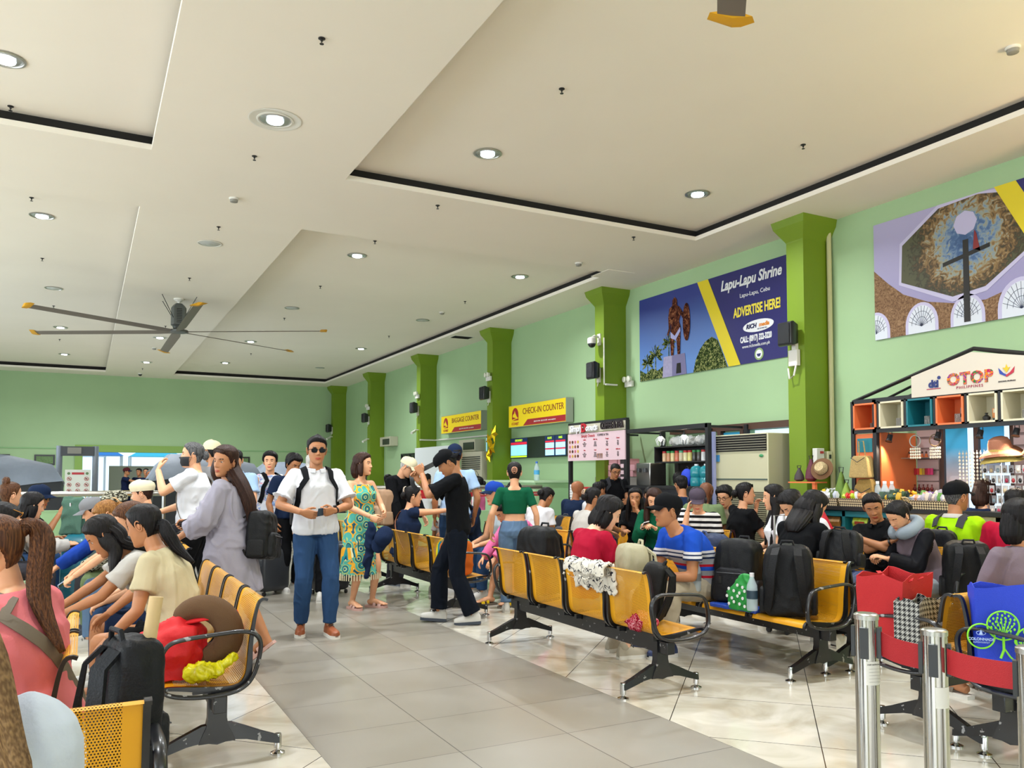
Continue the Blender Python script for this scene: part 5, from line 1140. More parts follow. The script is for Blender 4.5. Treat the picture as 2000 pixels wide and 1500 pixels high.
def poster_frame(x, y, z, w, h, label):
    t = thing('wall_poster', (x, y, z), 0, label, 'poster'); return t
t = poster_frame(8.235, 9.33, 3.675, 3.3, 1.36, 'navy and yellow shrine poster reading Lapu-Lapu Shrine and ADVERTISE HERE')
L_ = Matrix(((0, 0, -1, 0), (-1, 0, 0, 0), (0, 1, 0, 0), (0, 0, 0, 1)))     # local x to the right as seen, y up, z out
def PX(yw): return 9.33-yw
poly_part(L_, [(-1.63, -.69), (1.93, -.69), (1.93, .68), (-1.63, .68)], 0, pn, t, 'backing', .01)
poly_part(L_, [(-1.63, -.69), (.49, -.70+.01), (-.17, .68), (-1.63, .68)], .0105, sky_grad('print_sky_blue', '#5d86c8', '#25327f', -.5, .5), t, 'sky_print')
poly_part(L_, [(.49, -.69), (.73, -.69), (.07, .68), (-.17, .68)], .013, py_, t, 'yellow_band')
rnd = random.Random(4)
m_tree = blotch('print_leaves', [(0, '#1f2a16'), (.45, '#3f4f26'), (.55, '#8d8f5a')], 30, 1)
def blob(cx, cy, rx, ry, n=22, j=.12): return [(cx+rx*math.cos(2*PI*k/n)*(1+rnd.uniform(-j, j)), cy+ry*math.sin(2*PI*k/n)*(1+rnd.uniform(-j, j))) for k in range(n)]
poly_part(L_, [(-.02, -.69), (.47, -.69), (.36, -.45), (.27, -.27), (.14, -.2), (.0, -.25), (-.12, -.35), (-.22, -.5), (-.28, -.69)], .013, m_tree, t, 'bush_print')
poly_part(L_, [(-1.62, -.69), (-.85, -.69), (-.88, -.58), (-1.0, -.5), (-1.15, -.56), (-1.3, -.5), (-1.45, -.58), (-1.62, -.5)], .013, m_tree, t, 'shrub_print')
def palm(cx, cy, s, base):
    b = MB()
    def pl(pts): n = len(pts); b.add([(x, y, .0145) for x, y in pts]+[(x, y, .0165) for x, y in pts], [tuple(range(n)), tuple(range(n, 2*n))[::-1]]+[(i, (i+1) % n, n+(i+1) % n, n+i) for i in range(n)], L_)
    pl([(cx-.012, base), (cx+.012, base), (cx+.008, cy), (cx-.008, cy)])
    for k in range(9):
        a = -.5+k*(PI+1)/8; pl([(cx, cy), (cx+s*.55*math.cos(a)-.03*math.sin(a), cy+s*.55*math.sin(a)+.03), (cx+s*math.cos(a), cy+s*math.sin(a)-.10*s), (cx+s*.5*math.cos(a), cy+s*.5*math.sin(a)-.04)])
    b.obj('palm_print', m_tree, t, smooth=False)
palm(-1.2, -.30, .20, -.6); palm(-1.41, -.40, .17, -.6); palm(-.86, -.14, .18, -.6)
m_ped = mat('print_stone', '#9a94b4', .6, var=.1, vscale=20); m_ped2 = mat('print_stone_shade', '#6f6a92', .6)
poly_part(L_, [(-1.02, -.69), (-.78, -.69), (-.78, -.36), (-.99, -.36)], .0165, m_ped, t, 'plinth_print'); poly_part(L_, [(-.78, -.69), (-.43, -.69), (-.47, -.36), (-.78, -.36)], .0165, m_ped2, t, 'plinth_print')
poly_part(L_, [(-.68, -.66), (-.56, -.66), (-.57, -.5), (-.66, -.5)], .0185, m_dark, t, 'plaque_print')
m_brz = blotch('print_bronze', [(0, '#2e1712'), (.45, '#5a3022'), (.6, '#8a5a3e')], 18, 1)
poly_part(L_, [(-.80, -.36), (-.74, -.36), (-.72, -.12), (-.68, -.02), (-.66, -.12), (-.64, -.36), (-.58, -.36), (-.57, -.1), (-.56, .06), (-.60, .16), (-.56, .26), (-.50, .18), (-.44, .12), (-.42, .15), (-.50, .28), (-.58, .38), (-.64, .42), (-.65, .52), (-.70, .56), (-.75, .52), (-.76, .43), (-.83, .40), (-.86, .25), (-.85, .08), (-.90, -.02), (-.86, -.03), (-.81, .06), (-.80, .2), (-.79, .1), (-.82, -.05)], .0205, m_brz, t, 'statue_print')
poly_part(L_, blob(-.42, .12, .085, .30, 20, .02), .022, m_brz, t, 'shield_print')
poly_part(L_, [(-.8, .02), (-.7, -.06), (-.57, .06), (-.56, .0), (-.68, -.13), (-.80, -.08)], .0235, mat('print_cloth', '#9c9ccb', .6), t, 'sash_print')
tm = lambda txt, s, x, y, m, **k: text_mesh(txt, s, L_ @ T(x, y, .014), m, t, **k)
tm('Lapu-Lapu Shrine', .21, .93, .50, pw, shear=.25, sx=.80, bold=.006); tm('Lapu-Lapu, Cebu', .085, 1.02, .29, pw); tm('ADVERTISE HERE!', .19, 1.05, .055, pt, sx=.60, bold=.006)
poly_part(L_, blob(1.08, -.185, .29, .085, 28, 0), .014, pw, t, 'badge'); text_mesh('RICH', .085, L_ @ T(.95, -.18, .017), mat('badge_navy', '#1b1b4d', .5), t, bold=.004, shear=.2); text_mesh('media', .08, L_ @ T(1.19, -.18, .017), mat('badge_orange', '#d9821c', .5), t, shear=.2, bold=.003)
text_mesh('NETWORK INC.', .026, L_ @ T(1.16, -.235, .017), mat('badge_navy', '#1b1b4d', .5), t)
tm('CALL: (0917) 322-3220', .115, 1.03, -.35, pw, sx=.54, bold=.005); tm('www.richmedia.com.ph', .065, 1.03, -.45, pw, sx=.85)
poly_part(L_, blob(1.09, -.585, .085, .085, 24, 0), .014, mat('seal_green', '#8aa36a', .5), t, 'seal'); poly_part(L_, blob(1.09, -.585, .06, .06, 24, 0), .0165, pw, t, 'seal_centre'); poly_part(L_, [(1.05, -.58), (1.13, -.58), (1.11, -.62), (1.07, -.62)], .019, pn, t, 'seal_ship')
# mural: rotunda print with yellow band
t = poster_frame(8.235, 4.75, 3.69, 3.3, 1.38, 'rotunda mural poster with octagonal painted ceiling and yellow band')
mlav = sky_grad('print_lavender', '#8d86b0', '#a49dc0', -.6, .6)
poly_part(L_, [(-1.63, -.69), (1.63, -.69), (1.63, .68), (-1.63, .68)], 0, mlav, t, 'backing', .01)
mst = blotch('print_brown_stone', [(0, '#6d5340'), (.45, '#85684f'), (.6, '#9a7c60')], 22, 2)
poly_part(L_, [(-1.63, -.69), (.28, -.69), (.15, -.34), (.0, -.38), (-.3, -.46), (-.62, -.44), (-.95, -.36), (-1.25, -.22), (-1.45, -.05), (-1.63, .13)], .0105, mst, t, 'stone_wall_print')
moct = mat('print_painted_dome', '#4c4227', .6); N, L, bb = nodes_of(moct); tc = N.new('ShaderNodeTexCoord')
vd = N.new('ShaderNodeVectorMath'); vd.operation = 'DISTANCE'; L.new(tc.outputs['Object'], vd.inputs[0]); vd.inputs[1].default_value = (0, .50, .22)
nz = N.new('ShaderNodeTexNoise'); nz.inputs['Scale'].default_value = 14; nz.inputs['Detail'].default_value = 6; nz.inputs['Distortion'].default_value = 1.5; L.new(tc.outputs['Object'], nz.inputs[0])
vv = math_(N, L, 'ADD', math_(N, L, 'MULTIPLY', vd.outputs[1], 1.15), math_(N, L, 'MULTIPLY', math_(N, L, 'SUBTRACT', nz.outputs[0], .5), .9))
rp_ = ramp(N, [(0, '#34507a'), (.16, '#46628c'), (.28, '#7388a0'), (.38, '#8f9280'), (.46, '#8a6d43'), (.56, '#5a4426'), (.66, '#2f2c1a'), (.76, '#4a4a30')], False); L.new(vv, rp_.inputs[0]); L.new(rp_.outputs[0], bb.inputs['Base Color'])
OC = [(-1.25, .34), (-.80, .64), (-.35, .665), (.02, .58), (.22, .30), (.10, -.05), (-.30, -.32), (-.66, -.36), (-1.25-.02, -.08)]
poly_part(L_, [(x*1.05+.03, min(.68, y*1.12-.012)) for x, y in OC], .0125, mat('print_cornice', '#bab4d2', .6), t, 'cornice_print'); poly_part(L_, OC, .0145, moct, t, 'painted_dome_print')
poly_part(L_, blob(-.50, .40, .13, .13, 8, 0), .0165, mat('print_oculus', '#b4aecf', .6), t, 'oculus_print')
b = mat('print_black_cross', '#1b1714', .6)
poly_part(L_, [(-.535, -.66), (-.465, -.66), (-.47, .22), (-.53, .22)], .018, b, t, 'cross_print'); poly_part(L_, [(-.76, -.02), (-.24, .08), (-.24, .125), (-.76, .025)], .0185, b, t, 'cross_print')
poly_part(L_, [(-.42, .10), (-.34, .06), (-.38, .26), (-.40, .3)], .0185, mat('print_red_flag', '#7d2424', .6), t, 'flag_print')
mwin = mat('print_window', '#cfd3dd', .5)
for cx, r in ((-1.62, .19), (-1.03, .20), (-.50, .19), (.06, .24)):
    q = [(cx+r*math.cos(a), -.60+r*1.25*math.sin(a)) for a in [PI*k/14 for k in range(15)]]; q = [(max(-1.63, x), y) for x, y in q]
    poly_part(L_, [(max(-1.63, q[0][0]), -.69)]+q+[(q[-1][0], -.69)], .0125, mat('print_cornice', '#bab4d2', .6), t, 'arch_print')
    q2 = [(cx+(x-cx)*.82, -.60+(y+.60)*.86) for x, y in q]; poly_part(L_, [(q2[0][0], -.69)]+q2+[(q2[-1][0], -.69)], .0145, mwin, t, 'window_print')
    bb = MB()
    for k in range(1, 12):
        a = PI*k/12; 
        if cx+r*.7*math.cos(a) < -1.6: continue
        bb.tube([(cx, -.62, .0175), (cx+r*.8*math.cos(a), -.60+r*1.05*math.sin(a), .0175)], .0022, 4, M=L_)
    for rr in (.35, .6): bb.tube([(max(-1.62, cx+r*rr*math.cos(a)), -.60+r*rr*1.25*math.sin(a), .0175) for a in [PI*k/12 for k in range(13)]], .0022, 4, M=L_)
    bb.obj('glazing_bars_print', mat('print_iron', '#2c3350', .6), t)
poly_part(L_, [(.32, -.69), (.56, -.69), (-.02+.04, .68), (-.22+.04, .68)][0:0] or [(.52, -.69), (.76, -.69), (.04, .68), (-.18, .68)], .0195, py_, t, 'yellow_band')
poly_part(L_, [(.76, -.69), (1.63, -.69), (1.63, .68), (.04, .68)], .0195, pn, t, 'navy_panel')
# ---------------- lit counter signs ----------------
def counter_sign(y0, y1, z0, z1, txt, label):
    yc = (y0+y1)/2; w = abs(y0-y1); h = z1-z0; t = thing('counter_sign', (8.24, yc, (z0+z1)/2), 0, label, 'sign')
    b = MB(); b.box(-.11, 0, 0, .16, w, h); b.obj('casing', mat('aluminium_casing', '#a9aaa4', .4, .5), t)
    sy = mat('sign_yellow', '#e0c414', .4, emit='#e0c414', estr=.25); sr = mat('sign_red', '#a8202c', .45)
    def q(pts, z, m, n): return poly_part(L_, pts, .191+z, m, t, n, .003)
    q([(-w/2+.01, -h/2+.01), (w/2-.01, -h/2+.01), (w/2-.01, h/2-.01), (-w/2+.01, h/2-.01)], 0, sy, 'face')
    q([(-w*.22, -h/2+.02), (w/2-.01, -h/2+.02), (w/2-.01, -h*.2), (-w*.14, -h*.2)], .004, sr, 'red_strip')
    cx, cy, r = -w*.37, h*.10, h*.29
    q([(cx-r*1.05, cy-r)]+[(cx+r*1.05*math.cos(a), cy-r*.2+r*1.15*math.sin(a)) for a in [PI-PI*k/14 for k in range(15)]]+[(cx+r*1.05, cy-r)], .004, sr, 'logo_arch')
    q([(cx-r*.8, cy-r*.45), (cx+r*.9, cy-r*.75), (cx+r*.5, cy-r*.35), (cx+r*.1, cy+r*.1), (cx-r*.1, cy+r*.5), (cx-r*.25, cy+r*.1), (cx-r*.7, cy-r*.1)], .008, sy, 'logo_ship')
    q([(cx-r, cy-r*.85), (cx+r, cy-r*.6), (cx+r, cy-r*.7), (cx-r, cy-r)], .0085, sy, 'logo_wave')
    text_mesh('OCEANJET', h*.17, L_ @ T(cx, -h*.34, .196), sr, t, sx=.85); text_mesh(txt, h*.38, L_ @ T(w*.12, h*.16, .196), mat('sign_maroon', '#7d1a22', .5), t, sx=.95)
    text_mesh('(032) 255-7560   (032) 255-0100   www.oceanjet.net', h*.085, L_ @ T(w*.16, -h*.33, .2), pw, t)
counter_sign(15.38, 13.04, 2.43, 2.90, 'CHECK-IN COUNTER', 'yellow and red lit sign reading CHECK-IN COUNTER')
counter_sign(19.1, 16.75, 2.47, 2.92, 'BAGGAGE COUNTER', 'yellow and red lit sign reading BAGGAGE COUNTER')
# screens under the check-in sign
t = thing('screen_wall', (8.2, 13.62, 2.0), 0, 'long dark display panel with three lit notice screens under the check-in sign', 'screen')
poly_part(L_, [(-1.9, -.22), (1.9, -.22), (1.9, .21), (-1.9, .21)], 0, mat('display_dark_green', '#17241f', .3), t, 'backing', .04)
def screen(x0, x1, y0, y1, title, cols):
    g = poly_part(L_, [(x0, y0), (x1, y0), (x1, y1), (x0, y1)], .041, mat('screen_navy', '#10204a', .3, emit='#10204a', estr=.8), t, 'notice_screen', .004); h = y1-y0
    for c, a, b_ in cols: poly_part(L_, [(x0+.02, y0+h*a), (x1-.02, y0+h*a), (x1-.02, y0+h*b_), (x0+.02, y0+h*b_)], .046, mat('glow_'+c[1:], c, .4, emit=c, estr=.9), g, 'lit_block', .002)
    text_mesh(title, .065, L_ @ T((x0+x1)/2, y1-.045, .047), mat('glow_lime', '#b6e021', .4, emit='#b6e021', estr=.9), g, sx=.8 if len(title) < 12 else .6)
    for k in range(7):
        text_mesh('- - - - - - - - -', .03, L_ @ T((x0+x1)/2, y0+h*(.18+.065*k), .0485), mat('glow_text', '#1d4a86', .5), g)
screen(-1.88, -1.13, -.21, .20, 'CHECK IN POLICY', [('#c9203a', .68, .80), ('#8fd8ee', .12, .66), ('#b6e021', .02, .10)])
screen(-.40, -.02, -.20, .20, 'ROUTE', [('#c9203a', .68, .76), ('#a8e0f4', .40, .66), ('#c9203a', .33, .39), ('#a8e0f4', .04, .32)])
screen(.0, .40, -.20, .20, 'FARES', [('#c9203a', .68, .76), ('#a8e0f4', .40, .66), ('#c9203a', .33, .39), ('#a8e0f4', .04, .32)])
# gold star balloons
b = MB()
for k, (dy, dz, s) in enumerate([(0, 0, .2), (.12, .18, .17), (-.1, .3, .2), (.15, -.16, .16)]):
    pts = [(s*(1 if j % 2 == 0 else .45)*math.cos(j*PI/5+k), s*(1 if j % 2 == 0 else .45)*math.sin(j*PI/5+k)) for j in range(10)]
    n = 10; b.add([(7.7, 15.5+dy+y, 2.0+dz+z) for y, z in pts]+[(7.64, 15.5+dy, 2.0+dz), (7.76, 15.5+dy, 2.0+dz)], [(j, (j+1) % n, n) for j in range(n)]+[((j+1) % n, j, n+1) for j in range(n)])
tag(b.obj('star_balloons', mat('gold_foil', '#d6b21a', .15, .9), smooth=False), 'cluster of gold star foil balloons on the third pillar', 'balloon')
# ---------------- far end and rail ----------------
m_tarp = mat('tarpaulin_lit_top', '#7b8493', .6, var=.12, vscale=2, bump=.6, bscale=6); m_tarpd = mat('tarpaulin_shaded_side', '#1c1f25', .6, bump=.6, bscale=6)  # one tarpaulin in two tones: lit top and shaded sides put into the colour
def tarp(X, Y, w, d, h, label):
    t = thing('covered_machine', (X, Y, 0), 0, label, 'machine'); b = MB(); n = 14; vs = []; rings = []
    for z, s, wv in ((0, 1.06, .04), (h*.35, 1.0, .03), (h*.66, .98, .02), (h*.70, .99, .02)):
        rings.append([(x*s+wv*math.sin(k*2.1), y*s+wv*math.cos(k*1.7), z+(.05*math.sin(k*1.3) if z > .5*h else 0)) for k, (x, y) in enumerate([(-w/2+w*q/6, -d/2) for q in range(7)]+[(w/2, -d/2+d*q/3) for q in (1, 2)]+[(w/2-w*q/6, d/2) for q in range(7)]+[(-w/2, d/2-d*q/3) for q in (1, 2)])])
    b.loft(rings); b.obj('tarpaulin_skirt', m_tarpd, t)
    b = MB(); r0 = [(x*1.02, y*1.02, z+.0) for x, y, z in rings[-1]]; r1 = [(x*.86, y*.8, z+h*.17) for x, y, z in rings[-1]]; r2 = [(x*.45-w*.1, y*.4, h+.03*math.sin(x*5)) for x, y, z in rings[-1]]; b.loft([r0, r1, r2]); b.obj('tarpaulin_top', m_tarp, t)
tarp(-1.55, 18.2, 2.4, 2.2, 1.80, 'large machine under a grey tarpaulin at the far left, left of the metal detector')
tarp(2.35, 19.2, 2.2, 2.2, 1.86, 'machine under a grey tarpaulin behind the masked man')
tarp(5.0, 22.0, 2.2, 2.0, 1.75, 'machine under a grey tarpaulin behind the man in sunglasses')
t = thing('metal_detector', (-.13, 19.5, 0), 0, 'grey walk-through metal detector gate near the far exit', 'metal detector'); mg = mat('detector_grey', '#8b93a0', .4); mg2 = mat('detector_dark', '#4a4d52', .5)
for sx in (-1, 1): b = MB(); b.lathe([(.06, 0), (.06, 2.04)], 16, T(sx*.34, 0, 0)); b.obj('side_panel', mg, t)
b = MB(); b.box(0, 0, 1.93, .62, .14, .2); b.obj('crossbar', mg2, t); b = MB(); b.box(-.06, -.08, 1.94, .26, .02, .13); b.obj('control_unit', mat('detector_screen', '#8d8a80', .4), t)
t = thing('notice_board', (-.1, 17, 0), 0, 'white notice board with round prohibition symbols in front of the metal detector', 'sign'); mw_ = mat('board_white', '#cfd2cc', .5); rd = mat('sign_red2', '#b0303a', .5)
b = MB(); b.box(0, 0, 1.30, .42, .02, .44); b.obj('board', mw_, t); b = MB(); [b.box(s*.19, .01, .55, .025, .025, 1.1) for s in (-1, 1)]; b.box(0, .01, .03, .4, .3, .03); b.obj('stand', m_silver, t)
b = MB(); b.box(0, -.013, 1.45, .2, .004, .04); b.obj('red_heading', rd, t)
for k, (x, z) in enumerate([(-.14, 1.35), (.14, 1.35), (-.14, 1.24), (0, 1.24), (.14, 1.24), (-.14, 1.13), (0, 1.13), (.14, 1.13)]):
    b = MB(); b.tube([(x+.034*math.cos(a), -.014, z+.034*math.sin(a)) for a in [2*PI*q/14 for q in range(15)]], .004, 5); b.tube([(x-.024, -.014, z+.024), (x+.024, -.014, z-.024)], .004, 5); o = b.obj('prohibition_symbol', rd, t); b = MB(); b.box(x, -.012, z, .03, .003, .014+.006*(k % 3)); b.obj('pictogram', m_dark, o)
for x in (-.15, .15): b = MB(); b.lathe([(.025, 0), (.025, .004)], 16, T(x, -.011, 1.45) @ Matrix.Rotation(PI/2, 4, 'X')); b.obj('round_emblem', mat('emblem_green', '#5f7a52', .5), t)
# steel crowd rail + low wall
def rail(x0, x1, y, z, label, red=False):
    t = thing('steel_railing', ((x0+x1)/2, y, 0), 0, label, 'railing'); w = (x1-x0)/2
    b = MB(); b.tube([(-w, 0, z), (w, 0, z)], .038, 12); b.obj('handrail', m_silver, t)
    n = max(2, int((x1-x0)/1.1))
    for k in range(n+1): b = MB(); b.tube([(-w+2*w*k/n, 0, 0), (-w+2*w*k/n, 0, z-.03)], .024, 8); b.obj('post', m_silver, t)
    if red:
        b = MB(); b.box(0, 0, z-.12, 2*w, .006, .075); o = b.obj('red_banner', mat('banner_red', '#b31c26', .6), t)
        for k in range(5): text_mesh('WELCOME  ABOARD', .05, T(-w+.5+k*2*w/5, -.006, z-.12) @ Matrix.Rotation(PI/2, 4, 'X'), mat('banner_text', '#e8c8c4', .6), o)
rail(-2.6, 1.0, 12.4, 1.16, 'steel crowd rail across the left half in front of the covered machine')
rail(3.2, 7.2, 12.5, 1.21, 'steel crowd rail with red printed band before the baggage counter', True)
mlow = mat('low_wall_green', '#93b98a', .7)
b = MB(); b.bx(-4.2, 12.7, 0, .95, 12.85, .93); b.obj('wall_low_left', mlow, kind='structure', smooth=False)
b = MB(); b.bx(3.1, 12.75, 0, 7.0, 12.9, .80); b.obj('wall_low_right', mlow, kind='structure', smooth=False)
t = thing('check_in_counter', (7.72, 12.9, 0), 0, 'pale green check-in counter block behind the navy-hooded man', 'counter'); b = MB(); b.bx(-.42, 0, 0, .5, 2.4, 1.28); b.obj('body', mat('counter_green', '#a6cfa0', .6), t); b = MB(); b.bx(-.46, -.03, 1.28, .5, 2.43, 1.32); b.obj('top', mat('counter_top_green', '#bcd9b4', .5), t)
def bottle(x, y, z, label, s=1.0, cap='#3a6fd0', grp=None, lab='#4aa3d8'):
    t = thing('water_bottle', (x, y, z), 0, label, 'bottle', grp)
    b = MB(); b.lathe([(.030*s, 0), (.033*s, .01*s), (.033*s, .12*s), (.030*s, .15*s), (.014*s, .19*s), (.013*s, .205*s)], 14); b.obj('bottle_body', mat('clear_bottle', '#cfe0ea', .1, alpha=.45), t)
    b = MB(); b.lathe([(.0335*s, .07*s), (.0335*s, .12*s)], 14, cap=False); b.obj('label_band', mat('band_'+lab[1:], lab, .5), t); b = MB(); b.lathe([(.014*s, .20*s), (.014*s, .222*s)], 12); b.obj('bottle_cap', mat('cap_'+cap[1:], cap, .5), t); return t
bottle(7.5, 13.2, 1.32, 'large clear water bottle standing on the check-in counter', 1.6)
t = thing('pedestal_fan', (6.95, 14.6, 0), 0, 'black pedestal fan behind the check-in counter', 'fan'); b = MB(); b.tube([(0, 0, 0), (0, 0, 1.1)], .02, 8); b.lathe([(.2, 0), (.18, .03)], 20); b.obj('stand', m_blk2, t)
b = MB(); 
for r in (.08, .16, .24, .31): b.tube([(-.1, r*math.cos(a), 1.22+r*math.sin(a)) for a in [2*PI*k/24 for k in range(25)]], .005, 4)
for k in range(16): b.tube([(-.1, 0, 1.22), (-.1, .31*math.cos(2*PI*k/16), 1.22+.31*math.sin(2*PI*k/16))], .004, 4)
b.obj('fan_guard', m_blk2, t)
for (y, z, l) in [(14.9, 2.55, ''), ]: pass
def aircon_small(x, y, z, label):
    t = thing('wall_air_conditioner', (x, y, z), 0, label, 'air conditioner'); b = MB(); b.box(-.13, 0, 0, .26, .9, .28); b.obj('body', mat('aircon_beige', '#b5b19b', .5), t, bevel=.01); b = MB(); b.box(-.265, -.12, -.01, .01, .6, .17); b.obj('grille', m_blk2, t)
aircon_small(8.24, 23.3, 2.44, 'boxed wall unit with a round lamp on top, far right wall'); aircon_small(8.24, 17.4, 2.12, 'wall air conditioner under the baggage counter sign')
t = thing('monitor', (8.2, 16.4, 2.1), 0, 'small wall monitor showing a bright map beside the third pillar', 'screen'); b = MB(); b.box(-.03, 0, 0, .04, .6, .4); b.obj('bezel', m_blk2, t); b = MB(); b.box(-.053, 0, 0, .006, .56, .36); b.obj('display', mat('display_blue', '#8ec9dd', .3, emit='#8ec9dd', estr=.8), t)
for (y, l, h) in [(16.6, 'tall beige floor air conditioner behind the walking man in black', 1.95)]:
    t = thing('floor_air_conditioner', (7.95, y, 0), 0, l, 'air conditioner'); b = MB(); b.box(0, 0, h/2, .45, 1.1, h); b.obj('body', mat('aircon_beige', '#b5b19b', .5), t, bevel=.01); b = MB(); [b.box(-.23, 0, h-.12-.045*k, .02, .95, .02) for k in range(7)]; b.obj('grille', m_blk2, t)
# doorways/windows in the far right wall area
def dark_window(y0, y1, z0, z1, n, label=None):
    b = MB(); b.bx(8.2, y0, z0, 8.235, y1, z1); b.obj('window_%d' % n, mat('dark_glass', '#2b3330', .2), kind='structure'); b = MB(); [b.bx(8.17, y0+(y1-y0)*k/3-.02, z0, 8.2, y0+(y1-y0)*k/3+.02, z1) for k in range(4)]; b.bx(8.17, y0, z1-.04, 8.2, y1, z1); b.obj('trim_%d' % (20+n), m_blk2, kind='structure')
dark_window(25.4, 26.9, .9, 2.0, 3); dark_window(21.4, 22.4, 0, 2.05, 4)
t = thing('whiteboard', (7.35, 18.0, 0), 0, 'white folding panel board beside the second far pillar, behind the fan-waving man', 'board'); b = MB(); b.box(0, 0, 1.35, .03, 2.2, 1.5); b.obj('panel', mat('board_white2', '#dfe3e6', .4), t); b = MB(); [b.box(0, s*1.05, .3, .04, .04, .7) for s in (-1, 1)]; b.obj('stand', m_silver, t)
for x, w, l in [(-2.16, .34, 'dark framed notice at the left edge of the far wall'), (-1.08, .55, 'dark framed picture on the far wall above the covered machine'), (3.62, .3, 'dark framed picture on the far wall right of the exit'), (4.75, .5, 'dark framed picture on the far wall behind the laughing man')]:
    t = thing('picture_frame', (x, FY, 1.90), 0, l, 'picture'); b = MB(); b.box(0, -.02, 0, w, .03, .32); b.obj('frame', m_blk2, t); b = MB(); b.box(0, -.038, 0, w-.1, .006, .22); b.obj('print', mat('faded_print', '#5e7a4c', .6, var=.3, vscale=30), t)
# forecourt beyond the exit
b = MB(); b.bx(.75, FY+2.2, 0, 2.3, FY+2.3, 1.75); b.bx(2.35, FY+2.1, 0, 2.95, FY+2.2, 1.95); tag(b.obj('partition_board', mat('board_grey_white', '#b9bcae', .6)), 'pale partition boards beyond the far exit behind the guards', 'partition')
t = thing('barrier', (1.1, 26.6, 0), 0, 'yellow and black striped steel barrier at the far exit', 'barrier'); ms = stripes('hazard_stripes', [(0, '#d8b81a'), (.5, '#1a1a1a')], 0, 7)
b = MB(); b.tube([(-1.4, 0, 0), (-1.4, 0, .95), (1.4, 0, .95), (1.4, 0, 0)], .025, 8); [b.tube([(-1.4+.35*k, 0, .62), (-1.4+.35*k, 0, .95)], .015, 6) for k in range(9)]; b.obj('frame', mat('barrier_yellow', '#b59a30', .4), t); b = MB(); b.box(0, 0, .56, 2.8, .02, .12); b.obj('striped_board', ms, t)
for k, (x, c) in enumerate([(.35, 'blue'), (2.6, 'turquoise'), (-.2, 'white')]):
    t = thing('canopy_tent', (x, FY+7+k, 0), 0, c+' awning outside beyond the far exit', 'awning'); b = MB(); w = 1.0; b.loft([[(-w, -.8, 2.2), (w, -.8, 2.2), (w, .8, 2.2), (-w, .8, 2.2)], [(-.1, -.1, 2.75), (.1, -.1, 2.75), (.1, .1, 2.75), (-.1, .1, 2.75)]]); b.obj('canopy', mat('awning_'+c, dict(blue='#2a7fc8', turquoise='#3cc0d8', white='#dfe6ea')[c], .6), t)
    for sx in (-1, 1):
        for sy in (-1, 1): b = MB(); b.tube([(sx*w*.95, sy*.75, 0), (sx*w*.95, sy*.75, 2.2)], .03, 6); b.obj('tent_pole', m_silver, t)
# ---------------- tall air conditioner ----------------
t = thing('floor_air_conditioner', (7.88, 7.98, 0), 0, 'tall cream floor-standing air conditioner with louvred grille beside the nearest pillar', 'air conditioner'); mac = mat('aircon_cream', '#bdb999', .5)
b = MB(); b.box(.0, 0, .975, .60, 1.02, 1.95); b.obj('body', mac, t, bevel=.01)
b = MB(); b.box(-.303, 0, 1.83, .01, .98, .21); b.obj('outlet', m_dark, t); b = MB(); [b.box(-.31, 0, 1.745+.032*k, .02, .98, .008) for k in range(6)]; b.obj('louvre', mat('aircon_louvre', '#8e8b78', .5), t)
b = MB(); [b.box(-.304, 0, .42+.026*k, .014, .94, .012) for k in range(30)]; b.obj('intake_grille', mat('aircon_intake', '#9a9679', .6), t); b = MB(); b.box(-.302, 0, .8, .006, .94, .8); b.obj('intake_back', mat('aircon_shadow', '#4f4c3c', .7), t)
b = MB(); b.box(-.303, 0, 1.36, .01, .99, .018); b.obj('trim_strip', mat('aircon_strip', '#4c5a52', .5), t); b = MB(); b.box(-.306, .42, 1.64, .006, .12, .09); b.obj('energy_label', mat('label_blue', '#3b7fb0', .5), t); b = MB(); b.ell((-.306, -.40, 1.66), (.004, .04, .02), 10); b.obj('leaf_emblem', mat('emblem_leaf', '#3c8a58', .5), t)
b = MB(); b.bx(8.15, 7.1, 2.05, 8.24, 10.1, 2.14); b.bx(8.15, 8.5, .7, 8.24, 8.56, 2.05); b.bx(8.15, 8.95, .7, 8.24, 9.02, 2.05); b.obj('window_5', mat('brown_frame', '#4a2f22', .5), kind='structure')
b = MB(); b.bx(8.21, 8.56, 1.0, 8.225, 8.95, 2.03); tag(b.obj('hanging_banner', sky_grad('banner_cyan', '#cfdcee', '#36b3e2', -.2+1.3, 1.75)), 'cyan and white printed banner strip beside the tall air conditioner', 'banner')
t = thing('red_cabinet', (6.98, 6.35, 0), 0, 'red slanted box behind the woman with long black hair', 'box'); b = MB(); b.prism([(-.32, 0), (.32, 0), (.32, 1.12), (-.1, 1.12), (-.32, .78)], 'x', -.12, .12, Rz(0)); b.obj('body', mat('cabinet_red', '#b3122f', .45), t, bevel=.01)
# ---------------- coffee stall ----------------
m_fr = mat('stall_black', '#16171a', .5); SX = 7.45
t = thing('coffee_stall', (SX, 10.1, 0), 0, 'black-framed coffee and doughnut stall with counter and roof beams', 'stall')
def sb(b, x0, y0, z0, x1, y1, z1): b.bx(x0-SX, y0-10.1, z0, x1-SX, y1-10.1, z1)
b = MB()
for y in (10.27, 8.42, 11.92):
    sb(b, 7.42, y-.03, 0, 7.48, y+.03, 2.28 if y > 10 else 2.12); sb(b, 8.12, y-.03, 0, 8.18, y+.03, 2.12)
sb(b, 7.42, 8.4, 2.06, 7.48, 10.3, 2.12); sb(b, 7.42, 10.25, 2.27, 7.48, 11.95, 2.31); sb(b, 7.42, 10.25, 2.10, 7.48, 11.95, 2.12)
for k in range(6): sb(b, 7.45, 8.5+k*.62, 2.07, 8.2, 8.53+k*.62, 2.10)
b.obj('frame', m_fr, t)
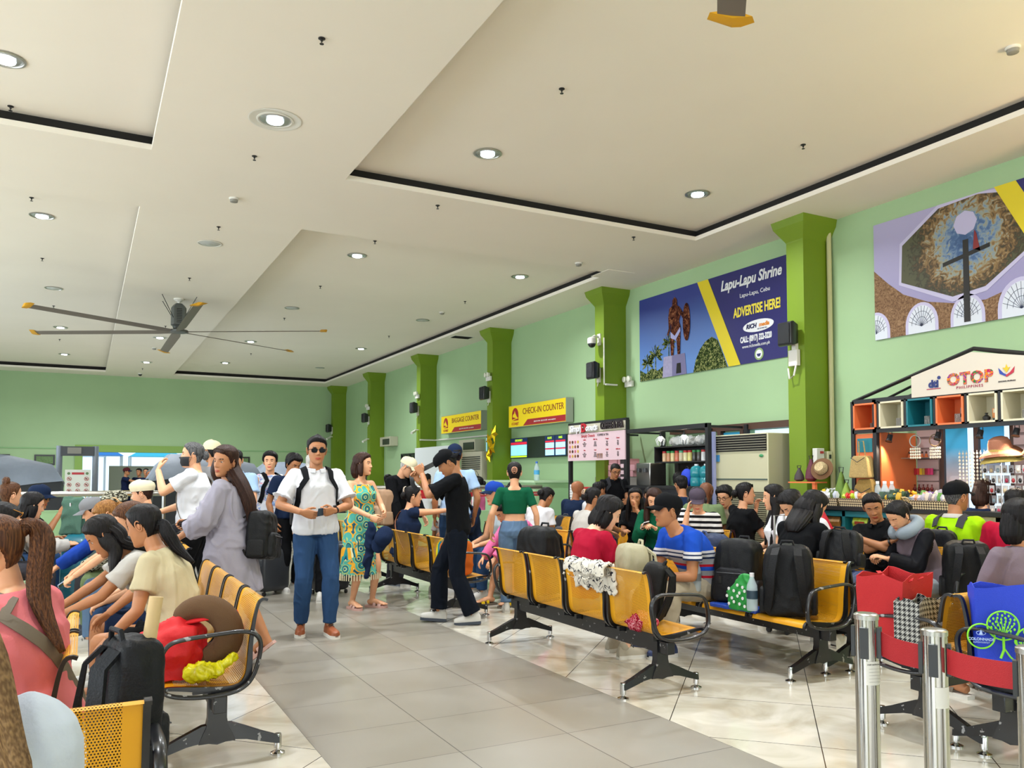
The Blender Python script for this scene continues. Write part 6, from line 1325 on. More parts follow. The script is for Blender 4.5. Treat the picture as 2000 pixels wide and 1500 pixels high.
b = MB(); sb(b, 7.40, 8.42, 0, 7.48, 10.27, 1.22); b.obj('front_panel', mat('stall_panel_slate', '#23262e', .35), t)
b = MB(); sb(b, 7.36, 8.38, 1.22, 7.9, 10.3, 1.26); sb(b, 7.4, 10.3, .95, 7.9, 11.9, .99); b.obj('counter_top', m_fr, t)
b = MB(); sb(b, 7.42, 10.3, 0, 7.5, 11.9, .95); b.obj('low_panel', mat('stall_panel_slate', '#23262e', .35), t)
b = MB(); sb(b, 7.75, 8.7, 1.60, 8.1, 9.98, 1.62); sb(b, 7.75, 8.7, 1.83, 8.1, 9.98, 1.85); sb(b, 7.75, 9.96, 1.6, 8.1, 9.98, 1.85); sb(b, 7.75, 8.7, 1.6, 8.1, 8.72, 1.85); sb(b, 8.08, 8.7, 1.6, 8.1, 9.98, 1.85); b.obj('shelf', m_fr, t)
b = MB(); sb(b, 8.16, 8.4, 0, 8.2, 10.0, 1.6); b.obj('back_panel', mat('stall_back_dark', '#2a2422', .6, var=.3, vscale=3), t)
b = MB(); sb(b, 7.70, 8.42, 1.58, 7.74, 8.70, 1.88); b.obj('side_cabinet', mat('lavender_board', '#8f95bd', .6), t); b = MB(); sb(b, 7.49, 8.36, 0, 7.53, 8.42, 2.0); b.obj('side_trim', mat('lavender_board', '#8f95bd', .6), t)
# menu board
t = thing('menu_board', (7.42, 11.1, 1.96), 0, 'pink menu board headed Simply Donuts coffee and tea', 'sign'); mp_ = mat('menu_pink', '#d9bcc4', .5); mr_ = mat('menu_red', '#b51c2c', .5); mk = mat('menu_ink', '#2c2226', .6)
poly_part(L_, [(-.83, -.30), (.84, -.30), (.84, .16), (-.83, .16)], .0, mp_, t, 'board', .02)
text_mesh('Simply', .15, L_ @ T(-.55, .24, .03), pw, t, shear=.2, bold=.004, depth=.012); text_mesh('D', .2, L_ @ T(-.31, .24, .03), mr_, t, bold=.006, depth=.014); text_mesh('onuts', .15, L_ @ T(-.08, .24, .03), pw, t, shear=.2, bold=.004, depth=.012); text_mesh('COFFEE & TEA', .155, L_ @ T(.50, .25, .03), mk, t, bold=.005, depth=.012, sx=.62)
b = MB(); b.bx(-.84, .165, .012, .0, .32, .018); b = MB(); b.box(0, .24, .008, 1.66, .005, .012); 
b2 = MB(); b2.add([tuple(L_ @ Vector(p)) for p in ((-.83, .17, .005), (.84, .17, .005), (.84, .31, .005), (-.83, .31, .005))], [(0, 1, 2, 3)]); b2.obj('header_backing', mat('menu_header_cream', '#b9b3a0', .6), t, smooth=False)
text_mesh('Simply Donuts', .07, L_ @ T(-.2, .11, .022), mr_, t, shear=.2); text_mesh('COFFEE & TEA', .05, L_ @ T(.24, .11, .022), mk, t)
ITEMS = [['Latte', 'Spanish Latte', 'Caramel', 'Mocha', 'Vanilla'], ['Matcha', 'Choco', 'Hazelnut', 'Americano', 'Iced Tea'], ['Berry', 'Ube', 'Cookies', 'Mango', 'Taro'], ['Juice', 'Soda', 'Water', 'Milk', 'Tea']]
for c, (xx, it) in enumerate(zip((-.30, .02, .36, .66), ITEMS)):
    for r, (yy, hd) in enumerate(((.045, ('Coffee', 'Milk Tea', 'Frappe', 'Extras')[c]), (-.13, ('Hot', 'Iced', 'Cold', 'Add-ons')[c]))):
        text_mesh(hd, .034, L_ @ T(xx, yy, .022), mr_, t)
        text_mesh('\n'.join(it[:4]), .021, L_ @ T(xx, yy-.075, .022), mk, t, name='menu_list')
dn = [mat('donut_%d' % i, c, .5) for i, c in enumerate(('#8a5a30', '#4a2418', '#c06a7a', '#c9a24a'))]
for i in range(4):
    for j in range(4):
        b = MB(); b.lathe([(.008, .02), (.026, .02), (.026, .025), (.008, .025)], 12, L_ @ T(-.76+.085*i, .02-.08*j, 0)); b.obj('doughnut_picture', dn[(i+j*2) % 4], t)
for k in range(5): b = MB(); b.add([tuple(L_ @ Vector(p)) for p in ((.07+.035*k, -.27, .0225), (.085+.035*k, -.27, .0225), (.09+.035*k, -.19, .0225), (.065+.035*k, -.19, .0225))], [(0, 1, 2, 3)]); b.obj('cup_picture', dn[k % 2], t, smooth=False)
# stall goods
rn = random.Random(9); lids = ['#c0282c', '#2f8f4a', '#2f8f4a', '#c0282c', '#58b08a', '#c0282c', '#c0282c', '#2f8f4a', '#2f8f4a', '#c0282c', '#2f8f4a']; cont = ['#d8b48a', '#c48a60', '#d9c890', '#c96a4a', '#cfc0a0', '#e0d8a8', '#d9cf7a', '#2c2622', '#39302c', '#d8d8d8', '#e4e4e4']
names = ['red', 'green', 'green', 'red', 'mint', 'red', 'red', 'green', 'green', 'red', 'green']
for k in range(11):
    y = 9.86-.098*k; t = thing('storage_jar', (7.86, y, 1.62), 0, 'plastic jar with coloured screw lid on the coffee stall shelf', 'jar', 'lidded jars on the coffee stall shelf')
    b = MB(); b.lathe([(.038, 0), (.04, .01), (.04, .12), (.034, .135)], 16); b.obj('jar_body', mat('jar_fill_%d' % k, cont[k], .3, coat=.4), t); b = MB(); b.lathe([(.038, .13), (.038, .16)], 16); b.obj('jar_lid', mat('lid_'+lids[k][1:], lids[k], .5), t)
for y, l in ((8.98, 'left blue-green water jug at the coffee stall'), (8.78, 'right blue-green water jug at the coffee stall')):
    t = thing('water_jug', (7.62, y-.12, 1.26), 0, l, 'water jug'); b = MB(); b.lathe([(.085, 0), (.09, .02), (.09, .1), (.08, .12), (.09, .14), (.09, .23), (.07, .27), (.03, .29)], 20); b.obj('jug_body', mat('jug_teal', '#1f8f9c', .12, alpha=.8, coat=.5), t); b = MB(); b.lathe([(.03, .285), (.03, .31)], 14); b.obj('jug_cap', pw, t)
t = thing('backpack', (7.62, 9.06, 1.26), 0, 'bright blue cloth bag on the coffee stall counter', 'bag'); b = MB(); b.ell((0, 0, .12), (.08, .11, .13), 14); b.obj('bag_body', mat('cloth_bright_blue', '#1d3fc4', .7), t); b = MB(); b.tube([(0, -.04, .24), (0, 0, .28), (0, .04, .24)], .008, 6); b.obj('handle', m_blk2, t)
for y, x, l in ((9.66, 7.62, 'left'), (9.12, 7.62, 'right')):
    t = thing('pendant_lamp', (x, y, 2.06), 0, l+' lit glass pendant lamp hanging under the coffee stall beam', 'lamp'); b = MB(); b.tube([(0, 0, 0), (0, 0, -.05)], .008, 6); b.lathe([(.02, -.04), (.022, -.07)], 12); b.obj('fitting', m_blk2, t)
    b = MB(); b.ell((0, 0, -.10), (.03, .03, .04), 12); b.obj('bulb', mat('warm_bulb', '#ffffff', .3, emit='#fff1d8', estr=18), t)
    b = MB()
    for k in range(8):
        a = k*PI/4; b.tube([(.02*math.cos(a), .02*math.sin(a), -.06), (.07*math.cos(a), .07*math.sin(a), -.11), (.05*math.cos(a), .05*math.sin(a), -.20)], .004, 5)
    b.obj('glass_shade', mat('shade_glass', '#c9d0d6', .1, alpha=.7), t)
for k in range(3): 
    b = MB(); v = remesh(MB().ell((0, 0, .07), (.12, .14, .075), 12), .02, 1, folds(.02, 16, k)); tag(v.obj('plastic_bag', mat('clear_plastic', '#bdbfc0', .15, alpha=.75, bump=.5, bscale=60), M=T(7.92, 9.62-.28*k, 1.85)), 'clear bag of cups and packets on top of the coffee stall shelf', 'bag', 'clear bags on the coffee stall shelf')
bx_m = mat('pink_carton', '#d9a0a8', .6)
k = 0
for z in range(3):
    for i in range(4-z//2):
        k += 1; b = MB(); b.box(0, 0, .05, .26, .24, .095); tag(b.obj('doughnut_box', bx_m, M=T(7.98, 11.6-.27*i-.05*z, .99+.40+.1*z), bevel=.003), 'pink doughnut carton stacked behind the coffee stall vendor', 'box', 'pink cartons behind the vendor')
b = MB(); b.bx(7.84, 10.5, .99, 8.12, 11.75, 1.385); tag(b.obj('back_cupboard', mat('cupboard_grey', '#8f8a84', .6)), 'grey cupboard carrying the pink cartons behind the vendor', 'cabinet')
t = thing('food_crate', (7.6, 11.25, .99), 0, 'yellow display crate with red tray beside the vendor', 'crate'); b = MB(); b.box(0, 0, .1, .3, .5, .2); b.obj('crate_body', mat('crate_yellow', '#d9a84a', .6, var=.1, vscale=40), t); b = MB(); b.box(0, 0, .215, .34, .54, .03); b.obj('red_tray', mat('tray_red', '#b8202c', .4), t)
for k in range(6): b = MB(); b.box(0, 0, .022, .16, .16, .04); tag(b.obj('takeout_box', pw, M=T(7.5, 11.82, .99+.045*k) @ Rz(.1*k)), 'white takeaway box in the stack at the left end of the coffee stall', 'box', 'white takeaway boxes')
t = thing('price_card', (7.43, 10.36, 1.3), 0, 'tall narrow dark price card beside the vendor', 'sign'); b = MB(); b.box(0, 0, .18, .02, .11, .36); b.obj('card', mk, t); b = MB(); [b.box(-.012, 0, .06+.1*q, .004, .08, .06) for q in range(3)]; b.obj('printed_panel', mp_, t)
t = thing('payment_card', (7.43, 10.36, 1.0), 0, 'blue and white payment card stand at the coffee stall corner', 'sign'); b = MB(); b.box(0, 0, .15, .02, .10, .28); b.obj('card', mat('card_blue', '#2a4fb0', .4), t); b = MB(); b.box(-.012, 0, .14, .004, .08, .2); b.obj('white_panel', pw, t)
t = thing('espresso_machine', (7.66, 9.95, 1.26), 0, 'steel coffee machine at the left end of the coffee stall counter', 'coffee machine'); b = MB(); b.box(0, 0, .17, .3, .34, .34); b.obj('body', m_silver, t, bevel=.01); b = MB(); [b.lathe([(.03, .2), (.03, .26)], 12, T(-.17, s*.08, 0)) for s in (-1, 1)]; b.obj('group_head', m_blk2, t)
for (x, y, h, l) in ((7.0, 9.1, .38, 'stool under the girl in bright pink top'), (7.08, 7.62, .38, 'stool under the boy with glasses'), (7.02, 8.45, .49, 'stool under the man in navy T-shirt at the stall'), (7.62, 4.75, .47, 'stool under the souvenir cashier'), (7.55, 9.2, .52, 'stool under the man in brown T-shirt'), (6.0, 17.3, .47, 'stool under the person in yellow'), (6.35, 15.9, .47, 'stool under the man in red and white'), (6.5, 13.6, .47, 'stool under the person in pink beyond the rail')):
    t = thing('stool', (x, y, 0), 0, 'plain '+l, 'stool'); b = MB(); b.lathe([(.15, h-.03), (.16, h)], 18); b.obj('seat', m_blk2, t)
    for q in range(4): b = MB(); b.tube([(.1*math.cos(q*PI/2+.8), .1*math.sin(q*PI/2+.8), h-.03), (.16*math.cos(q*PI/2+.8), .16*math.sin(q*PI/2+.8), 0)], .013, 6); b.obj('leg', m_silver, t)
# ---------------- souvenir stall ----------------
KX = 7.5; m_or = mat('stall_orange', '#e07440', .55); m_te = mat('stall_teal', '#14707c', .55); m_cr = mat('stall_cream', '#d6cfb4', .6); m_crd = mat('stall_cream_in', '#a59d88', .7); m_slat = mat('slatwall_mauve', '#b59a98', .6)
t = thing('souvenir_stall', (KX, 4.7, 0), 0, 'souvenir stall with black frame, coloured display boxes and OTOP PHILIPPINES gable sign', 'stall')
def kb(b, x0, y0, z0, x1, y1, z1): b.bx(x0-KX, y0-4.7, z0, x1-KX, y1-4.7, z1)
Y0, Y1 = 6.12, 3.0
b = MB()
for y in (Y0, 5.84, Y1): kb(b, KX-.02, y-.022, 0, KX+.03, y+.022, 2.22)
kb(b, KX-.02, Y1, 2.19, KX+.03, Y0, 2.235); kb(b, KX-.02, Y1, 1.865, KX+.03, Y0, 1.91); kb(b, 8.1, Y1, 2.18, 8.15, Y0, 2.22)
kb(b, KX, Y0-.02, 2.19, 8.15, Y0+.02, 2.22)
for k in range(1, 10): kb(b, KX-.02, Y0-.325*k-.012, 1.9, KX+.03, Y0-.325*k+.012, 2.2)
def beam(b, p, q, r=.02): b.tube([(p[0]-KX, p[1]-4.7, p[2]), (q[0]-KX, q[1]-4.7, q[2])], r, 4)
APY = 4.74
for x in (KX, 8.12): beam(b, (x, Y0, 2.22), (x, APY, 2.62)); beam(b, (x, APY, 2.62), (x, Y1, 2.22))
beam(b, (KX, APY, 2.62), (8.12, APY, 2.62)); beam(b, (KX+.05, 5.75, 2.22), (KX+.05, 5.38, 2.35), .014)
b.obj('frame', m_fr, t)
g = lambda y: (4.7-y, )
poly_part(L_, [(4.7-5.38, 2.20), (4.7-Y1, 2.20), (4.7-Y1, 2.24), (4.7-APY, 2.585), (4.7-5.38, 2.415)], .005, mat('gable_cream', '#cfc5b6', .6), t, 'gable_board', .03)
cols = [m_or, m_cr, m_te, m_or, m_cr, m_cr, m_or, m_te, m_cr, m_or]; names_ = 0
for k in range(9):
    ya = Y0-.325*k-.02; yb = ya-.285; b = MB(); m = cols[k]
    kb(b, KX-.03, ya, 1.905, KX+.26, ya-.018, 2.19); kb(b, KX-.03, yb, 1.905, KX+.26, yb+.018, 2.19); kb(b, KX-.03, yb, 1.905, KX+.26, ya, 1.923); kb(b, KX-.03, yb, 2.172, KX+.26, ya, 2.19); kb(b, KX+.25, yb, 1.905, KX+.27, ya, 2.19)
    b.obj('display_box', m, t)
def gtext(s, size, y, z, m, **k): return text_mesh(s, size, L_ @ T(4.7-y, z, .037), m, t, **k)
md = mat('logo_navy', '#1c2a6b', .5); mrp = mat('logo_crimson', '#a32048', .5)
gtext('dti', .10, 5.135, 2.315, md, bold=.006); poly_part(L_, [(4.7-5.21, 2.265), (4.7-5.06, 2.265), (4.7-5.06, 2.273), (4.7-5.21, 2.273)], .036, mrp, t, 'logo_bar')
poly_part(L_, [(4.7-5.075+.018*math.cos(a), 2.375+.018*math.sin(a)) for a in [PI*k/8 for k in range(16)]], .036, md, t, 'logo_dot')
motl = blotch('logo_mosaic', [(0, '#2f7a3c'), (.42, '#b3245a'), (.5, '#e08a1c'), (.57, '#7a2f8a'), (.63, '#d8b01c')], 22, 1)
gtext('OTOP', .155, 4.765, 2.335, motl, bold=.008, spacing=1.1); gtext('PHILIPPINES', .038, 4.765, 2.255, mrp, spacing=1.35)
for k, c in enumerate(('#1c3a9a', '#b01c38')):
    s = -1 if k == 0 else 1; poly_part(L_, [(4.7-4.41+s*.075, 2.40), (4.7-4.41+s*.065, 2.345), (4.7-4.41, 2.31), (4.7-4.41-s*.012, 2.325), (4.7-4.41+s*.03, 2.35)], .036+k*.001, mat('crest_'+c[1:], c, .5), t, 'crest_wing')
poly_part(L_, [(4.7-4.41-.035, 2.40), (4.7-4.41, 2.35), (4.7-4.41+.035, 2.40), (4.7-4.41+.012, 2.395), (4.7-4.41, 2.43), (4.7-4.41-.012, 2.395)], .038, mat('crest_gold', '#dcb21c', .5), t, 'crest_sun'); gtext('BAGONG PILIPINAS', .018, 4.41, 2.272, mk)
# lower counter
b = MB(); kb(b, 7.32, 3.0, 1.03, 7.62, 6.75, 1.07); kb(b, 7.34, 6.70, 0, 7.38, 6.74, 1.03); kb(b, 7.34, 5.55, 0, 7.38, 5.60, 1.03); b.obj('counter_top', m_fr, t)
b = MB(); kb(b, 7.40, 3.0, 0, 7.44, 5.57, 1.03); b.obj('wood_front', mat('stall_ply', '#b79f78', .6, var=.08, vscale=3), t); b = MB(); kb(b, 7.385, 5.50, 0, 7.40, 5.55, 1.02); kb(b, 7.385, 4.45, 0, 7.40, 4.50, 1.02); kb(b, 7.385, 4.45, .98, 7.40, 5.55, 1.02); b.obj('cream_trim', m_cr, t)
b = MB(); kb(b, 7.45, 5.6, 0, 7.47, 6.72, 1.03); kb(b, 7.36, 6.14, 0, 7.46, 6.18, 1.03); kb(b, 7.36, 5.58, .96, 7.42, 6.72, 1.02); b.obj('teal_rack', m_te, t)
# side orange panels
b = MB(); kb(b, KX+.0, 5.86, 1.07, KX+.04, 6.10, 1.86); b.obj('orange_side', m_or, t)
for z0, z1 in ((1.66, 1.81), (1.40, 1.58), (1.12, 1.32)): b = MB(); kb(b, KX-.008, 5.88, z0, KX, 6.07, z1); b.obj('teal_panel', m_te, t)
b = MB(); kb(b, KX+.03, 5.80, 1.0, 8.1, 5.83, 1.87); b.obj('orange_panel', m_or, t)
b = MB(); kb(b, 8.12, 5.55, .9, 8.16, 5.80, 2.1); kb(b, 8.12, 3.0, .9, 8.16, 4.75, 2.1); b.obj('slatwall', m_slat, t); b = MB(); [kb(b, 8.11, a, .98+.12*k, 8.12, c, .99+.12*k) for k in range(9) for a, c in ((5.55, 5.80), (3.0, 4.75))]; b.obj('slat_groove', mat('groove_dark', '#6d5856', .7), t)
b = MB(); kb(b, 8.14, 4.75, .95, 8.20, 4.80, 2.1); kb(b, 8.14, 5.5, .95, 8.20, 5.55, 2.1); kb(b, 8.14, 5.12, .95, 8.2, 5.17, 2.1); b.obj('window_mullion', mat('brown_frame', '#4a2f22', .5), t)
b = MB(); b.bx(8.30, 4.4, .9, 8.32, 5.7, 2.1); b.obj('window_6', mat('window_pane', '#ffffff', .02, trans=1, spec=.3), kind='structure')
b = MB(); b.bx(8.30, 7.15, .75, 8.32, 8.95, 2.05); b.obj('window_7', mat('window_pane', '#ffffff', .02), kind='structure')
for y, h, c, l in ((5.33, .5, '#3aaee0', 'left'), (4.95, .55, '#2f9fdc', 'right')):
    b = MB(); b.bx(8.10, y-.12, 1.45 if l == 'right' else 1.05, 8.105, y+.12, 2.08); tag(b.obj('hanging_banner', sky_grad('banner_'+l, '#d9c6c8', c, 1.35, 1.7)), l+' blue and pink printed banner hanging at the back of the souvenir stall', 'banner')
# goods in the boxes
for k in range(9):
    yc = Y0-.325*k-.16
    if k == 4:
        t2 = thing('clay_vase', (KX+.08, yc+.02, 1.923), 0, 'small round black vase in the left-of-centre cream display box', 'vase'); b = MB(); b.lathe([(.02, 0), (.034, .02), (.036, .04), (.012, .06), (.011, .07), (.018, .078)], 16); b.obj('vase_body', m_blk2, t2)
        t2 = thing('souvenir_plaque', (KX+.12, yc-.07, 1.923), 0, 'small sunset picture plaque on a stand beside the black vase', 'souvenir'); b = MB(); b.box(0, 0, .075, .012, .11, .09); b.obj('plaque', mat('plaque_orange', '#d98a4a', .5), t2); b = MB(); b.box(-.007, 0, .095, .003, .09, .035); b.obj('sky_part', m_cr, t2); b = MB(); b.box(.01, 0, .012, .05, .09, .024); b.obj('stand', m_fr, t2); continue
    b = MB()
    if k == 0:
        for q in range(4): b = MB(); b.lathe([(.018, 0), (.018, .055+.012*(q % 2))], 12, T(KX+.08, yc-.01-.035*q, 1.923)); tag(b.obj('wooden_keepsake', mat('keepsake_%d' % (q % 2), ('#5a3a28', '#c9b49a')[q % 2], .5)), 'small turned wooden keepsake in the leftmost orange display box', 'souvenir', 'keepsakes in the first box')
    else:
        for q in range(2): b = MB(); b.box(KX+.10, yc-.03-.06*q, 1.923+.045+.055*q*(k % 2), .06, .075, .09); tag(b.obj('keyring_pack', mat('keyring_pack', '#8d8a86', .15, .5, bump=1, bscale=120)), 'clear pack of metal keyrings in the stall display boxes', 'souvenir', 'keyring packs in the display boxes')
sl0 = None
for y, l in ((5.70, 'leftmost'), (5.15, 'second'), (4.72, 'third'), (4.38, 'rightmost visible')):
    t2 = thing('spotlight', (KX+.05, y, 1.865), 0, l+' black track spotlight under the souvenir stall display boxes', 'spotlight'); b = MB(); b.tube([(0, -.02, 0), (0, -.02, -.05)], .004, 5); b.tube([(0, .02, 0), (0, .02, -.05)], .004, 5); b.obj('yoke', m_fr, t2); b = MB(); b.lathe([(.026, 0), (.028, -.06), (.036, -.075), (.03, -.07)], 14, T(0, 0, -.03) @ Matrix.Rotation(.4, 4, 'Y')); b.obj('can', m_fr, t2)
    d = bpy.data.lights.new('stall_spot', 'SPOT'); d.energy = 22; d.color = (1, .82, .62); d.spot_size = 1.9; d.shadow_soft_size = .03; o = bpy.data.objects.new('stall_spot', d); o.parent = t2; o.location = (.03, 0, -.11); o.rotation_euler = (0, .5, 0); S.collection.objects.link(o)
def sunhat(x, y, z, c, label, s=1, band=None, tilt=.3):
    t2 = thing('sun_hat', (x, y, z), 0, label, 'hat'); t2.rotation_euler = (0, -tilt, 0); b = MB(); rings = []
    for r, zz in ((.165, -.03), (.15, -.012), (.11, .0), (.088, .015), (.084, .06), (.07, .095), (.04, .11), (.01, .112)): rings.append([(s*r*math.cos(2*PI*k/28), s*r*math.sin(2*PI*k/28), s*(zz+(.018*math.sin(4*PI*k/28+1) if r > .12 else 0))) for k in range(28)])
    b.loft(rings); b.obj('hat_body', mat('straw_'+c[1:], c, .95, bump=.5, bscale=180, spec=.05), t2)
    if band: b = MB(); b.lathe([(s*.089, s*.016), (s*.087, s*.035)], 24, cap=False); b.obj('hat_band', mat('band_'+band[1:], band, .7), t2)
sunhat(7.62, 4.58, 1.645, '#a4705a', 'wide-brimmed dusty pink sun hat with bow on the souvenir stall', 1.15, '#a8745a'); sunhat(7.62, 4.58, 1.59, '#b7a35c', 'yellow straw sun hat underneath the pink one on the souvenir stall', 1.1); sunhat(7.6, 4.18, 1.68, '#b7a463', 'yellow straw sun hat hanging at the right edge of the stall', 1.1, '#d9c78a')
b = MB(); b.tube([(7.62, 4.58, 1.07), (7.62, 4.58, 1.62)], .008, 6); b.tube([(7.6, 4.18, 1.07), (7.6, 4.18, 1.66)], .008, 6); b.tube([(7.62, 4.72, 1.57), (7.62, 3.4, 1.57)], .006, 6); tag(b.obj('display_rack', m_chrome), 'thin chrome wire rack carrying the hats and accessory cards', 'rack')
# carded accessories on racks
cc = ['#1c1a1c', '#8a7a6a', '#b02a4a', '#c9b08a', '#3a3436', '#a8262e', '#8fa3b0', '#d8c8b8']
for r in range(6):
    for c in range(10):
        y = 4.72-.062*c; z = 1.50-.095*r
        b = MB(); b.box(0, 0, -.035, .006, .048, .075); o = b.obj('accessory_card', mat('card_'+str((c+r) % 3), ('#b5aeb0', '#8d8588', '#c9c4c2')[(c+r) % 3], .2), M=T(7.6+.03*(r % 2), y, z)); tag(o, 'carded hair accessory hanging on the souvenir stall wire rack', 'accessory', 'carded accessories on the rack')
        b = MB(); b.ell((-.006, 0, -.045), (.008, .016, .022), 8); b.obj('trinket', mat('trinket_'+cc[(c*3+r) % 8][1:], cc[(c*3+r) % 8], .35), o)
for r, (z, n) in enumerate(((1.30, 7), (1.52, 0))):
    for c in range(n):
        col = ('#a8262e', '#c23a3a', '#d8b02a', '#a8863a', '#8a2030', '#c02a5a', '#c0306a')[c]
        b = MB(); b.box(0, 0, 0, .01, .03, .07); tag(b.obj('keyring', mat('trinket_'+col[1:], col, .35), M=T(8.06, 5.78-.032*c, z+.15)), 'small coloured keyring hanging on the slatwall left of the cashier', 'keyring', 'keyrings on the slatwall')
for c in range(5):
    t2 = thing('clay_vase', (8.03, 5.77-.05*c, 1.24), 0, 'small red long-necked vase on the narrow shelf left of the cashier', 'vase', 'red vases on the narrow shelf'); b = MB(); b.lathe([(.008, 0), (.018, .015), (.018, .03), (.006, .045), (.005, .06), (.011, .07)], 12); b.obj('vase_body', mat('vase_red', '#6d1a1a', .3), t2)
for c in range(5):
    t2 = thing('doll', (7.95, 5.77-.05*c, 1.60), 0, 'small orange dressed doll on the glass shelf of the souvenir stall', 'doll', 'orange dolls on the glass shelf'); b = MB(); b.lathe([(.022, 0), (.012, .04)], 10); b.obj('skirt', m_or, t2); b = MB(); b.ell((0, 0, .055), (.012, .012, .014), 8); b.obj('head', mat('doll_head', '#5a3020', .5), t2)
b = MB(); b.bx(7.85, 5.55, 1.59, 8.12, 5.8, 1.598); b.bx(7.98, 5.5, 1.225, 8.12, 5.8, 1.235); tag(b.obj('glass_shelf', mat('shelf_glass', '#9fb5ad', .1, alpha=.5)), 'glass shelves left of the cashier at the back of the stall', 'shelf')
shl = mat('shell_white', '#d8cdb8', .3)
for k, (y, c) in enumerate(((5.42, 'silver'), (5.20, 'brown'))):
    t2 = thing('bead_garland', (7.56, y, 1.86), 0, 'hanging '+c+' shell and hoop ornament under the display boxes', 'ornament'); b = MB(); b.tube([(0, .06*math.cos(a), -.1+.06*math.sin(a)) for a in [2*PI*q/20 for q in range(21)]], .006, 6); b.obj('hoop', mat('hoop_'+c, dict(silver='#a8a49c', brown='#7a5a3a')[c], .4), t2)
    b = MB(); [b.ell((0, -.05+.025*q, -.18-.03*w_), (.01, .013, .015), 7) for q in range(5) for w_ in range(4)]; b.obj('shell_strings', shl, t2)
for k in range(8): b = MB(); [b.ell((0, 0, -.035*q), (.009, .011, .014), 7) for q in range(10)]; b.tube([(0, 0, .03), (0, 0, -.36)], .002, 4); tag(b.obj('shell_strand', shl, M=T(7.6, 4.97-.035*k, 1.62)), 'hanging strand of pale shells and gold beads behind the lime-jacketed man', 'ornament', 'shell strands at the stall')
# baskets of goods on the counter
def basket(x, y, w, label, kind):
    t2 = thing('woven_basket', (x, y, 1.07), 0, label, 'basket'); b = MB(); b.loft([[(-.11*s, -w/2*s, z), (.11*s, -w/2*s, z), (.11*s, w/2*s, z), (-.11*s, w/2*s, z)] for z, s in ((0, .92), (.09, 1.0), (.09, .96), (.02, .9))]); m = mat('wicker_'+kind, '#7a5a3a', .8); 
    if 'wk' not in m:
        m['wk'] = 1; N, L, bb = nodes_of(m); tc = N.new('ShaderNodeTexCoord'); ck = N.new('ShaderNodeTexChecker'); ck.inputs['Scale'].default_value = 55; ck.inputs[1].default_value = lin('#cdbb95'); ck.inputs[2].default_value = lin('#3a2a22'); mp = N.new('ShaderNodeMapping'); mp.inputs['Rotation'].default_value = (.785, 0, 0); L.new(tc.outputs['Object'], mp.inputs[0]); L.new(mp.outputs[0], ck.inputs[0]); L.new(ck.outputs[0], bb.inputs[0])
    b.obj('weave', m, t2, smooth=False); return t2
GC = dict(a=['#d8dce4', '#c9d0e0', '#e0c23a', '#5a6a3a', '#d9d9d9'], b=['#d9b07a', '#c98a50', '#d8dbe4', '#b6c832', '#cf2a2a', '#a8c22c'], c=['#1c3a26', '#2a4a2e', '#c9a01c', '#20302a'], d=['#c98a6a', '#d9c6b8', '#5a8a3a', '#6a3f96', '#b8b2c0', '#9a94a0'])
for (y, w, kd, l) in ((6.40, .34, 'a', 'left woven basket of wrapped snacks on the souvenir counter'), (6.02, .38, 'b', 'woven basket of packets and yellow-green sweets in the middle of the counter'), (5.62, .30, 'c', 'woven basket of dark green packets on the souvenir counter'), (5.12, .50, 'd', 'right patterned basket of bagged snacks before the cashier')):
    basket(7.45, y, w, l, kd); r_ = random.Random(int(y*100)); n = int(w/.036)
    for k in range(n*3):
        c = GC[kd][r_.randrange(len(GC[kd]))] if kd != 'b' else GC[kd][min(5, int((k % n)/n*6))]
        px = 7.45-.07+.07*(k//n); b = MB(); hz = r_.uniform(.05, .09); b.loft([[(-.012, -.019, 0), (.012, -.019, 0), (.012, .019, 0), (-.012, .019, 0)], [(-.02, -.024, hz*.5), (.02, -.024, hz*.5), (.02, .024, hz*.5), (-.02, .024, hz*.5)], [(-.004, -.02, hz), (.004, -.02, hz), (.004, .02, hz), (-.004, .02, hz)]])
        tag(b.obj('snack_packet', mat('packet_'+c[1:], c, .3, bump=.4, bscale=90), smooth=True, M=T(px, y-w/2+.03+(w-.05)*(k % n)/n, 1.07+.085+.014*(k//n)) @ Rz(r_.uniform(-.5, .5)) @ Matrix.Rotation(r_.uniform(-.35, .35), 4, 'X')), 'small wrapped snack packet standing in the baskets on the souvenir counter', 'snack', 'snack packets in the counter baskets')
# hanging snack packs on the teal rack
for i, (y, c, l) in enumerate(((6.56, '#b58a4a', 'brown'), (6.34, '#b58a4a', 'brown'), (5.98, '#a3bf3a', 'green'), (5.74, '#d9b43a', 'yellow'))):
    for k in range(6):
        b = MB(); w = .19 if l != 'yellow' else .10; b.loft([[(-.0, -w/2, 0), (.0+.002, w/2, 0), (.002, w/2, 0), (0, -w/2, 0)], [(-.02, -w/2, -.055), (-.02, w/2, -.055), (.012, w/2, -.055), (.012, -w/2, -.055)], [(0, -w/2, -.105), (0, w/2, -.105), (.002, w/2, -.105), (.002, -w/2, -.105)]])
        o = b.obj('snack_pack', mat('pack_'+l, c, .3, var=.25, vscale=35), M=T(7.41, y, .95-.115*k)); tag(o, l+' snack pack hanging on the teal rack under the counter', 'snack', l+' snack packs on the teal rack')
        if l == 'green': b = MB(); b.box(-.022, 0, -.055, .004, .12, .035); b.obj('printed_band', mat('pack_print', '#8a3a20', .5), o)
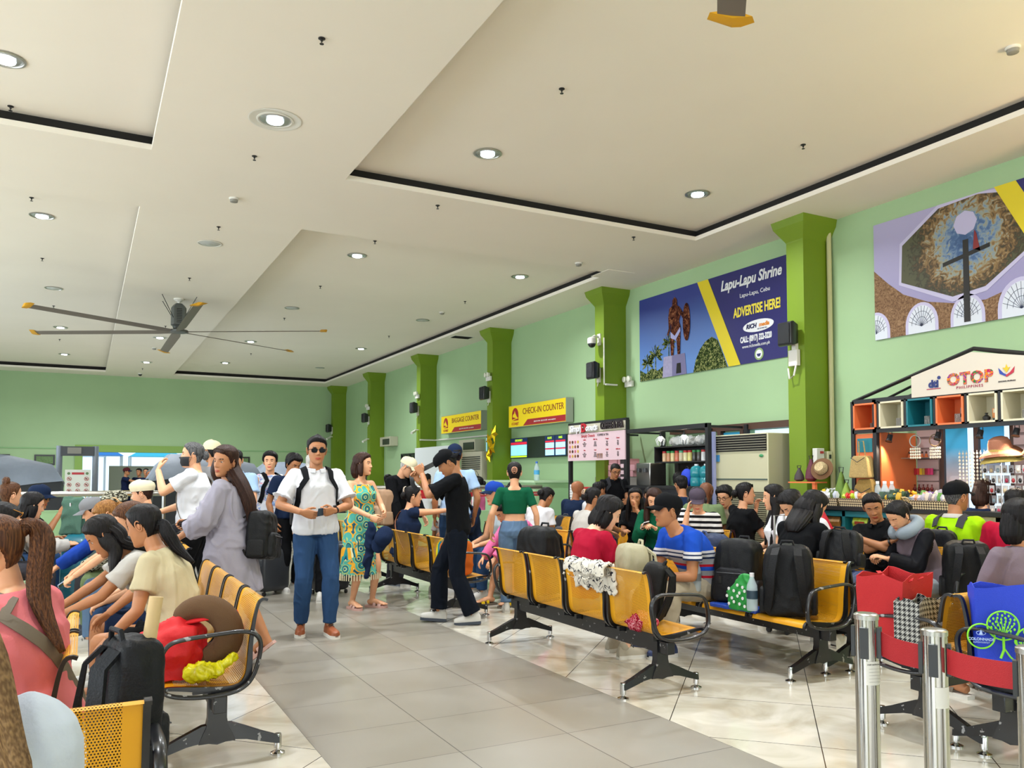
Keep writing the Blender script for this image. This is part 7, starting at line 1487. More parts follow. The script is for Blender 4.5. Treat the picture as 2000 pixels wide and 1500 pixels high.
# woven hats, bags left of the stall
t2 = thing('woven_backpack', (7.46, 5.98, 1.50), 0, 'upper tan woven backpack hanging on the orange stall post', 'bag'); mwv = mat('woven_tan', '#b59a62', .9, bump=1, bscale=150, var=.12, vscale=60); mwv2 = mat('woven_brown', '#8f7238', .9, bump=1, bscale=150, var=.12, vscale=60)
b = MB(); b.loft([[(-.07*s, -.11*s, z), (.05*s, -.11*s, z), (.05*s, .11*s, z), (-.07*s, .11*s, z)] for z, s in ((-.12, 1.08), (-.1, 1.12), (.08, .92), (.12, .75))]); b.obj('bag_body', mwv, t2, bevel=.01); b = MB(); b.tube([(-.08, .09, .10), (-.088, .0, .05), (-.08, -.09, .10)], .004, 5); b.obj('flap_cord', m_fr, t2); b = MB(); b.tube([(0, -.04, .1), (-.02, -.03, .28), (-.02, .03, .28), (0, .04, .1)], .007, 6); b.obj('strap', mwv, t2)
t2 = thing('woven_backpack', (7.47, 5.93, 1.22), 0, 'lower brown woven backpack standing on the counter under the tan one', 'bag'); b = MB(); b.loft([[(-.08*s, -.13*s, z), (.06*s, -.13*s, z), (.06*s, .13*s, z), (-.08*s, .13*s, z)] for z, s in ((-.15, 1), (-.12, 1.05), (.06, .9), (.15, .6))]); b.obj('bag_body', mwv2, t2, bevel=.012); b = MB(); b.tube([(-.09, .1, .05), (-.1, 0, 0), (-.09, -.1, .05)], .005, 5); b.obj('flap_cord', m_fr, t2)
t2 = thing('fedora_hat', (7.50, 6.56, 1.48), 0, 'open-weave straw fedora with brown brim hanging left of the woven bags', 'hat'); t2.rotation_euler = (0, -1.25, .3)
b = MB(); b.lathe([(.075, .0), (.072, .06), (.05, .095), (.01, .085)], 24); b.obj('crown', mat('fedora_weave', '#cdb88c', .8, bump=1, bscale=220, var=.3, vscale=90), t2); b = MB(); b.lathe([(.13, .012), (.125, -.005), (.08, .0), (.08, .006)], 28); b.obj('brim', mat('fedora_brown', '#6b4a2c', .8), t2); b = MB(); b.lathe([(.0765, .004), (.0755, .022)], 24, cap=False); b.obj('band', m_fr, t2)
def gourd(x, y, z, h, r, c, label, cat='bag'):
    t2 = thing('pouch_bag', (x, y, z), 0, label, cat); b = MB(); b.lathe([(r*.5, 0), (r, h*.12), (r*.85, h*.45), (r*.4, h*.8), (r*.18, h)], 16); b.obj('bag_body', mat('pouch_'+c[1:], c, .7, bump=.4, bscale=50), t2); b = MB(); b.tube([(0, -.02, h*.95), (0, -.03, h*1.15), (0, .03, h*1.15), (0, .02, h*.95)], .005, 5); b.obj('handle', m_fr, t2)
gourd(7.5, 6.95-.05, 1.34, .16, .06, '#3a3234', 'small black pouch bag on the orange ledge by the pillar'); gourd(7.5, 6.72, 1.34, .26, .07, '#5a2434', 'maroon drawstring bag on the orange ledge left of the fedora'); gourd(7.48, 6.28, 1.13, .32, .075, '#5d7a2c', 'large green quilted gourd-shaped bag between fedora and woven bags'); gourd(7.44, 6.18, 1.13, .2, .06, '#84a03c', 'small light green gourd-shaped bag beside the larger green one')
b = MB(); b.bx(7.40, 6.58, 1.32, 7.6, 6.98, 1.335); b.bx(7.42, 6.6, 1.07, 7.46, 6.64, 1.32); tag(b.obj('ledge', m_or), 'orange ledge shelf left of the fedora hat', 'shelf')
for k in range(4): bottle(7.46+.05*(k % 2), 5.80-.045*k, 1.07, 'clear water bottle with blue label at the left end of the stall opening', 1.25, '#e8e8e8', 'water bottles on the souvenir counter')
t2 = thing('flower_pot', (7.6, 5.52, 1.07), 0, 'yellow flower arrangement in a yellow-green dish on the souvenir counter', 'plant'); b = MB(); b.lathe([(.05, 0), (.08, .03)], 16); b.obj('dish', mat('dish_lime', '#b8c020', .4), t2)
b = MB(); rr = random.Random(3); [b.ell((rr.uniform(-.06, .06), rr.uniform(-.07, .07), rr.uniform(.05, .17)), .018, 7) for _ in range(26)]; b.obj('blossoms', mat('blossom_yellow', '#e0a01c', .6), t2)
t2 = thing('cash_register', (7.62, 5.35, 1.07), 0, 'pale grey printer and till on the counter left of the cashier', 'register'); b = MB(); b.box(0, 0, .06, .2, .36, .12); b.obj('body', mat('till_grey', '#aebcc4', .4), t2, bevel=.01); b = MB(); b.box(-.102, 0, .06, .006, .26, .05); b.obj('slot', mat('till_dark', '#3a4656', .4), t2)
# ---------------- bags and foreground ----------------
def rbox(b, w, d, h, z0=0, tx=1.0, ty=1.0, p=.35, n=20, M=None):
    rings = []
    for z, s in ((0, .80), (.04, .95), (.12, 1.0), (.6, 1.0), (.86, .95), (.95, .84), (1.0, .62)):
        rings.append([(w/2*(1+(tx-1)*z)*s*math.copysign(abs(math.cos(t))**p, math.cos(t)), d/2*(1+(ty-1)*z)*s*math.copysign(abs(math.sin(t))**p, math.sin(t)), z0+z*h) for t in [2*PI*k/n for k in range(n)]])
    b.loft(rings, M=M); return b
def backpack(X, Y, z, rz, label, w=.32, d=.19, h=.48, col='#17181c', col2='#22242a', tilt=0, side=0, strapside=1, sides=True, voxel=.012):
    """front pocket faces local -y, shoulder straps local +y"""
    M = T(X, Y, z) @ Rz(rz) @ Matrix.Rotation(math.radians(tilt), 4, 'X') @ Matrix.Rotation(math.radians(side), 4, 'Y'); t = thing('backpack', M=M, label=label, cat='backpack')
    dk = lambda c: '#'+''.join('%02x' % int(int(c[i:i+2], 16)*.72) for i in (1, 3, 5)) if int(c[1:3], 16) < 0x40 else c
    m = mat('nylon_'+col[1:], dk(col), .5, bump=.25, bscale=160, spec=.2); m2 = mat('nylon_'+col2[1:], dk(col2), .55, bump=.3, bscale=120, spec=.2)
    b = MB(); rbox(b, w, d, h); b.ell((0, -.01, h*.9), (w*.36, d*.42, h*.12), 12); k = remesh(b, voxel, 3, folds(.006, 11, len(label))); k.obj('bag_body', m, t, angle=None)
    b = MB(); rbox(b, w*.82, d*.45, h*.52, .03*h, M=T(0, -d*.47, 0)); remesh(b, voxel, 3, folds(.005, 12, len(label)+2)).obj('front_pocket', m2, t, angle=None)
    for s in ((-1, 1) if sides else ()): b = MB(); rbox(b, .05, d*.7, h*.36, .03*h, M=T(s*w*.5, 0, 0)); b.obj('side_pocket', m2, t)
    for s in (-1, 1):
        b = MB(); pts = [Vector((s*w*.2, d*.42, h*.93)), Vector((s*w*.22, d*.72, h*.84)), Vector((s*w*.27, d*.78, h*.6)), Vector((s*w*.3, d*.68, h*.35)), Vector((s*w*.36, d*.55, h*.14)), Vector((s*w*.40, d*.40, h*.08))]; ribbon(b, pts, .028, .014, Vector((0, 0, h*.5))); b.obj('shoulder_strap', m2, t)
    b = MB(); b.tube([(-.05, d*.3, h*.96), (-.035, d*.34, h*1.05), (.035, d*.34, h*1.05), (.05, d*.3, h*.96)], .009, 8); b.obj('handle', m2, t)
    b = MB(); b.tube([(-w*.34, -d*.46, h*.62), (-w*.3, -d*.40, h*.86), (0, -d*.36, h*.95), (w*.3, -d*.40, h*.86), (w*.34, -d*.46, h*.62)], .003, 5); b.tube([(-w*.3, -d*.72, h*.47), (w*.3, -d*.72, h*.47)], .003, 5); b.obj('zipper', mat('zip_grey', '#5a5c60', .4, .5), t)
    b = MB(); [b.box(s*w*.2, -d*.71, h*.36, .022, .01, .05) for s in (-1, 1)]; b.obj('buckle', m_blk2, t); return t
def tote(X, Y, z, rz, w, d, h, m, label, lean=0, top=1.08, mi=None):
    M = T(X, Y, z) @ Rz(rz) @ Matrix.Rotation(math.radians(lean), 4, 'X'); t = thing('tote_bag', M=M, label=label, cat='bag')
    b = MB(); n = 8; th = .004; rings = []
    def ring(z_, s, wob, inn=0):
        r = []
        for (cx, cy), (nx, ny) in zip(((-1, -1), (1, -1), (1, 1), (-1, 1)), ((1, -1), (1, 1), (-1, 1), (-1, -1))):
            for q in range(n): u = q/n; r.append(((cx+(nx-cx)*u)*(w/2*s-inn), (cy+(ny-cy)*u)*(d/2*s-inn)+wob*math.sin(u*PI)*(-.02 if cx*cy > 0 else 0)*cy, z_+wob*.009*math.sin(q*.8+cx*2)))
        return r
    outer = [ring(0, .96, 0), ring(h*.05, 1, 0), ring(h*.5, (1+top)/2, .6), ring(h*.85, top, 1), ring(h, top, 1.4)]
    inner = [ring(h-.001, top, 1.4, th), ring(h*.5, (1+top)/2, .6, th), ring(.01, .96, 0, th)]
    b.loft(outer+inner); b.obj('bag_body', m, t, angle=50)
    for s in ((-1, 1) if mi != 2 else ()): b = MB(); ribbon(b, [Vector((-w*.2, s*d/2*top, h*.8)), Vector((-w*.19, s*d/2*top, h*1.02)), Vector((-w*.14, s*d*.42, h*1.12)), Vector((0, s*d*.36, h*1.15)), Vector((w*.14, s*d*.42, h*1.12)), Vector((w*.19, s*d/2*top, h*1.02)), Vector((w*.2, s*d/2*top, h*.8))] if mi is None else [Vector((-w*.2, s*d/2*top, h*.98)), Vector((-w*.16, s*d*.2, h*.86)), Vector((w*.0, s*d*.05, h*.84)), Vector((w*.2, s*d/2*top, h*.98))], .014, .003, Vector((0, 0, h*.6))); b.obj('handle', m, t)
    return t
# near right benches
bp1 = backpack(4.50, 4.77, .41, -1.2, 'left of two black backpacks on the bench, leaning, grey bottle in its side pocket', w=.34, d=.24, h=.50, tilt=-6)
bp2 = backpack(4.46, 4.22, .41, 1.75+.5, 'right of two black backpacks on the bench end, shoulder straps facing out', w=.34, d=.25, h=.50, col='#141519', col2='#1c1e22', tilt=4)
bottle(4.27, 4.98, .50, 'grey metal bottle in the side pocket of the left black backpack', 1.15, '#9a9a9a', None, '#6b6f74'); bottle(4.25, 4.36, .44, 'clear plastic water bottle with a dark label leaning on the right black backpack', 1.2, '#d0d0d4', None, '#233a4a')
b = MB(); b.loft([[(-.03, -.11, 0), (.03, -.11, 0), (.03, .10, 0), (-.03, .10, 0)], [(-.035, -.13, .12), (.035, -.13, .12), (.03, .12, .12), (-.03, .12, .12)], [(-.01, -.12, .27), (.01, -.12, .27), (.01, -.02, .27), (-.01, -.02, .27)]]); t = thing('gift_bag', (4.30, 4.53, .415), 0, 'green bag with white polka dots between the two black backpacks', 'bag')
remesh(b, .008, 3, folds(.006, 14, 3)).obj('bag_body', mat('polka_green', '#1f8c3c', .55), t, angle=None)
b = MB(); [b.lathe([(.012, 0), (.012, .003)], 12, T(-.040+.003*(k % 2), -.085+.055*(k % 4)+.02*(k//4 % 2), .04+.045*(k//4)+.01*(k % 3)) @ Matrix.Rotation(-PI/2, 4, 'Y')) for k in range(14)]; b.obj('white_dots', pw, t)
b = MB(); b.box(0, 0, .014, .16, .44, .028); tag(remesh(b, .008, 2, folds(.004, 14, 5)).obj('document_pouch', mat('pouch_blue', '#1f45a8', .4), M=T(4.37, 4.62, .405) @ Rz(.1), angle=None), 'flat blue plastic pouch lying under the black backpacks', 'pouch')
t = thing('duffel_bag', (5.03, 4.22, .41), 0, 'navy blue duffel bag with sage side pocket on the back-to-back bench', 'bag'); m = mat('nylon_navy', '#1b2c55', .5, bump=.3, bscale=120)
b = MB(); b.tube([(0, -.24, .15), (0, -.20, .15), (0, .2, .15), (0, .24, .15)], [(.10, .10), (.16, .148), (.16, .148), (.10, .10)], 18); remesh(b, .012, 3, folds(.008, 9, 4)).obj('bag_body', m, t, angle=None)
b = MB(); b.lathe([(.13, 0), (.12, .02), (.09, .03)], 18, T(0, -.235, .15) @ Matrix.Rotation(PI/2, 4, 'X')); b.obj('end_panel', mat('nylon_dark_navy', '#131a2b', .5), t); b = MB(); b.box(.02, -.27, .14, .12, .02, .15); b.obj('mesh_pocket', mat('sage_mesh', '#7f9a86', .6), t, bevel=.008)
for s in (-.1, .1): b = MB(); ribbon(b, [Vector((-.17*math.cos(a), s, .15+.16*math.sin(a))) for a in [-.6+k*.45 for k in range(10)]], .015, .004, Vector((0, s, .15))); b.obj('strap', m_blk2, t)
backpack(5.16, 4.36, .705, 1.9, 'dark grey backpack lying on top of the navy duffel bag', w=.30, d=.16, h=.28, col='#26282c', col2='#1b1c20', tilt=12)
backpack(6.26, 4.06, .41, 2.3, 'black buckled backpack on the bench end beside the woman with the neck pillow', w=.34, d=.24, h=.47, col='#1a1b1e', col2='#222428', tilt=-4)
backpack(5.02, 5.62, .41, 1.2, 'slate blue backpack on the bench behind the man in royal blue', w=.36, d=.24, h=.47, col='#3b4a72', col2='#46567f')
backpack(5.0, 5.16, .41, 1.5, 'grey drawstring backpack behind the left black backpack', w=.28, d=.2, h=.38, col='#77756f', col2='#86847c')
backpack(3.42, 5.99, .41, -1.3, 'black camera backpack standing on the far end of the nearest right bench', w=.36, d=.24, h=.56, col='#15171b', col2='#1c1f24')
backpack(3.52, 4.80, .41, -1.9, 'beige canvas backpack beside the person in crimson', w=.30, d=.2, h=.50, col='#a09a80', col2='#b0aa90')
backpack(3.44, 4.52, .41, -2.4, 'small black bag slumped beside the beige canvas backpack', w=.24, d=.16, h=.40, col='#131316', col2='#1a1a1e', tilt=-10, sides=False)
# bandana and draped tote on the nearest bench
b = MB(); b.ell((0, 0, .035), (.11, .09, .04), 14); b.ell((.05, .06, .05), (.07, .05, .05), 12); b.ell((-.05, -.04, .05), (.06, .06, .05), 12); m = blotch('paisley_red', [(0, '#7a0f24'), (.46, '#b01c3a'), (.53, '#e0b8bc'), (.57, '#a01838')], 38, 2)
tag(remesh(b, .008, 2, folds(.022, 16, 2)).obj('bandana', m, M=T(3.27, 4.36, .40), angle=None), 'crumpled red and pink paisley cloth on the near seat of the nearest right bench', 'cloth')
b = MB(); b.loft([[(dx, y, z+.012*math.sin(y*40)) for dx, z in ((-.055, .70), (-.045, .80), (.0, .825), (.05, .80), (.07, .62), (.06, .60), (.03, .79), (.0, .81), (-.035, .79), (-.05, .70))] for y in [-.26+.04*k for k in range(14)]])
tag(remesh(b, .009, 2, folds(.012, 16, 6)).obj('canvas_bag', blotch('canvas_print', [(0, '#d6d0c4'), (.52, '#d6d0c4'), (.56, '#2b2b35'), (.62, '#d0cac0')], 18, 1), M=T(3.10, 4.74, 0), angle=None), 'white canvas bag with dark print draped over the bench back behind the person in crimson', 'bag')
t = thing('striped_bag', (3.32, 7.52, .41), -.2, 'bag with red, blue and yellow stripes on the bench behind the walking man', 'bag'); b = MB(); rbox(b, .36, .22, .36); remesh(b, .012, 2, folds(.008, 9, 3)).obj('bag_body', stripes('rainbow', [(0, '#d9c81c'), (.35, '#c0242c'), (.5, '#22407a'), (.62, '#d06a2a'), (.75, '#1f7a8a'), (.88, '#d9c81c')], 1, 3), t, angle=None); b = MB(); b.tube([(-.1, 0, .33), (-.08, 0, .46), (.08, 0, .46), (.1, 0, .33)], .01, 6); b.obj('handle', m_blk2, t)
# lower right totes
m_rt = mat('nonwoven_red', '#b3141c', .7, bump=.4, bscale=300, sub=0); m_bt = mat('nonwoven_blue', '#1438c0', .6, bump=.4, bscale=300)
tote(4.06, 3.08, .41, .25, .36, .22, .44, m_rt, 'tall open red tote bag on the lower right bench', 3, 1.15, 1)
hs = mat('houndstooth', '#8a8a88', .7)
N, L, bb = nodes_of(hs); tc = N.new('ShaderNodeTexCoord'); sp = N.new('ShaderNodeSeparateXYZ'); L.new(tc.outputs['Object'], sp.inputs[0]); cs = .026
u = math_(N, L, 'FRACT', math_(N, L, 'DIVIDE', math_(N, L, 'ADD', sp.outputs[0], sp.outputs[1]), cs)); v = math_(N, L, 'FRACT', math_(N, L, 'DIVIDE', sp.outputs[2], cs)); du = math_(N, L, 'GREATER_THAN', u, .5); dv = math_(N, L, 'GREATER_THAN', v, .5)
dg = math_(N, L, 'GREATER_THAN', math_(N, L, 'FRACT', math_(N, L, 'MULTIPLY', math_(N, L, 'ADD', u, v), 2.0)), .5)
a_ = math_(N, L, 'MULTIPLY', du, dv); x_ = math_(N, L, 'ABSOLUTE', math_(N, L, 'SUBTRACT', du, dv)); r_ = math_(N, L, 'ADD', a_, math_(N, L, 'MULTIPLY', x_, dg)); rp = ramp(N, [(0, '#a3a29e'), (.5, '#17171a')]); L.new(r_, rp.inputs[0]); L.new(rp.outputs[0], bb.inputs[0])
tote(3.985, 2.86, .41, .12, .24, .14, .33, hs, 'black and grey houndstooth shopping bag in front of the red tote', 0, 1.0, 2)
t = tote(4.07, 2.36, .41, -.82, .42, .16, .45, m_bt, 'royal blue tote bag with green tree design reading GO GREEN BAG', -3, 1.04, 2)
FM = T(-.085, -.108, .02) @ Matrix.Rotation(PI/2, 4, 'X'); gl = mat('print_lime', '#7ed321', .5)
def ringp(cx, cy, r, w=.006): b = MB(); b.tube([(cx+r*math.cos(a), cy+r*math.sin(a), 0) for a in [2*PI*q/30 for q in range(31)]], (w, .003) if 0 else w, 6, M=FM); b.obj('green_ring', gl, t)
ringp(-.02, .245, .068, .004); ringp(-.115, .19, .058, .004); ringp(.095, .18, .062, .004)
b = MB(); b.tube([(-.02, .19, 0), (-.02, .13, 0), (-.035, .09, 0)], .006, 6, M=FM); b.tube([(-.02, .14, 0), (.005, .10, 0), (.02, .085, 0)], .004, 6, M=FM)
for a in (.5, .9, 1.3, 1.7, 2.1, 2.6): b.tube([(-.02, .195, 0), (-.02+.055*math.cos(a), .225+.06*math.sin(a), 0)], .0022, 5, M=FM)
for k in range(34):
    a, r = k*2.4, .06*math.sqrt((k+.5)/34); b.ell(tuple(FM @ Vector((-.02+r*math.cos(a), .25+r*math.sin(a)*.95, 0))), (.005, .002, .007), 6)
b.obj('tree_print', gl, t); text_mesh('GO\nGREEN\nBAG', .05, FM @ T(.10, .17, .001), gl, t, align='CENTER', bold=.001); text_mesh('COLONNADE', .018, FM @ T(-.115, .175, .001), mat('print_pale', '#9fb6e6', .5), t, bold=.0005); text_mesh('SUPERMARKET', .011, FM @ T(-.115, .16, .001), mat('print_pale', '#9fb6e6', .5), t)
b = MB(); b.tube([(-.115+.02*math.cos(a), .205+.010*math.sin(a), 0) for a in [2*PI*q/16 for q in range(17)]], .0015, 5, M=FM); b.lathe([(.009, 0), (.001, .022)], 8, FM @ T(-.115, .198, 0) @ Matrix.Rotation(-PI/2, 4, 'X')); b.obj('logo_print', mat('print_pale', '#9fb6e6', .5), t)
# stanchions
def stanchion(x, y, h, label, note):
    t = thing('stanchion', (x, y, 0), 0, label, 'stanchion')
    b = MB(); b.lathe([(.17, 0), (.17, .012), (.14, .03), (.04, .035)], 32); b.obj('base', m_chrome, t)
    b = MB(); b.lathe([(.0315, .03), (.0315, h-.012)], 32); b.obj('post', m_pole, t)
    b = MB(); b.lathe([(.0335, h-.012), (.0335, h), (.028, h+.004)], 32); b.obj('top_cap', m_silver, t)
    for a in (0, PI/2, PI, -PI/2): b = MB(); b.box(.034, 0, h-.075, .010, .022, .085, Rz(a+.5)); b.obj('belt_slot', m_blk2, t)
    b = MB(); n = 14; b.loft([[(.0322*math.cos(a), .0322*math.sin(a), z) for a in [-2.55+1.5*k/(n-1) for k in range(n)]] for z in ((h-.19, h-.125) if note == 1 else (h-.20, h-.145))], cap=False, closed=False); o = b.obj('sticker', mat('sticker_paper', '#d8d5cd', .6), t)
    if note == 1: text_mesh('PORT AUTHORITY', .0054, T(0, 0, h-.133) @ Rz(-.27) @ T(0, -.0335, 0) @ Matrix.Rotation(PI/2, 4, 'X'), mk, t, depth=.0003); [text_mesh('____________', .006, T(0, 0, h-.142-.009*k) @ Rz(-.27) @ T(0, -.0335, 0) @ Matrix.Rotation(PI/2, 4, 'X'), mk, t, depth=.0003) for k in range(5)]
    return t
m_pole = mat('polished_steel', '#b9b7b2', .14, 1)
ST = [(1.96, 1.57, 1.01), (2.035, 1.415, .985), (2.03, 1.16, .985)]
stanchion(*ST[0], 'left chrome stanchion post with a port authority sticker', 1); stanchion(*ST[1], 'middle chrome stanchion post with a worn silver sticker', 2); stanchion(*ST[2], 'rightmost chrome stanchion post, cut by the right edge', 2)
def belt(p, q, label, w=.066, z0=-.075, sag=.006):
    b = MB(); P = Vector(p); Q = Vector(q); d = (Q-P); d.z = 0; u = d.normalized(); P = P+u*.036; Q = Q-u*.036; n = Vector((u.y, -u.x, 0)); rings = []
    for k in range(13):
        s = k/12; c = P.lerp(Q, s)+Vector((0, 0, z0-sag*4*s*(1-s))); c += n*.003*math.sin(s*6)
        rings.append([tuple(c+n*.001+Vector((0, 0, w/2))), tuple(c-n*.001+Vector((0, 0, w/2))), tuple(c-n*.001-Vector((0, 0, w/2))), tuple(c+n*.001-Vector((0, 0, w/2)))])
    b.loft(rings); tag(b.obj('barrier_belt', mat('belt_red', '#a80f1a', .6, bump=.3, bscale=500)), label, 'belt')
belt(ST[0], ST[1], 'red retractable belt between the left and middle stanchions'); belt(ST[1], ST[2], 'red retractable belt from the middle stanchion to the right edge')
# left foreground
t = thing('cloth_bag', (.40, 4.37, .41), 0, 'bright red cloth bag slumped on the near seat of the left bench', 'bag'); b = MB(); b.ell((0, 0, .13), (.17, .17, .14), 16); b.ell((.03, -.04, .20), (.12, .12, .09), 14); b.ell((-.04, .05, .08), (.16, .16, .09), 14); b.box(0, 0, .03, .3, .3, .05)
remesh(b, .010, 3, folds(.018, 9, 11)).obj('bag_body', mat('cloth_red', '#c40a16', .65, bump=.2, bscale=60), t, angle=None); b = MB(); ribbon(b, [Vector((.02, -.05, .26)), Vector((.10, -.10, .28)), Vector((.2, -.12, .30)), Vector((.30, -.08, .30)), Vector((.34, -.02, .2))], .018, .006, Vector((0, 0, .1))); b.obj('handle', mat('cloth_red', '#c40a16', .65), t)
t = thing('neck_pillow', (.56, 4.31, .62), 0, 'brown U-shaped neck pillow lying over the red bag on the left bench', 'pillow'); b = MB(); pts = [Vector((.13*math.cos(a)-.02, .02*math.sin(a), .125*math.sin(a))) for a in [-2.45+4.9*k/22 for k in range(23)]]; b.tube(pts, [.035+.035*math.sin(PI*min(1, max(0, (k+2.5)/27)))**.5 for k in range(23)], 16); [b.ell(pts[q], .055, 12) for q in (0, -1)]
remesh(b, .008, 4).obj('pillow_body', mat('plush_brown', '#5b4128', .95, bump=.4, bscale=400), t, angle=None); t.rotation_euler = (.25, .1, -.45)
t = thing('plastic_bag', (.52, 4.17, .415), 0, 'small knotted yellow plastic bag at the near end of the left bench', 'bag'); b = MB(); b.ell((0, 0, .045), (.085, .05, .045), 14); b.tube([(.07, 0, .05), (.13, .0, .09), (.15, 0, .11)], [.03, .012, .02], 8); remesh(b, .006, 1, folds(.014, 26, 3)).obj('bag_body', mat('plastic_yellow', '#d6cf12', .3, coat=.3), t, angle=None)
b0 = backpack(.12, 2.80, .40, 1.9, 'black backpack with a rolled tan tube sticking out, bottom left bench end', w=.24, d=.15, h=.50, col='#171a20', col2='#1e222a', tilt=3, voxel=.008)
b = MB(); b.tube([(0, 0, 0), (.045, .02, .32)], .021, 18); tag(b.obj('rolled_tube', mat('kraft_paper', '#c4aa7c', .7), M=T(.165, 2.78, .70)), 'rolled tan paper tube standing out of the black backpack', 'tube')
# luggage on the floor
def suitcase(X, Y, rz, h, w, col, label, handle=.32, d=.26):
    t = thing('suitcase', (X, Y, 0), rz, label, 'suitcase'); m = mat('shell_'+col[1:], col, .4, coat=.2)
    b = MB(); rbox(b, w, d, h-.05, .05, p=.25, n=28); b.obj('shell', m, t, angle=50); b = MB(); [b.loft([[(x, y, .3*h+.09*k) for x, y in ((-w*.505, -d*.35), (w*.505, -d*.35), (w*.505, d*.35), (-w*.505, d*.35))], [(x, y, .3*h+.09*k+.012) for x, y in ((-w*.505, -d*.35), (w*.505, -d*.35), (w*.505, d*.35), (-w*.505, d*.35))]]) for k in range(3)]; b.obj('rib', m, t)
    for sx in (-1, 1):
        for sy in (-1, 1): b = MB(); b.lathe([(.025, -.011), (.025, .011)], 14, T(sx*w*.4, sy*d*.35, .025) @ Matrix.Rotation(PI/2, 4, 'Y')); b.obj('wheel', m_blk2, t)
    if handle: b = MB(); b.tube([(-.08, d*.3, h-.1), (-.08, d*.3, h+handle), (.08, d*.3, h+handle), (.08, d*.3, h-.1)], .010, 8); b.obj('telescopic_handle', m_silver, t)
    return t
suitcase(-.02, 9.62, 1.3, .80, .52, '#14687c', 'teal hard-shell suitcase standing among the seated people on the left')
b = MB(); b.loft([[(x, y*s, z) for x, z, s in ((-.05, 1.16, 1), (0, 1.185, 1), (.05, 1.16, 1), (.09, .78+.1*abs(y), 1.2), (.07, .78+.1*abs(y), 1.2), (.03, 1.145, 1), (-.03, 1.145, 1), (-.07, .80, 1.2), (-.09, .80, 1.2))] for y in [-.09+.018*k for k in range(11)]]); tag(remesh(b, .012, 2, folds(.018, 9, 9)).obj('jacket', mat('fleece_green', '#48695a', .95, bump=.4, bscale=120), M=T(-.09, 9.62, 0) @ Rz(1.3), angle=None), 'sage green jacket draped over the teal suitcase handle', 'jacket')
suitcase(2.62, 9.62, .2, .62, .42, '#1c1d21', 'black suitcase standing on the aisle behind the man in sunglasses', .3); suitcase(1.98, 9.9, .5, .55, .40, '#2c2f34', 'dark grey suitcase behind the legs of the man in sunglasses', 0)
suitcase(5.66, 5.36, .2, .62, .42, '#6d7076', 'grey suitcase with raised silver handle behind the woman in black', .42)
# things worn or carried
def worn(I, off, w, d, h, col, col2, label, yaw=0, **k):
    M = I['WM'] @ Matrix.Scale(I['sc'], 4); p = M @ (I['T'](.20, 0, 0)+Vector(off)); rz = I['o'].rotation_euler.z; return backpack(p.x, p.y, p.z-h/2, rz+yaw, label, w, d, h, col, col2, **k)
worn(PP['coat'], (.02, -.25, -.12), .32, .18, .36, '#16171a', '#1f2024', 'black nylon backpack with gold zips slung on the woman in the lilac coat', .1, side=8, voxel=.008)
worn(PP['sun'], (0, -.24, .03), .30, .14, .46, '#1b1c20', '#222429', 'black backpack on the back of the man in sunglasses', 0)
worn(PP['bora'], (0, -.24, .03), .32, .18, .46, '#16171b', '#1d1f24', 'black backpack worn by the laughing man', 0); worn(PP['dark2'], (-.1, .25, -.05), .32, .22, .50, '#15161a', '#1b1d22', 'black backpack hanging in front of the dark-haired person behind', 0)
worn(PP['oldm'], (.30, .02, -.08), .30, .20, .44, '#a58468', '#b59679', 'tan fringed bag hanging beside the older man in beige cap', 1.2)
worn(PP['lime'], (0, -.23, .02), .28, .14, .40, '#26282d', '#303238', 'dark backpack worn by the man in lime green', 0)
worn(PP['bald'], (0, -.26, -.08), .28, .14, .36, '#3a3d44', '#4a4d55', 'dark grey backpack leaning behind the bald man', 0)
I = PP['neck']; M = I['WM'] @ Matrix.Scale(I['sc'], 4); c = M @ (I['T'](.545, 0, .0)); t = thing('neck_pillow', (c.x, c.y, c.z-.01), I['o'].rotation_euler.z, 'inflated grey neck pillow around the young woman\'s neck', 'pillow'); b = MB(); pts = [Vector((.105*math.cos(a), .105*math.sin(a)+.01, -.03*math.sin(a))) for a in [PI/2+.45+(2*PI-.9)*k/24 for k in range(25)]]; b.tube(pts, [(.045, .055)]*25, 14); [b.ell(pts[q], .048, 12) for q in (0, -1)]
remesh(b, .008, 4).obj('pillow_body', mat('pillow_grey', '#7f8c98', .6), t, angle=None); t.rotation_euler = (-.3, .05, I['o'].rotation_euler.z)
I = PP['dress']; c = I['WM'] @ Matrix.Scale(I['sc'], 4) @ (I['wrist'][1]); b = MB(); b.loft([[(.05*s*math.cos(a)-.03*(z < -.3), .03*s*math.sin(a), z) for a in [2*PI*k/14 for k in range(14)]] for z, s in ((0, .4), (-.06, .8), (-.2, 1.0), (-.42, .9), (-.56, .4))]); tag(remesh(b, .01, 2, folds(.02, 9, 4)).obj('rolled_jacket', c_navy, M=T(c.x-.02, c.y-.07, c.z-.06), angle=None), 'dark navy jacket hanging from the hand of the woman in the sundress', 'jacket')
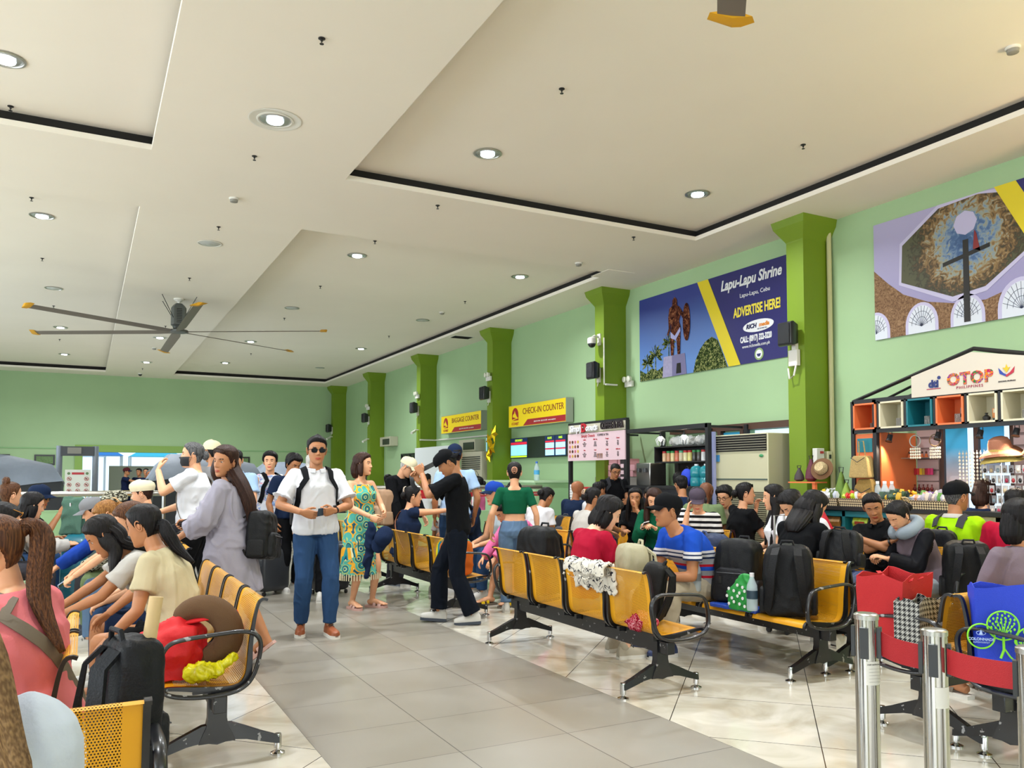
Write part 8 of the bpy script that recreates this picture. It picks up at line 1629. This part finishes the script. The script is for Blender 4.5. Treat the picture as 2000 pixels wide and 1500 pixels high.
m = cap_mesh('cap'); tag(m.obj('cap', [c_navy, c_navy], M=T(c.x+.09, c.y-.10, c.z-.22) @ Matrix.Rotation(1.3, 4, 'X') @ Rz(2.6), angle=50), 'navy baseball cap held by the woman in the sundress', 'cap')
b = MB(); 
for k in range(46): a = 2*PI*k/46; I2 = (.25*math.cos(a), .195*math.sin(a)); b.tube([(I2[0], I2[1], .925-.53), (I2[0]*1.02, I2[1]*1.02, .925-.60)], .006, 5)
I['child'](b, 'fringe', c_cream)
I = PP['walk']; c = I['WM'] @ Matrix.Scale(I['sc'], 4) @ I['wrist'][1]; t = thing('bag_strap', (c.x, c.y, c.z+.06), math.radians(62), 'black bag strap held up in front of the walking man in black', 'strap'); b = MB(); ribbon(b, [Vector((0, -.30, .12)), Vector((0, -.16, .10)), Vector((0, .0, .02)), Vector((0, .06, -.02)), Vector((0, .05, -.1)), Vector((0, .0, -.16))], .022, .006, Vector((.3, 0, 0))); b.obj('webbing', m_blk2, t)
b = MB(); b.ell((0, 0, 0), (.035, .035, .05), 12); t = thing('drinking_cup', (0, 0, 0), 0, 'clear cup raised by the man in dark glasses at the far left', 'cup'); b = MB(); b.lathe([(.028, 0), (.036, .09)], 16); b.obj('cup_body', mat('clear_bottle', '#cfe0ea', .1, alpha=.45), t); c = PP['gl9']['WM'] @ Matrix.Scale(1.03, 4) @ (PP['gl9']['wrist'][1]); t.location = (c.x+.06, c.y-.02, c.z+.03)
# added stand and housing for the unseen warm uplight, and the glazing behind the daylight openings
t = thing('uplighter', (7.4, .6, 0), 0, 'unseen uplighter lamp added outside the right edge of the frame', 'lamp'); b = MB(); b.lathe([(.16, 0), (.15, .02), (.02, .03), (.02, 2.36)], 18); b.obj('stand', m_blk2, t); b = MB(); b.bx(-.28, -.18, 2.36, .28, .18, 2.44); b.obj('lamp_housing', m_blk2, t, bevel=.01)
mg_ = mat('clear_glazing', '#e8f2f4', .02, alpha=.12, spec=.4)
b = MB(); b.bx(LX-.12, -4, .6, LX-.10, 26, 3.9); b.obj('window_8', mg_, kind='structure', smooth=False); b = MB(); b.bx(-7, BY-.12, .6, 8, BY-.10, 4.1); b.obj('window_9', mg_, kind='structure', smooth=False)
